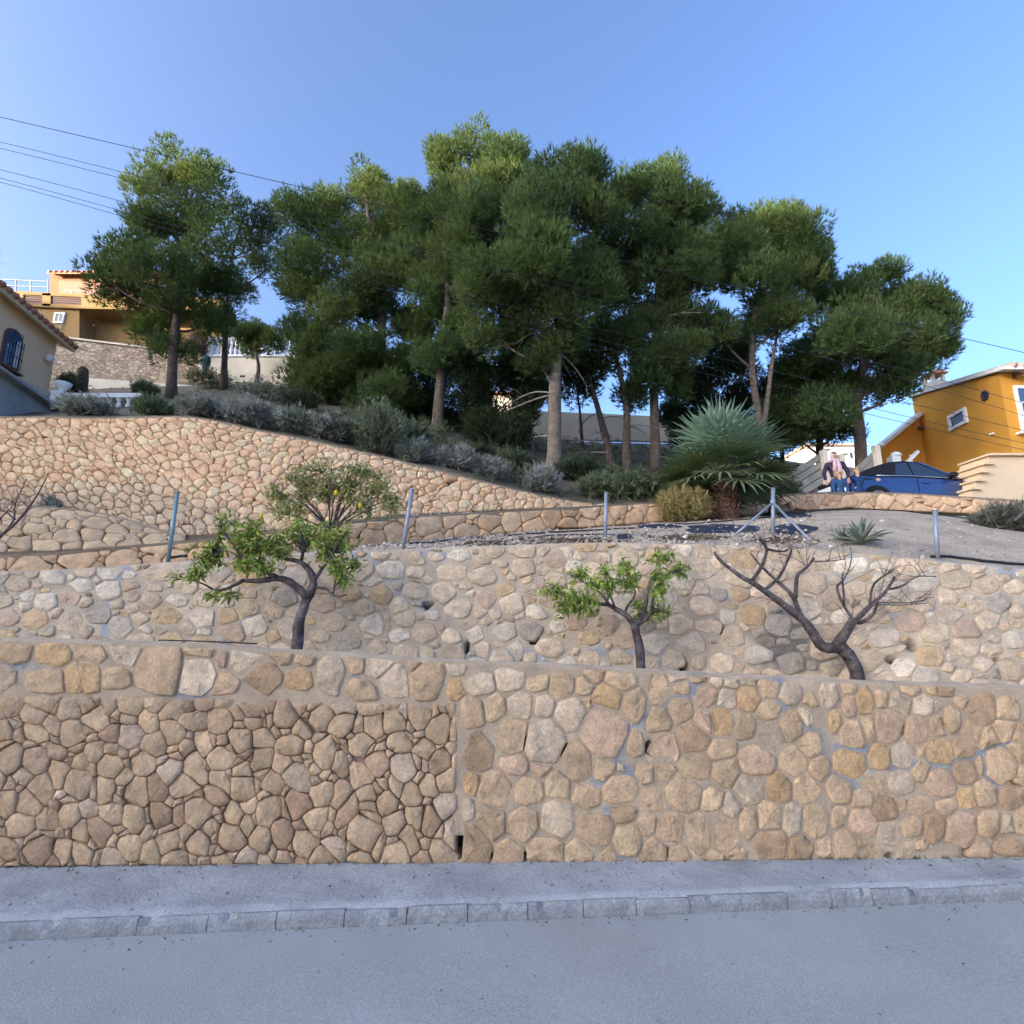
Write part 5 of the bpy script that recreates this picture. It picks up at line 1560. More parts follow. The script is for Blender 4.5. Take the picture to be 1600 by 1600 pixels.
# chimney
ch = on_plane(1461, 606, A + np.array([.7, 0, 0]), nW)
ck = MB()
ck.box(ch + np.array([0, 0, -.25]), (.50, .50, .9)); 
for sx in (-1, 1):
    for sy in (-1, 1): ck.box(ch + np.array([sx * .19, sy * .19, .33]), (.10, .10, .28))
cm = ck.build('chimney', M['pale'], oh)
cc = MB(); cc.box(ch + np.array([0, 0, .50]), (.66, .66, .06)); cc.prism([ch + np.array(q) for q in ((-.30, -.3, .53), (.30, -.3, .53), (0, -.3, .66))], (0, .6, 0)); cc.build('chimney_cap', M['tile'], cm)
# low rear wing with a sloping coping
wy = 19.6
wing = MB(); slab(wing, [(1374, 700), (1432, 652), (1450, 652), (1450, 790), (1374, 790)], wy, .35); wing.build('wing', M['orange'], oh)
cp_ = MB(); a, b = Wp(1371, 700, wy - .04), Wp(1433, 649, wy - .04); cp_.bar(a, b, .5, .12, up=(0, 0, 1)); cp_.build('coping', M['white'], oh)

# white gate posts and stair rail left of the orange house
def post_white(px, r0, r1, Y, w, label, rounded=False):
    t, b = Wp(px, r0, Y), Wp(px, r1, Y)
    th = thing('gate_post', label, 'post', b)
    mb = MB(); mb.box((t + b) / 2, (w, w, t[2] - b[2])); mb.build('shaft', M['white'], th)
    cb = MB()
    if rounded: cb.lathe([(w * .62, 0), (w * .6, .06), (w * .45, .12), (w * .15, .16)], t, 12)
    else: cb.box(t + np.array([0, 0, .03]), (w * 1.25, w * 1.25, .06))
    cb.build('cap', M['white'], th, smooth=rounded)
post_white(1400, 714, 775, 15.8, .26, 'white round topped gate post between the car roof and the orange house', True)
sr = thing('stair_balustrade', 'short sloping white balustrade beside the far corner of the orange house', 'balustrade', Wp(1427, 735, 16.6))
mb = MB(); mb.bar(Wp(1410, 731, 16.6), Wp(1434, 705, 16.6), .10, .09); mb.build('rail', M['white'], sr)
for px, r0, r1 in ((1416, 727, 760), (1423, 719, 760), (1430, 711, 760)):
    t, b = Wp(px, r0, 16.6), Wp(px, r1, 16.6); H = t[2] - b[2]
    mb = MB(); mb.lathe([(.05, 0), (.05, .08), (.025, .14), (.055, H * .45), (.03, H * .8), (.045, H)], b, 8); mb.build('baluster', M['white'], sr, smooth=True)

# stepped cream wall at the right
sw = thing('stepped_wall', 'cream rendered garden wall whose left end steps down in five capped steps', 'garden wall', Wp(1560, 790, 13.0))
st_ = [(1517, 765), (1523, 752), (1530, 739), (1537, 726), (1544, 712)]
Ys = 13.0
mb = MB()
pl = [(1512, 830), (1512, 777)]
for i, (x, y) in enumerate(st_):
    pl += [(x + 1, pl[-1][1]), (x + 1, y + 1)]
pl += [(1800, 716), (1800, 830)]
slab(mb, pl, Ys, .9)
mb.build('wall', M['cream2'], sw)
for i, (x, y) in enumerate(st_):
    a = Wp(x - 2.5, y, Ys); b = Wp(x + 12 if i < 4 else 1800, y + (0 if i < 4 else 4), Ys)
    mb = MB()
    mb.box(((a[0] + b[0]) / 2, Ys + .40, a[2] + .015), (b[0] - a[0], 1.0, .05)); mb.build('cap', M['cream2'], sw)

# concrete panel fence behind the car
cf_ = thing('panel_fence', 'grey concrete panel fence with pale posts rising behind the woman and the car', 'fence', Wp(1300, 770, 15.2))
FY = 15.2
def board(x0, y0, x1, y1, h, Y=FY):
    a, b = Wp(x0, y0, Y), Wp(x1, y1, Y); hz = h
    mb = MB(); mb.prism([a, b, b - np.array([0, 0, hz]), a - np.array([0, 0, hz])], (0, .07, 0)); mb.build('plank', M['conc_dark'], cf_)
for k in range(4): board(1222, 745 + k * 13, 1288, 704 + k * 13, .20, FY + .04)
for k in range(4): board(1322, 744 + k * 12, 1370, 701 + k * 12, .185, FY + .04)
for k in range(3): board(1293, 728 + k * 13, 1316, 716 + k * 13, .20, FY + .06)
for px, r0 in ((1291, 704), (1318, 711), (1374, 697)):
    t, b = Wp(px, r0, FY), Wp(px, 790, FY)
    mb = MB(); mb.box((t + b) / 2, (.16, .16, t[2] - b[2])); mb.box(t + np.array([0, 0, .02]), (.19, .19, .04)); mb.build('fence_post', M['pale'], cf_)

# white house far behind the fence
def house_far(name, label, px0, px1, r_eave, r_base, Y, dep, wm, rm, rise, wins=(), over=.3):
    a, b = Wp(px0, r_eave, Y), Wp(px1, r_base, Y)
    a[0], x1 = Wp(px0, r_eave, Y)[0], Wp(px1, r_eave, Y)[0]
    th = thing(name, label, 'house', ((a[0] + x1) / 2, Y, b[2]))
    mb = MB(); mb.box(((a[0] + x1) / 2, Y + dep / 2, (a[2] + b[2]) / 2), (x1 - a[0], dep, a[2] - b[2])); mb.build('wall', wm, th)
    mb = MB(); z = a[2]; xm0, xm1 = a[0] + dep * .42, x1 - dep * .42
    if xm1 < xm0: xm0 = xm1 = (xm0 + xm1) / 2
    o_ = over; q = [(a[0] - o_, Y - o_, z), (x1 + o_, Y - o_, z), (x1 + o_, Y + dep + o_, z), (a[0] - o_, Y + dep + o_, z)]
    r = [(xm0, Y + dep / 2, z + rise), (xm1, Y + dep / 2, z + rise)]
    mb.add(q + [(p[0], p[1], p[2] + .12) for p in q] + r, [(0, 1, 2, 3), (0, 1, 5, 4), (1, 2, 6, 5), (2, 3, 7, 6), (3, 0, 4, 7), (4, 5, 9, 8), (5, 6, 9), (6, 7, 8, 9), (7, 4, 8)])
    mb.build('roof', rm, th)
    for (px, row, w, h) in wins:
        c = Wp(px, row, Y - .02); s = scale_at(row, Y); window(th, c, (1, 0, 0), (0, 0, 1), w * s, h * s, (0, -1, 0), .07, 'glass_dark')
    return th
house_far('white_house', 'white house far behind the fence, seen under the pine branches left of the car', 1262, 1348, 697, 760, 40, 7, M['white'], M['tile_pale'], .9, [(1300, 712, 8, 12), (1330, 712, 8, 12)])
house_far('tile_roofed_house', 'pale house with an orange tiled roof glimpsed between the trunks of the grove', 732, 800, 617, 680, 36, 7, M['pale'], M['tile'], 1.4, [(752, 632, 8, 10)])

# pale garden wall behind the grove
gw = thing('garden_wall', 'long pale rendered wall with a grey base seen between the pine trunks', 'garden wall', Wp(920, 695, 21.5))
mb = MB(); slab(mb, [(790, 640), (1065, 652), (1065, 690), (790, 684)], 21.5, .25); mb.build('wall', M['pale'], gw)
mb = MB(); slab(mb, [(780, 688), (1075, 694), (1075, 730), (780, 730)], 21.4, .4); mb.build('base', M['conc'], gw)

# ---- left: cream house wall running back, with its eave of tiles
e_far = Wp(118, 545, 15.0)
dN = np.array([.22, -1.0, 0]); dN /= np.linalg.norm(dN)      # towards the street
nC = np.array([-dN[1], dN[0], 0]); nC = nC if nC[0] > 0 else -nC
far = e_far + dN * .35 - nC * .30; far[2] = e_far[2] + .05
ch_ = thing('cream_house', 'cream rendered house with a barred arched window and red tiled eave, at the left edge', 'house', (far[0], far[1], 5.5))
LN = 5.4
near = far + dN * LN
Pw = [np.array([far[0], far[1], 5.2]), far, near, np.array([near[0], near[1], 5.2])]
mb = MB(); mb.prism(Pw, tuple(-nC * 5.0)); mb.build('wall', M['cream'], ch_)
mb = MB()
q0 = e_far.copy(); q1 = e_far + dN * (LN + .7)
rise = np.array([0, 0, 2.4]) - nC * 5.6
for a, b in ((q0, q1),):
    th_ = np.array([0, 0, -.13])
    mb.add([a, b, b + rise, a + rise, a + th_, b + th_, b + rise + th_, a + rise + th_], [(0, 1, 2, 3), (4, 5, 6, 7), (0, 1, 5, 4), (1, 2, 6, 5), (2, 3, 7, 6), (3, 0, 4, 7)])
rfc = mb.build('roof', M['cream2'], ch_)
ru = unit(rise)
tile0 = None
for i in range(25):                                             # barrel tiles, one row per course down the eave
    p = e_far + dN * (.06 + i * .245) + np.array([0, 0, .035])
    tm = MB(); tm.tube([p + nC * .06 - np.array([0, 0, .02]), p + ru * .9, p + ru * 6.0], .075, 7)
    tm.build('tile', M['tile'], rfc, smooth=True)
# arched window with bars
def pc_(px, row): return on_plane(px, row, far, nC)
wl, wr = pc_(4, 560), pc_(29, 575)
cwb = pc_(14, 577); ctop = pc_(19, 516)
Wd = abs((pc_(28, 560) - pc_(3, 548)) @ dN); Hh = ctop[2] - cwb[2]
cx_ = pc_(16, 546)
cb_ = cx_.copy(); cb_[2] = cwb[2]
def arch(w, h, off, n=10):
    pts = [(-w / 2, 0), (w / 2, 0)]
    r = w / 2
    pts += [(r * math.cos(math.pi * k / n), h - r * .8 + r * .8 * math.sin(math.pi * k / n)) for k in range(n + 1)]
    return [cb_ - dN * x + np.array([0, 0, z]) + nC * off for x, z in pts]
mb = MB(); mb.prism(arch(Wd + .06, Hh + .04, .012), tuple(nC * .05)); fr_ = mb.build('window', mat('purple_brown_frame', (.13, .07, .08), rough=.6, var=.1, bump=0), ch_)
mb = MB(); mb.prism(arch(Wd - .06, Hh - .05, .064), tuple(nC * .006)); mb.build('pane', M['glass_blue'], fr_)
mb = MB(); mb.box(cb_ + nC * .07 - dN * Wd * .22 + np.array([0, 0, Hh * .42]), (.05, Wd * .16, Hh * .7)); mb.build('curtain', M['white'], fr_)
for k in range(6):
    x = -Wd / 2 + Wd * (k + .5) / 6
    a = cb_ - dN * x + nC * .14 + np.array([0, 0, .02]); b = a + np.array([0, 0, Hh * (.96 if 0 < k < 5 else .78)])
    mb = MB(); mb.tube([a, b], .008, 6); mb.build('bar', M['iron'], fr_)
for f in (.33, .66):
    mb = MB(); mb.tube([cb_ - dN * (-Wd / 2) + nC * .14 + np.array([0, 0, Hh * f]), cb_ - dN * (Wd / 2) + nC * .14 + np.array([0, 0, Hh * f])], .010, 6); mb.build('bar', M['iron'], fr_)
mb = MB(); mb.bar(cb_ - dN * (Wd / 2 + .1) + nC * .06 - np.array([0, 0, .03]), cb_ + dN * (Wd / 2 + .1) + nC * .06 - np.array([0, 0, .03]), .16, .05); mb.build('sill', M['wood'], ch_)
lp_ = pc_(70, 560); mb = MB(); mb.lathe([(.03, -.10), (.10, -.06), (.12, .03), (.05, .12)], lp_ + nC * .12, 10); mb.bar(lp_, lp_ + nC * .12, .05, .05); mb.build('wall_lamp', M['white'], ch_, smooth=True)
a, b = pc_(14, 590), pc_(74, 618)
for k in range(5):                                              # stone edging at the wall's foot
    p, q = a + (b - a) * k / 5, a + (b - a) * (k + .92) / 5
    mb = MB(); mb.bar(p + nC * .05, q + nC * .05, .10, .16); mb.build('stone', M['pale'], ch_)
# grey ramp parapet in front of it
rp0, rp1 = Wp(0, 585, 9.7), Wp(93, 652, 11.8)
rp1[2] = rp0[2]; dr = unit(rp1 - rp0); rs = rp0 - dr * .45
rp = thing('ramp_parapet', 'plain grey concrete ramp parapet below the cream house at the left edge', 'parapet', (rp1[0], rp1[1], 4.5))
mb = MB(); mb.prism([rs, rp1, rp1 - np.array([0, 0, 2.2]), rs - np.array([0, 0, 2.2])], tuple(np.cross(dr, (0, 0, 1)) * -.25)); mb.build('wall', M['conc'], rp)
mb = MB(); mb.bar(rs + np.array([0, 0, .03]), rp1 + np.array([0, 0, .03]), .34, .06); mb.build('coping', M['conc'], rp)

# ---- balustrades
def baluster_mesh(H, r):
    mb = MB(); mb.lathe([(r, 0), (r, H * .08), (r * .55, H * .14), (r * .9, H * .3), (r * .8, H * .45), (r * .4, H * .72), (r * .75, H * .8), (r * .75, H * .86), (r * .95, H * .92), (r * .95, H)], (0, 0, 0), 9)
    return mk_mesh('baluster', np.array(mb.V), mb.F, M['white'], None, True)
def balustrade(name, label, p0, p1, H, n, r, skip=(), piers=(0, 1), solid=None):
    p0, p1 = np.array(p0), np.array(p1)
    th = thing(name, label, 'balustrade', (p0 + p1) / 2)
    mb = MB(); mb.bar(p0 + np.array([0, 0, H + .05]), p1 + np.array([0, 0, H + .05]), r * 2.8, .11); mb.build('rail', M['white'], th)
    mb = MB(); mb.bar(p0 + np.array([0, 0, -.03]), p1 + np.array([0, 0, -.03]), r * 2.8, .10); mb.build('base', M['white'], th)
    me = baluster_mesh(H - .02, r)
    for i in range(n):
        if i in skip: continue
        link_obj('baluster', me, p0 + (p1 - p0) * (i + .5) / n + np.array([0, 0, .01]), th)
    for f in piers:
        q = p0 + (p1 - p0) * f
        mb = MB(); mb.box(q + np.array([0, 0, H * .5]), (r * 3.4, r * 3.4, H + .25)); mb.build('pier', M['white'], th)
    return th
p0, p1 = Wp(330, 545, 23.5), Wp(462, 561, 23.5)
p1[2] = p0[2] = (p0[2] + p1[2]) / 2 - .1
balustrade('balustrade', 'white balustrade on a cream retaining wall behind the small crooked pine', p0, p1, .78, 19, .085)
rw_ = thing('retaining_wall', 'cream retaining wall beneath the white balustrade, weathered with two drain holes', 'garden wall', (p0 + p1) / 2 - np.array([0, 0, 1.5]))
mb = MB(); mb.box((p0 + p1) / 2 + np.array([0, .10, -1.32]), (p1[0] - p0[0] + 1.0, .35, 2.4)); mb.build('wall', M['pale'], rw_)
for px in (377, 381):
    mb = MB(); c = on_plane(px, 588, p0 + np.array([0, -.075, 0]), (0, 1, 0)); mb.tube([c - np.array([0, .01, 0]), c + np.array([0, .05, 0])], .06, 8); mb.build('drain_hole', M['iron'], rw_)
b0, b1 = Wp(104, 626, 12.6), Wp(222, 641, 12.6); b1[2] = b0[2]
b0[2] = b1[2] = Wp(160, 641, 12.6)[2]
balustrade('balustrade', 'short white balustrade above the grey blue shrub near the cream house', b0, b1, .30, 8, .075, skip=(1, 2), piers=())
ur = Wp(95, 622, 12.6)
th = thing('garden_urn', 'white pillar with an urn at the left end of the short balustrade', 'urn', ur - np.array([0, 0, .2]))
mb = MB(); mb.box(ur - np.array([0, 0, .1]), (.28, .28, .5)); mb.build('pillar', M['white'], th)
mb = MB(); mb.lathe([(.09, .15), (.06, .20), (.15, .28), (.19, .38), (.17, .40), (.05, .36)], ur, 12); mb.build('bowl', M['white'], th, smooth=True)
sc_ = MB(); sc_.bar(Wp(60, 632, 12.4), Wp(92, 624, 12.5), .14, .08); th = thing('handrail', 'white sloping handrail leading up to the urn pillar', 'handrail', Wp(60, 632, 12.4)); sc_.build('rail', M['white'], th)
mb = MB(); mb.bar(Wp(82, 628, 12.45), Wp(82, 648, 12.45), .07, .07, up=(0, 1, 0)); mb.build('baluster', M['white'], th)
# tree stump, stones and pale terrace edge behind the balustrade
rng = np.random.default_rng(61)
sp_ = Wp(126, 612, 15.5)
th = thing('tree_stump', 'tall dark dead palm stump standing behind the short balustrade', 'stump', sp_)
mb = MB(); mb.tube([sp_ - np.array([0, 0, .4]), sp_ + np.array([0, 0, .4]), sp_ + np.array([-.03, 0, .72]), sp_ + np.array([-.05, 0, .80])], [.16, .14, .13, .07], 10, jit=.15, rng=rng); mb.build('trunk', M['bark'], th, smooth=True)
te = thing('terrace_edge', 'low pale rendered terrace edge below the rubble wall of the yellow villa', 'garden wall', Wp(190, 612, 21.5))
mb = MB(); slab(mb, [(128, 590), (300, 602), (300, 640), (128, 640)], 21.5, .4); mb.build('wall', M['pale'], te)
shrub('small bush beside the dead stump by the urn pillar', 112, 612, 40, 30, OLIVE + GREENG, 271, stems=26, length=.14, width=.03, at=Wp(110, 612, 15.2))
shrub('small green spiky plant on the terrace above the short balustrade', 226, 620, 34, 28, GREENG, 272, stems=22, length=.18, width=.03, at=Wp(226, 622, 15))

# ---- yellow villa on the upper left
VY = 26.0
yv = thing('yellow_villa', 'yellow rendered villa with a flat terrace, brown slatted parapet and tiled penthouse, upper left', 'house', Wp(150, 560, VY))
mb = MB(); slab(mb, [(-120, 476), (124, 479), (124, 575), (-120, 575)], VY, 6.0); mb.build('wall', M['yellow'], yv)
mb = MB(); slab(mb, [(125, 487), (345, 492), (345, 580), (125, 580)], VY + 1.1, 5.0); mb.build('recessed_wall', M['yellow'], yv)
mb = MB(); slab(mb, [(-120, 452), (36, 455), (36, 476), (-120, 476)], VY - .15, .3); slab(mb, [(66, 458), (79, 458), (79, 478), (66, 478)], VY - .15, .3); slab(mb, [(127, 460), (345, 466), (345, 486), (127, 482)], VY - .15, 1.6); slab(mb, [(36, 455), (127, 460), (127, 464), (36, 460)], VY - .15, .3); slab(mb, [(36, 473), (127, 477), (127, 482), (36, 478)], VY - .15, .3); mb.build('parapet', M['yellow'], yv)
for x0, x1 in ((36, 66), (79, 127)):
    for k in range(4):
        ra_, rb_ = 460 + (x0 - 36) * .055 + k * 3.4, 460 + (x1 - 36) * .055 + k * 3.4
        mb = MB(); mb.prism([Wp(x0, ra_, VY - .1), Wp(x1, rb_, VY - .1), Wp(x1, rb_ + 2.7, VY - .1), Wp(x0, ra_ + 2.7, VY - .1)], (0, .05, 0)); mb.build('slat', M['brown'], yv)
c = Wp(93, 497, VY - .02); s_v = scale_at(497, VY)
window(yv, c, (1, 0, 0), (0, 0, 1), 17 * s_v, 18 * s_v, (0, -1, 0), .10, 'glass_dark', (2, 1))
mb = MB(); mb.lathe([(.03, -.08), (.10, -.03), (.10, .05), (.03, .10)], Wp(145, 509, VY + 1.0), 8); mb.build('wall_lamp', M['white'], yv, smooth=True)
mb = MB(); mb.tube([Wp(101, 492, VY - .06), Wp(94, 516, VY - .06)], .025, 6); mb.build('drainpipe', M['conc'], yv)
PY_ = VY + 3.5
mb = MB(); slab(mb, [(78, 427), (240, 434), (240, 470), (78, 466)], PY_, 4); mb.build('penthouse', mat('dull_orange_render', (.30, .16, .085), var=.12, vscale=1, bump=0), yv)
mb = MB(); slab(mb, [(92, 438), (236, 446), (236, 468), (92, 464)], PY_ - .05, .04); mb.build('shaded_terrace_panel', mat('salmon_terrace_shade', (.42, .21, .14), bump=0, var=.06), yv)  # salmon panel whose colour stands in for the penthouse's shaded terrace
rfv = MB(); a, b = Wp(73, 425, PY_ - .35), Wp(246, 432, PY_ - .35); b[2] = a[2]
rfv.add([a, b, b + np.array([-.6, 2.6, .9]), a + np.array([.6, 2.6, .9]), a - np.array([0, 0, .12]), b - np.array([0, 0, .12])], [(0, 1, 2, 3), (0, 1, 5, 4)])
rv_ = rfv.build('roof', M['tile'], yv)
n_t = 20
for i in range(n_t):
    p = a + (b - a) * (i + .5) / n_t + np.array([0, 0, .02])
    tm = MB(); tm.tube([p - np.array([0, .04, 0]), p + np.array([0, 2.5, .86])], .085, 6); tm.build('tile', M['tile'], rv_, smooth=True)
rt = MB()
for (x0, y0, x1, y1) in ((-60, 434, 76, 440), (-60, 444, 76, 449), (80, 462, 180, 466), (100, 454, 180, 458)):
    rt.bar(Wp(x0, y0, VY + .6), Wp(x1, y1, VY + .6), .04, .04)
rr_ = rt.build('railing', M['conc'], yv)
for px in (-20, 1, 25, 48, 75, 112, 150):
    y = 437 if px < 77 else 455
    mb = MB(); mb.bar(Wp(px, y, VY + .6), Wp(px, y + 22, VY + .6), .05, .05, up=(0, 1, 0)); mb.build('railing_post', M['conc'], rr_)
vw = thing('rubble_wall', 'fine brown rubble retaining wall below the yellow villa, behind the broad left pine', 'stone wall', Wp(200, 600, 23.8))
mb = MB(); slab(mb, [(60, 526), (120, 533), (315, 556), (335, 560), (335, 640), (60, 640)], 23.8, .5); mb.build('wall', M['rubble_far'], vw)
mb = MB(); mb.bar(Wp(60, 525, 24.0), Wp(335, 559, 24.0), .5, .08); mb.build('coping', M['pale'], vw)
# closed dark green parasol hanging beside the slim pine
pt, pbm = Wp(318, 556, 22.5), Wp(319, 590, 22.5)
th = thing('closed_parasol', 'closed dark green pointed parasol between the rubble wall and the balustrade', 'parasol', pbm)
H = pt[2] - pbm[2]
mb = MB(); mb.lathe([(.02, 0), (.10, H * .25), (.21, H * .75), (.16, H * .96), (.03, H)], pbm, 8); mb.build('canopy', mat('green_cloth', (.04, .07, .075), bump=0), th)
mb = MB(); mb.tube([pbm - np.array([0, 0, 1.2]), pbm + np.array([0, 0, .1])], .025, 6); mb.build('pole', M['conc'], th)
shrub('reddish brown dry bush on top of the rubble wall, left of the slim pine', 316, 560, 46, 70, [(.16, .095, .09), (.20, .125, .11), (.12, .08, .075)], 273, stems=40, length=.2, width=.03, at=Wp(312, 566, 23.4))

# ------------------------------------------------------------------ street furniture on the terrace
M['galv'] = mat('galvanised_steel', (.29, .32, .36), rough=.5, var=.18, vscale=8, fine=.1, bump=.1, metallic=.35)
M['galv_teal'] = mat('galvanised_steel_teal', (.21, .30, .32), rough=.5, var=.2, vscale=8, fine=.1, bump=.1, metallic=.3)
M['hose'] = mat('black_hose', (.025, .025, .03), rough=.5, var=.1, bump=0)
M['tarp'] = mat('weed_membrane', (.035, .042, .065), rough=.6, var=.3, vscale=6, fine=.2, bump=.5, bscale=20, bdist=.02)
GP = 'metal fence posts along the terrace edge'
for (bx_, by_, tx_, ty_, lab, mt, r) in [
    (262, 882, 277, 770, 'teal grey metal fence post standing left of the leafy fruit trees', 'galv_teal', .021),
    (629, 862, 644, 765, 'plain metal fence post right of the twiggy bush tree', 'galv', .021),
    (946, 842, 947, 770, 'plain metal fence post on the gravel in front of the low wall end', 'galv', .020),
    (1465, 872, 1461, 798, 'plain grey metal fence post on the dirt bank at the right', 'galv', .021)]:
    b = hit(bx_, by_); t = Wp(tx_, ty_, b[1])
    th = thing('fence_post', lab, 'post', b, GP)
    mb = MB(); mb.tube([b - (t - b) * .05, t], r, 10); mb.build('tube', M[mt], th, smooth=True)
    mb = MB(); mb.tube([t - (t - b) * .01, t + (t - b) * .012], r * 1.12, 10); mb.build('cap', M[mt], th, smooth=True)
b = hit(1207, 836); t = Wp(1208, 764, b[1])
th = thing('fence_post', 'metal corner fence post with two diagonal braces, in front of the palm', 'post', b, GP)
mb = MB(); mb.tube([b - np.array([0, 0, .05]), t], .023, 10); mb.build('tube', M['galv'], th, smooth=True)
mb = MB(); mb.tube([t - np.array([0, 0, .005]), t + np.array([0, 0, .012])], .026, 10); mb.build('cap', M['galv'], th, smooth=True)
cl_ = Wp(1207.5, 785, b[1]); mb = MB(); mb.tube([cl_ - np.array([0, 0, .03]), cl_ + np.array([0, 0, .03])], .031, 10); mb.build('collar', M['galv'], th, smooth=True)
for (x, y) in ((1140, 839), (1268, 843)):
    f = hit(x, y); mb = MB(); mb.tube([cl_, f - np.array([0, 0, .03])], .014, 8); mb.build('brace', M['galv'], th, smooth=True)

def ground_tube(name, label, cat, pts, r, m, lift=.0, wob=.0, seed=1):
    rng = np.random.default_rng(seed)
    P = [hit(x, y) for x, y in pts]
    Q = resample(P, len(P) * 5)
    for q in Q:
        q[2] = max(q[2], ground_z(q[0], q[1]) + r) + lift + abs(rng.normal(0, wob))
    mb = MB(); mb.tube(Q, r, 6); o = mb.build(name, M[m], None, smooth=True)
    setp(o, label, cat)
ground_tube('irrigation_hose', 'long black irrigation hose lying on the gravel along the low wall foot', 'hose', [(590, 853), (640, 851), (690, 846), (750, 838), (850, 834), (950, 828), (1019, 824), (1090, 818), (1150, 814), (1205, 808)], .011, 'hose')
ground_tube('irrigation_hose', 'short black hose curving over the gravel near the middle of the terrace', 'hose', [(812, 844), (840, 840), (872, 837), (915, 836), (962, 837)], .009, 'hose')
ground_tube('irrigation_hose', 'black pipe lying on the edge of the dirt bank, lower right', 'hose', [(1455, 872), (1480, 871), (1510, 875), (1550, 880), (1600, 884), (1660, 890)], .014, 'hose')
ground_tube('irrigation_hose', 'thin black drip line over the crest of the dirt bank', 'hose', [(1240, 806), (1275, 801), (1330, 798), (1400, 801), (1462, 808), (1530, 818), (1600, 829), (1700, 848)], .010, 'hose', lift=.03)
ground_tube('irrigation_hose', 'bit of black hose hanging on the ledge behind the teal post', 'hose', [(262, 872), (275, 871), (290, 876)], .016, 'hose', lift=.05)
w_ = w2.inv(np.array([240.0, 375.0]), np.array([1006.0, 1011.0]))
pA = w1.at(*[np.array(q) for q in w1.inv(np.array([225.0, 300.0, 385.0]), np.array([1005.0, 1007.0, 1011.0]))]); pA[:, 1] += .16; pA[:, 2] += .015
mb = MB(); mb.tube(resample(list(pA), 9), .0055, 6); setp(mb.build('irrigation_hose', M['hose'], None, smooth=True), 'black hose lying on the top of the lower wall, left of the larger fruit tree', 'hose')

def ground_sheet(name, label, cat, cx, cy, rx, ry, m, seed, lift=.012):
    rng = np.random.default_rng(seed)
    n = 22; V = []
    c = hit(cx, cy)
    rows = (0, .5, .85, 1.0)
    for ri, f in enumerate(rows):
        for k in range(n):
            a = 2 * math.pi * k / n
            rr = f * (1 + .28 * mnoise.noise(Vector((math.cos(a) * 1.5 + seed, math.sin(a) * 1.5, 0))))
            p = hit(cx + rx * rr * math.cos(a), cy + ry * rr * math.sin(a))
            V.append((p[0], p[1], p[2] + lift * (0.2 if ri == 3 else 1) + .012 * rng.random()))
    F = [(i * n + k, i * n + (k + 1) % n, (i + 1) * n + (k + 1) % n, (i + 1) * n + k) for i in range(3) for k in range(n)]
    o = obj(name, np.array(V), F, M[m], None, None, True)
    setp(o, label, cat)
ground_sheet('weed_membrane', 'large dark sheet of weed membrane on the gravel between palm and braced post', 'sheet', 1125, 827, 62, 7, 'tarp', 1)
ground_sheet('weed_membrane', 'dark sheet of weed membrane at the right foot of the braced post', 'sheet', 1240, 828, 34, 9, 'tarp', 2)
ground_sheet('weed_membrane', 'small dark scrap of membrane by the plain post in front of the low wall end', 'sheet', 975, 839, 14, 4, 'tarp', 3)
ground_sheet('weed_membrane', 'dark strip of membrane on the gravel below the straw coloured bush', 'sheet', 1030, 823, 34, 3, 'tarp', 4)
ground_sheet('weed_membrane', 'dark curled membrane edge behind the braced post, below the low wall', 'sheet', 1232, 806, 36, 4, 'tarp', 5)

# gravel and litter on the terrace: too many to count
rng = np.random.default_rng(95)
oc = np.array([(1, 0, 0), (-1, 0, 0), (0, 1, 0), (0, -1, 0), (0, 0, 1), (0, 0, -1)], float)
of = np.array([(0, 2, 4), (2, 1, 4), (1, 3, 4), (3, 0, 4), (2, 0, 5), (1, 2, 5), (3, 1, 5), (0, 3, 5)])
Vs, Fs, Ks = [], [], []
cnt = 0
for _ in range(9000):
    x, y = rng.uniform(560, 1640), rng.uniform(800, 885)
    if y > np.interp(x, [560, 900, 1250, 1600], [866, 850, 858, 890]): continue
    p = hit(x, y)
    if p is None or p[1] > 12.5: continue
    if x > 1275 and rng.random() < .93: continue
    r = float(np.clip(rng.lognormal(-4.2, .42), .006, .05)) * (1.0 if x < 1275 else .8)
    q = oc * r * rng.uniform(.6, 1.3, (6, 1)); a = rng.uniform(0, 6.28); ca, sa = math.cos(a), math.sin(a)
    q = q @ np.array([[ca, -sa, 0], [sa, ca, 0], [0, 0, .75]]) + p + np.array([0, 0, r * .3])
    Vs.append(q); Fs.append(of + cnt); cnt += 6
    Ks.append(np.tile(np.array([(.58, .50, .40), (.50, .40, .30), (.64, .60, .53), (.42, .33, .25), (.33, .28, .24)][rng.integers(5)]) * rng.uniform(.8, 1.15), (6, 1)))
o = obj('gravel', np.concatenate(Vs), np.concatenate(Fs), M['stone'], None, np.concatenate(Ks), False, origin=(0, 0, 0)); o['kind'] = 'stuff'
P = []
for (cx, cy, rx, ry, n) in ((880, 846, 90, 5, 420), (1075, 842, 60, 4, 420), (760, 850, 50, 5, 180), (1215, 846, 50, 5, 260), (1240, 797, 30, 6, 160)):
    for _ in range(n):
        p = hit(cx + rng.normal(0, .5) * rx, cy + rng.normal(0, .5) * ry)
        if p is not None and p[1] < 12: P.append(p + np.array([0, 0, .012]))
P = np.array(P); D = unit(rng.normal(0, 1, P.shape) * np.array([1, 1, .35]))
cc = np.array([(.12, .065, .05), (.20, .14, .09), (.09, .07, .05), (.25, .20, .13)])[rng.integers(0, 4, len(P))]
V, F, K = leaf_quads(P, D, .07, .025, rng, cc)
o = obj('leaf_litter', V, F, M['leaves'], None, K, False, origin=(0, 0, 0)); o['kind'] = 'stuff'

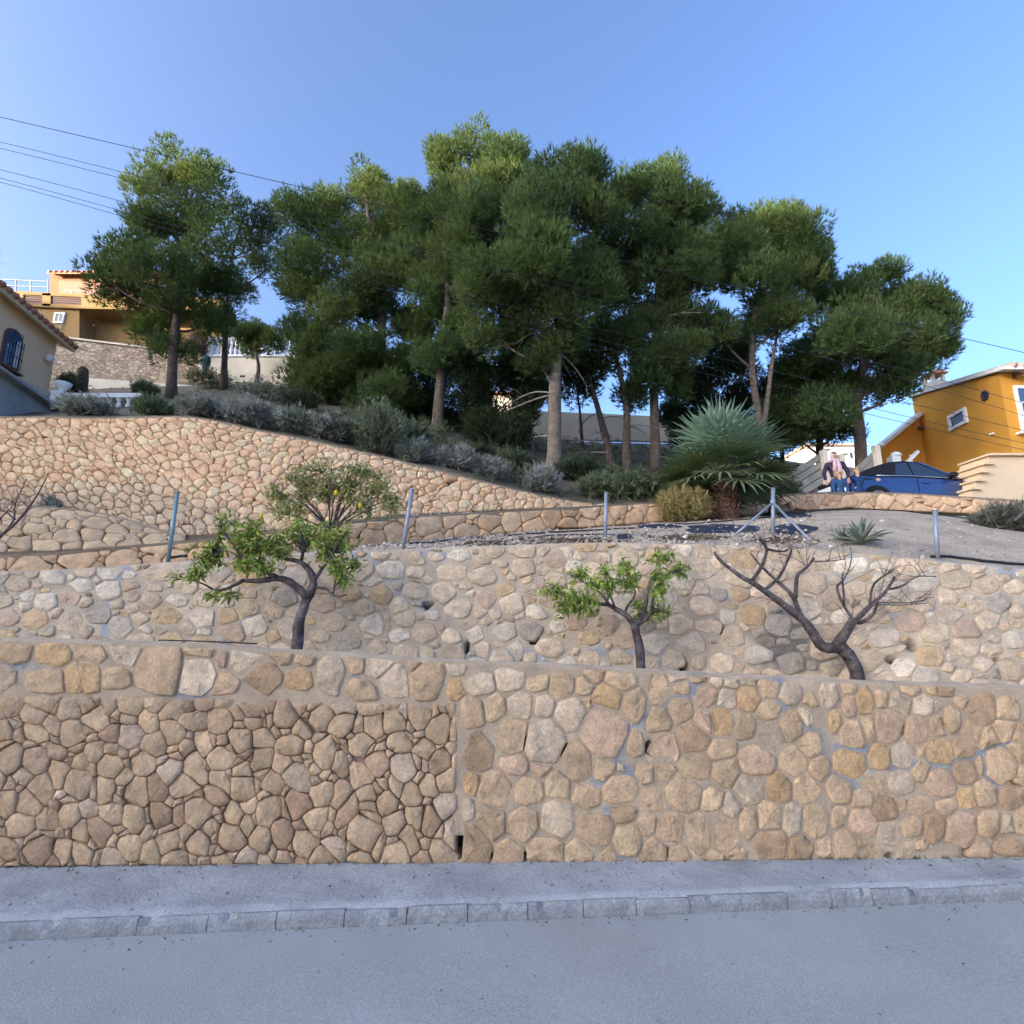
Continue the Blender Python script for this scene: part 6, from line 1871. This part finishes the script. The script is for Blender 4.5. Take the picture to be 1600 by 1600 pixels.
# grit, pine needles and dead leaves blown along the street
rng = np.random.default_rng(97)
P = []
wbx = W0 + 0
for _ in range(1500):
    t = rng.uniform(-4.2, 4.6)
    u_ = rng.random()
    yk = float(np.interp(t, [kfront[0][0], kfront[-1][0]], [kfront[0][1], kfront[-1][1]])); yw = float(np.interp(t, [W0[0], W1e[0]], [W0[1], W1e[1]]))
    if u_ < .45: y, z = yw - abs(rng.normal(0, .035)) + .02, KZ + .008
    elif u_ < .70: y, z = rng.uniform(yk + .06, yw), KZ + .008
    elif u_ < .88: y, z = yk - abs(rng.normal(0, .05)), .004
    else: y, z = yk - rng.uniform(0, 2.4), .012
    P.append((t, y, z))
P = np.array(P); D = unit(rng.normal(0, 1, P.shape) * np.array([1, 1, .12]))
cc = np.array([(.17, .12, .08), (.10, .085, .06), (.30, .25, .18), (.14, .15, .08), (.42, .39, .34)])[rng.integers(0, 5, len(P))]
V, F, K = leaf_quads(P, D, .020, .009, rng, cc)
o = obj('street_debris', V, F, M['leaves'], None, K, False, origin=(0, 0, 0)); o['kind'] = 'stuff'

# small weeds along the foot of the wall
P = []
for _ in range(260):
    t = rng.uniform(-4.0, 4.4); yw = float(np.interp(t, [W0[0], W1e[0]], [W0[1], W1e[1]]))
    if mnoise.noise(Vector((t * 1.7, 3, 0))) < .02: continue
    P.append((t, yw - abs(rng.normal(0, .012)), KZ + .004))
P = np.array(P); D = unit(np.tile(np.array([0, -.25, 1.0]), (len(P), 1)) + rng.normal(0, .35, (len(P), 3)))
cc = np.array([(.12, .16, .06), (.18, .19, .09), (.22, .19, .11)])[rng.integers(0, 3, len(P))]
V, F, K = blades(P, D, 6, .032, .006, .5, rng, cc)
o = obj('weeds', V, F, M['leaves'], None, K, True, origin=(0, 0, 0)); o['kind'] = 'stuff'

# overhead cables
CAB = [('topmost overhead cable, crossing the upper left sky and passing over the grove', [(-500, 62), (0, 183), (465, 291), (1000, 414), (1490, 525), (1600, 551), (2200, 690)], .007),
       ('upper cable of the second overhead pair', [(-500, 110), (0, 221), (200, 271), (800, 424), (1128, 506), (1450, 587), (1600, 630), (2200, 800)], .0055),
       ('lower cable of the second overhead pair', [(-500, 116), (0, 231), (200, 281), (800, 434), (1128, 517), (1450, 602), (1600, 650), (2200, 830)], .0055),
       ('single overhead cable between the second and the lowest pair', [(-500, 150), (0, 264), (185, 313), (700, 455), (1200, 578), (1600, 672), (2200, 830)], .0055),
       ('upper cable of the lowest overhead pair', [(-500, 160), (0, 277), (170, 324), (490, 414), (860, 512), (1300, 622), (1484, 668), (1600, 692), (2200, 820)], .0055),
       ('lowest overhead cable, crossing the front of the orange house', [(-500, 165), (0, 283), (170, 332), (490, 424), (860, 522), (1300, 634), (1466, 673), (1600, 703), (2200, 834)], .0055)]
for lab, pts, r in CAB:
    xs = np.arange(-450, 2151, 50.0)
    Q = [Wp(x, y[0], 9.2 + (x + 450) / 2600 * 2.2) for x, y in zip(xs, smooth_line(pts, xs, 4))]
    mb = MB(); mb.tube(Q, r, 5); setp(mb.build('overhead_cable', M['hose'], None, smooth=True), lab, 'cable')
# ------------------------------------------------------------------ car on the upper drive
M['paint'] = bpy.data.materials.new('blue_car_paint'); M['paint'].use_nodes = True
b_ = M['paint'].node_tree.nodes['Principled BSDF']
b_.inputs['Base Color'].default_value = (.018, .06, .19, 1); b_.inputs['Metallic'].default_value = .35
b_.inputs['Roughness'].default_value = .28; b_.inputs['Coat Weight'].default_value = 1.0; b_.inputs['Coat Roughness'].default_value = .04
M['black'] = mat('black_plastic', (.015, .015, .018), rough=.5, var=.1, bump=0)
M['softtop'] = mat('black_fabric', (.012, .013, .02), rough=.85, var=.15, bump=.1)
M['chrome'] = mat('chrome', (.75, .76, .78), rough=.12, metallic=1.0, var=0, fine=0, bump=0)
M['tyre'] = mat('tyre_rubber', (.018, .018, .018), rough=.8, var=.1, bump=0)
M['rim'] = mat('alloy_rim', (.62, .63, .66), rough=.3, metallic=.8, var=0, fine=0, bump=0)
M['red'] = glass_mat('red_lamp', (.45, .015, .02), .15)
M['plate'] = mat('number_plate', (.78, .80, .82), rough=.4, var=.05, bump=0)
M['carglass'] = glass_mat('car_glass', (.02, .035, .06), .03)
cC = np.array([8.36, 13.25]); cYaw = R(4.0); cZ = 4.19                    # rear corner nearest the street, heading
CL = 4.05
car = thing('parked_car', 'dark blue two door car with a black fabric roof, parked behind the low wall', 'car', (cC[0] + 2.0, cC[1] + 1.2, cZ))
def cw_(x, y, z):
    c, s = math.cos(cYaw), math.sin(cYaw); y = y + .80; x = x * 1.07
    return np.array([cC[0] + x * c - y * s, cC[1] + x * s + y * c, cZ + z])
CROT = Matrix.Rotation(cYaw, 3, 'Z')
ST = [(0.0, .60, .56, .30), (.03, .70, .80, .26), (.14, .79, .90, .23), (.45, .84, .935, .21), (.9, .86, .93, .20), (1.5, .87, .92, .20), (2.1, .87, .905, .20), (2.7, .865, .885, .20), (2.95, .86, .865, .20), (3.3, .84, .80, .21), (3.65, .79, .725, .22), (3.88, .70, .63, .24), (4.0, .58, .55, .27), (4.05, .46, .50, .32)]
V, F = [], []
for x, w, zt, zb_ in ST:
    sec = [(w * .90, zb_), (w * .99, zb_ + .10), (w, zb_ + .30 if zt > .7 else (zb_ + zt) / 2), (w * .985, zt - .16), (w * .94, zt - .03), (w * .80, zt + .005), (w * .4, zt + .03), (0, zt + .038)]
    sec = sec + [(-y, z) for y, z in sec[-2::-1]]
    V += [cw_(x, -y, z) for y, z in sec]
n = 15
F = [(i * n + k, i * n + k + 1, (i + 1) * n + k + 1, (i + 1) * n + k) for i in range(len(ST) - 1) for k in range(n - 1)]
F += [tuple(range(n)), tuple(range((len(ST) - 1) * n + n - 1, (len(ST) - 1) * n - 1, -1))]
F += [(i * n + n - 1, i * n, (i + 1) * n, (i + 1) * n + n - 1) for i in range(len(ST) - 1)]
body = obj('body', np.array(V), F, M['paint'], car, None, True)
# cabin: profile (x, z) with half widths low and high
RP = [(.60, .93, .78), (.78, 1.06, .74), (1.05, 1.26, .66), (1.35, 1.38, .60), (1.7, 1.425, .58), (2.05, 1.405, .58), (2.3, 1.30, .62), (2.6, 1.10, .70), (2.93, .875, .79)]
V, F = [], []
for x, z, w in RP:
    low = np.interp(x, [.6, 2.93], [.90, .86]); wl = .80
    sec = [(wl, low), (w + .02, z - .045 if z - .045 > low else z), (w - .05, z - .01 if z > low + .06 else z), (w * .5, z + .018), (0, z + .025)]
    sec = sec + [(-y, zz) for y, zz in sec[-2::-1]]
    V += [cw_(x, -y, zz) for y, zz in sec]
n = 9
F = [(i * n + k, i * n + k + 1, (i + 1) * n + k + 1, (i + 1) * n + k) for i in range(len(RP) - 1) for k in range(n - 1)] + [tuple(range(n)), tuple(range(len(V) - 1, len(V) - n - 1, -1))]
obj('fabric_roof', np.array(V), F, M['softtop'], car, None, True)
# side glass, slightly proud, both sides; and windscreen
def side_pane(pts, name):
    for sg in (-1, 1):
        def side(x, z):
            low = np.interp(x, [.6, 2.93], [.90, .86]); zt = np.interp(x, [p[0] for p in RP], [p[1] for p in RP]) - .045
            wt = np.interp(x, [p[0] for p in RP], [p[2] for p in RP]) + .02
            f = min(max((z - low) / max(zt - low, .05), 0), 1)
            return .80 + (wt - .80) * f
        P = [cw_(x, sg * (side(x, z) + .012), z) for x, z in pts]
        mb = MB(); mb.prism(P, (0, -sg * .006, 0)); mb.build(name, M['carglass'], car)
side_pane([(1.28, .955), (1.72, .945), (1.72, 1.345), (1.42, 1.30)], 'rear_window')
side_pane([(1.77, .945), (2.74, .905), (2.30, 1.215), (2.02, 1.335), (1.77, 1.35)], 'door_window')
mb = MB(); mb.prism([cw_(2.10, -.52, 1.395), cw_(2.86, -.70, .935), cw_(2.86, .70, .935), cw_(2.10, .52, 1.395)], (.012, 0, .022)); mb.build('windscreen', M['carglass'], car)
for sg in (-1, 1):
    mb = MB(); mb.tube([cw_(.78, sg * .815, .935), cw_(1.6, sg * .83, .935), cw_(2.3, sg * .825, .915), cw_(2.85, sg * .815, .885)], .012, 6); mb.build('belt_trim', M['chrome'], car, smooth=True)
    mb = MB(); mb.bar(cw_(2.02, sg * .625, 1.36), cw_(2.86, sg * .80, .89), .04, .035); mb.build('windscreen_pillar', M['paint'], car)
    mb = MB(); mb.lathe([(.02, -.05), (.085, -.03), (.10, .02), (.07, .07), (.02, .08)], cw_(2.62, sg * .93, .95), 10); mb.bar(cw_(2.62, sg * .82, .90), cw_(2.62, sg * .90, .94), .05, .04); mb.build('mirror', M['black'], car, smooth=True)
    mb = MB(); mb.bar(cw_(1.86, sg * .873, .76), cw_(2.06, sg * .873, .755), .03, .03); mb.build('door_handle', M['chrome'] if False else M['paint'], car)
    mb = MB(); mb.bar(cw_(1.74, sg * .868, .88), cw_(1.76, sg * .872, .30), .008, .012, up=(0, 1, 0)); mb.bar(cw_(2.86, sg * .862, .84), cw_(2.78, sg * .868, .32), .008, .012, up=(0, 1, 0)); mb.build('door_seam', M['black'], car)
    for x in (.72, 3.22):
        aV = []
        for r, o_ in ((.37, .0), (.36, .012), (.30, .012), (.29, -.02)):
            for k in range(20):
                a = math.pi * (k / 19) * 1.12 - .19
                aV.append(cw_(x + math.cos(a) * r, sg * (.858 + o_), .30 + math.sin(a) * r))
        obj('wheel_arch', np.array(aV), [(i * 20 + k, i * 20 + k + 1, (i + 1) * 20 + k + 1, (i + 1) * 20 + k) for i in range(3) for k in range(19)], M['black'], car, None, True)
        wt = MB()
        prof = [(.20, -.09), (.29, -.10), (.31, -.07), (.31, .07), (.29, .10), (.20, .09)]
        tv = []
        for r, o_ in prof:
            for k in range(24):
                a = 2 * math.pi * k / 24; tv.append(cw_(x + math.cos(a) * r, sg * .80 + o_, .31 + math.sin(a) * r))
        tf = [(i * 24 + k, i * 24 + (k + 1) % 24, ((i + 1) % 6) * 24 + (k + 1) % 24, ((i + 1) % 6) * 24 + k) for i in range(6) for k in range(24)]
        wh = obj('wheel', np.array(tv), tf, M['tyre'], car, None, True)
        rm = MB()
        for k in range(6):
            a = 2 * math.pi * k / 6
            rm.bar(cw_(x, sg * .885, .31), cw_(x + math.cos(a) * .20, sg * .885, .31 + math.sin(a) * .20), .05, .03, up=(0, 1, 0))
        ring = []
        for k in range(25):
            a = 2 * math.pi * k / 24; ring.append(cw_(x + math.cos(a) * .205, sg * .885, .31 + math.sin(a) * .205))
        rm.tube(ring, .02, 6, cap=False); rm.build('rim', M['rim'], wh)
    mb = MB(); mb.prism([cw_(.02, sg * .70, .66), cw_(.02, sg * .70, .80), cw_(.03, sg * .52, .80), cw_(.0, sg * .50, .68)], (-.03, sg * .02, 0)); mb.prism([cw_(.0, sg * .715, .66), cw_(.0, sg * .715, .80), cw_(.17, sg * .80, .80), cw_(.12, sg * .80, .66)], (0, sg * .012, 0)); mb.build('tail_light', M['red'], car)
    mb = MB(); mb.prism([cw_(3.80, sg * .76, .55), cw_(3.66, sg * .80, .68), cw_(3.82, sg * .74, .64), cw_(3.96, sg * .63, .54)], (0, sg * .012, .012)); mb.build('headlight', M['plate'], car)
pl_ = MB(); pl_.box(cw_(-.025, 0, .70), (.02, .52, .12), CROT); pl_.build('number_plate', M['plate'], car)
mb = MB(); mb.box(cw_(-.01, 0, .83), (.03, .5, .10), CROT); mb.build('boot_panel', M['black'], car)
mb = MB(); mb.box(cw_(-.02, 0, .42), (.06, 1.2, .20), CROT); mb.build('bumper', M['black'], car)
mb = MB(); mb.lathe([(.002, -.03), (.035, -.02), (.035, .02), (.002, .03)], cw_(-.02, 0, .87), 8); mb.build('badge', M['chrome'], car)

# ------------------------------------------------------------------ people by the wall
M['skin'] = mat('skin', (.56, .34, .25), rough=.55, var=.05, bump=0)
M['hair'] = mat('blond_hair', (.42, .27, .12), rough=.6, var=.2, vscale=30, bump=.2)
M['hairdark'] = mat('brown_hair', (.20, .12, .07), rough=.6, var=.2, vscale=30, bump=.2)
M['scarf'] = mat('pink_scarf', (.62, .42, .46), rough=.9, var=.15, vscale=14, bump=.3)
M['jacket_dark'] = mat('dark_jacket', (.035, .028, .05), rough=.7, var=.2, vscale=10, bump=.2)
M['sweater_tan'] = mat('tan_sweater', (.42, .28, .20), rough=.9, var=.15, bump=.2)
M['denim'] = mat('denim', (.04, .07, .20), rough=.85, var=.2, vscale=20, bump=.1)
M['navy'] = mat('navy_coat', (.012, .045, .12), rough=.75, var=.15, vscale=12, bump=.2)
M['teal'] = mat('teal_blue_coat', (.02, .075, .16), rough=.75, var=.15, vscale=12, bump=.2)
M['eye'] = mat('eye', (.03, .025, .02), rough=.3, var=0, bump=0)
M['lips'] = mat('lips', (.45, .16, .14), rough=.5, var=0, bump=0)
M['shoe'] = mat('shoe', (.06, .055, .06), rough=.7, bump=0)

def skinned(name, chains, m, parent, origin, root=0):
    """one continuous surface grown over joints; chains: lists of (key, point, radius)"""
    idx, V, Rd, E = {}, [], [], []
    for ch in chains:
        prev = None
        for key, p, r in ch:
            if key not in idx:
                idx[key] = len(V); V.append(np.asarray(p, float)); Rd.append(r)
            k = idx[key]
            if prev is not None and prev != k: E.append((prev, k))
            prev = k
    me = bpy.data.meshes.new(name)
    me.from_pydata([tuple(v - origin) for v in V], E, [])
    me.materials.append(m)
    o = link_obj(name, me, origin, parent)
    md = o.modifiers.new('skin', 'SKIN'); md.use_smooth_shade = True
    sv = me.skin_vertices[0].data if me.skin_vertices else None
    if sv is None:
        me.attributes
    for i, r in enumerate(Rd):
        sv[i].radius = (r, r) if np.isscalar(r) else r
        sv[i].use_root = (i == root)
    ss_ = o.modifiers.new('sub', 'SUBSURF'); ss_.levels = 1; ss_.render_levels = 2
    return o

def figure(label, foot, H, facing, arms, clothes, hair='hair', head_turn=0.0, hood=False, lean=0.0, bent=0.0):
    """foot: point between the feet; facing: angle of the chest direction (0 = towards the street);
    arms: two hand targets (local x to the person's left in the photo, y away, z up, in body heights)"""
    u = H
    th = thing('person', label, 'person', foot)
    ca, sa = math.cos(facing), math.sin(facing)
    def L(x, y, z):                                     # local: x to photo right, y away from the street
        return foot + np.array([x * ca - y * sa, x * sa + y * ca, z]) * u
    child = H < 1.3
    hs = 1.22 if child else 1.0
    sh = .125 if not child else .115
    hipz, shz, nkz = (.50, .80, .845) if not child else (.46, .745, .785)
    hdr = .058 * hs * (1.0 if not child else 1.05)
    hz = nkz + .075 * hs
    ht = head_turn
    fx, fy = math.sin(ht), -math.cos(ht)
    chains = [[('pel', L(0, 0, hipz), .072 * u), ('waist', L(0, 0, hipz + .11), .066 * u), ('chest', L(0, 0, shz - .07), .078 * u), ('neck0', L(0, .005, shz + .005), .045 * u), ('neck', L(0, 0, nkz), .030 * u * hs), ('jaw', L(fx * .008, fy * .008, hz - .028 * hs), .046 * u * hs), ('head', L(0, 0, hz + .012 * hs), hdr * u), ('top', L(0, 0, hz + .032 * hs), hdr * .74 * u)]]
    jac = [[('hem', L(0, 0, hipz - .13), .098 * u), ('pel', L(0, 0, hipz - .03), .094 * u), ('waist', L(0, 0, hipz + .11), .082 * u), ('chest', L(0, 0, shz - .07), .092 * u), ('nk', L(0, .004, shz + .012), .052 * u)]]
    tro = [[('pel', L(0, 0, hipz + .07), .080 * u), ('pel2', L(0, 0, hipz - .02), .078 * u)]]
    for sg, (hx, hy, hz_) in zip((-1, 1), arms):
        s = L(sg * sh, 0, shz - .015); hnd = L(hx, hy, hz_)
        e = (s + hnd) / 2 + (L(sg * .035, .03, 0) - L(0, 0, 0))
        k = 'l' if sg < 0 else 'r'
        w = e + (hnd - e) * .86
        chains.append([('chest', L(0, 0, shz - .07), 0), (k + 's', s, .036 * u), (k + 'e', e, .026 * u), (k + 'w', w, .017 * u), (k + 'h', hnd, .024 * u)])
        jac.append([('chest', L(0, 0, shz - .07), 0), (k + 's', s, .047 * u), (k + 'e', e, .037 * u), (k + 'w', w, .029 * u)])
        d = unit(hnd - w); sd = unit(np.cross(d, np.array([0, 1.0, .2])))
        for f, (a, ln) in enumerate(((-.030, .040), (-.011, .050), (.009, .050), (.028, .040))):
            p1 = hnd + d * .018 * u + sd * a * .62 * u
            p2 = p1 + d * ln * .5 * u + sd * a * .10 * u
            p3 = p2 + unit(d + np.array([0, .45, -.1])) * ln * .5 * u
            chains.append([(k + 'h', hnd, 0), (f'{k}f{f}a', p1, .0085 * u), (f'{k}f{f}b', p2, .0075 * u), (f'{k}f{f}c', p3, .006 * u)])
        t1 = hnd - sg * sd * .026 * u + d * .004 * u
        chains.append([(k + 'h', hnd, 0), (k + 't1', t1, .010 * u), (k + 't2', t1 - sg * sd * .016 * u + d * .026 * u, .0075 * u)])
        lx = sg * .052
        chains.append([('pel', L(0, 0, hipz), 0), (k + 'hip', L(lx, 0, hipz - .03), .058 * u), (k + 'kn', L(lx, -.012, .27), .038 * u), (k + 'an', L(lx, .01, .05), .024 * u), (k + 'toe', L(lx, -.075, .018), .020 * u)])
        tro.append([('pel2', L(0, 0, hipz - .02), 0), (k + 'hip', L(lx, 0, hipz - .05), .064 * u), (k + 'kn', L(lx, -.012, .27), .047 * u), (k + 'an', L(lx, .01, .07), .036 * u)])
    bd = skinned('body', chains, M['skin'], th, foot)
    skinned('coat' if not hood else 'jacket', jac, M[clothes[0]], th, foot)
    skinned('trousers', tro, M[clothes[1]], th, foot)
    for sg in (-1, 1):
        mb = MB(); q = L(sg * .052, -.04, .02)
        mb.box(q, (.055 * u, .13 * u, .045 * u)); mb.build('shoe', M['shoe'], th)
    # face
    hc_ = L(0, 0, hz + .004 * hs); fwd = unit(L(fx, fy, 0) - L(0, 0, 0)); sid = np.array([-fwd[1], fwd[0], 0]); r = hdr * u * 1.02
    for sg in (-1, 1):
        mb = MB(); mb.lathe([(.001, -.008 * u), (.009 * u, 0), (.001, .008 * u)], hc_ + fwd * r * .93 + sid * sg * .022 * u * hs + np.array([0, 0, .004 * u]), 6); mb.build('eye', M['eye'], th, smooth=True)
        mb = MB(); mb.lathe([(.002, -.018 * u), (.010 * u, -.006 * u), (.012 * u, .010 * u), (.002, .018 * u)], hc_ + sid * sg * r * .98, 6); mb.build('ear', M['skin'], th, smooth=True)
    mb = MB(); nz = hc_ + fwd * r * .92; mb.add([nz + np.array([0, 0, .012 * u]), nz - sid * .010 * u - np.array([0, 0, .014 * u]), nz + sid * .010 * u - np.array([0, 0, .014 * u]), nz + fwd * .020 * u - np.array([0, 0, .010 * u])], [(0, 1, 3), (0, 3, 2), (1, 2, 3)]); mb.build('nose', M['skin'], th)
    mb = MB(); mz = hc_ + fwd * r * .88 - np.array([0, 0, .030 * u * hs]); mb.bar(mz - sid * .016 * u, mz + sid * .016 * u, .012 * u, .008 * u); mb.build('mouth', M['lips'], th)
    # hair or hooded scarf: a shell open at the face
    V, F = [], []
    nu, nv = 16, 8
    R0 = r * (1.20 if hood else 1.10)
    for j in range(nv + 1):
        a = math.pi * (.02 + (.72 if hood else .58) * j / nv)
        for i in range(nu + 1):
            b = 2 * math.pi * i / nu
            d = np.array([math.sin(a) * math.cos(b), math.sin(a) * math.sin(b), math.cos(a)])
            front = max(0.0, float(d @ fwd))
            lift = front * (.9 if a > .9 else .0)
            rr = R0 * (1 - .34 * lift)
            if front > .55 and a > (1.05 if not hood else .95): rr = r * .55
            V.append(hc_ + np.array([0, 0, .010 * u]) + d * rr * np.array([1, 1, 1.14]))
    F = [(j * (nu + 1) + i, j * (nu + 1) + i + 1, (j + 1) * (nu + 1) + i + 1, (j + 1) * (nu + 1) + i) for j in range(nv) for i in range(nu)]
    obj('hood' if hood else 'hair', np.array(V), F, M['scarf' if hood else hair], th, None, True)
    if hood:
        fh = MB(); fh.lathe([(r * .5, 0), (r * .75, .02 * u), (r * .6, .04 * u)], hc_ + np.array([0, 0, r * .7]) + fwd * r * .25, 10); fh.build('fringe', M['hairdark'], th, smooth=True)
        sc2 = MB(); q = L(0, -.01, nkz - .005)
        V2 = []
        ring = [q + np.array([math.cos(a) * .066 * u, math.sin(a) * .058 * u, .012 * u * math.sin(a * 2)]) for a in np.linspace(0, 2 * math.pi, 17)]
        sc2.tube(ring, .030 * u, 8, cap=False)
        for x, ln in ((-.02, .20), (.035, .26)):
            a = L(x, -.085, nkz - .02); b = L(x * 1.5, -.100, nkz - ln); Mb = (a + b) / 2
            sc2.tube([a, Mb + np.array([.004, -.012 * u, 0]), b], [.026 * u, .030 * u, .034 * u], 8)
        sc2.build('scarf', M['scarf'], th, smooth=True)
        sw_ = MB(); a = L(0, -.062, shz - .02); b = L(0, -.066, hipz + .02); sw_.tube([a, (a + b) / 2, b], [.045 * u, .052 * u, .05 * u], 10); sw_.build('sweater', M['sweater_tan'], th, smooth=True)
    return th
gy_ = 4.15
wp0 = Wp(1306, 740, 12.78); wz = ground_z(wp0[0], 12.78)
topz = Wp(1306, 705, 12.78)[2]
figure('person in a pink hooded scarf and dark open jacket, standing between two children', np.array([wp0[0], 12.78, wz]), topz - wz - .03, -.35, [(-.17, -.06, .47), (.17, -.06, .48)], ('jacket_dark', 'denim'), 'hairdark', head_turn=.02, hood=True)
wp0 = Wp(1311, 745, 12.52); wz = ground_z(wp0[0], 12.52); topz = Wp(1311, 736, 12.52)[2]
figure('small blond child in a blue coat in front of the person with the scarf', np.array([wp0[0], 12.52, wz]), topz - wz, -.25, [(-.15, -.07, .36), (.16, -.07, .36)], ('teal', 'denim'), 'hair', head_turn=.5)
wp0 = Wp(1340, 745, 12.70); wz = ground_z(wp0[0], 12.70); topz = Wp(1340, 729, 12.70)[2]
hd = Wp(1371, 749, 12.55)
Hc = topz - wz
FA = -.25; hx_, hy_ = hd[0] - wp0[0], hd[1] - 12.70
figure('blond child in a navy coat with one arm stretched out beside the car', np.array([wp0[0], 12.70, wz]), Hc, FA, [(-.17, -.05, .36), ((hx_ * math.cos(FA) + hy_ * math.sin(FA)) / Hc, (-hx_ * math.sin(FA) + hy_ * math.cos(FA)) / Hc, (hd[2] - wz) / Hc)], ('navy', 'denim'), 'hair', head_turn=.5)
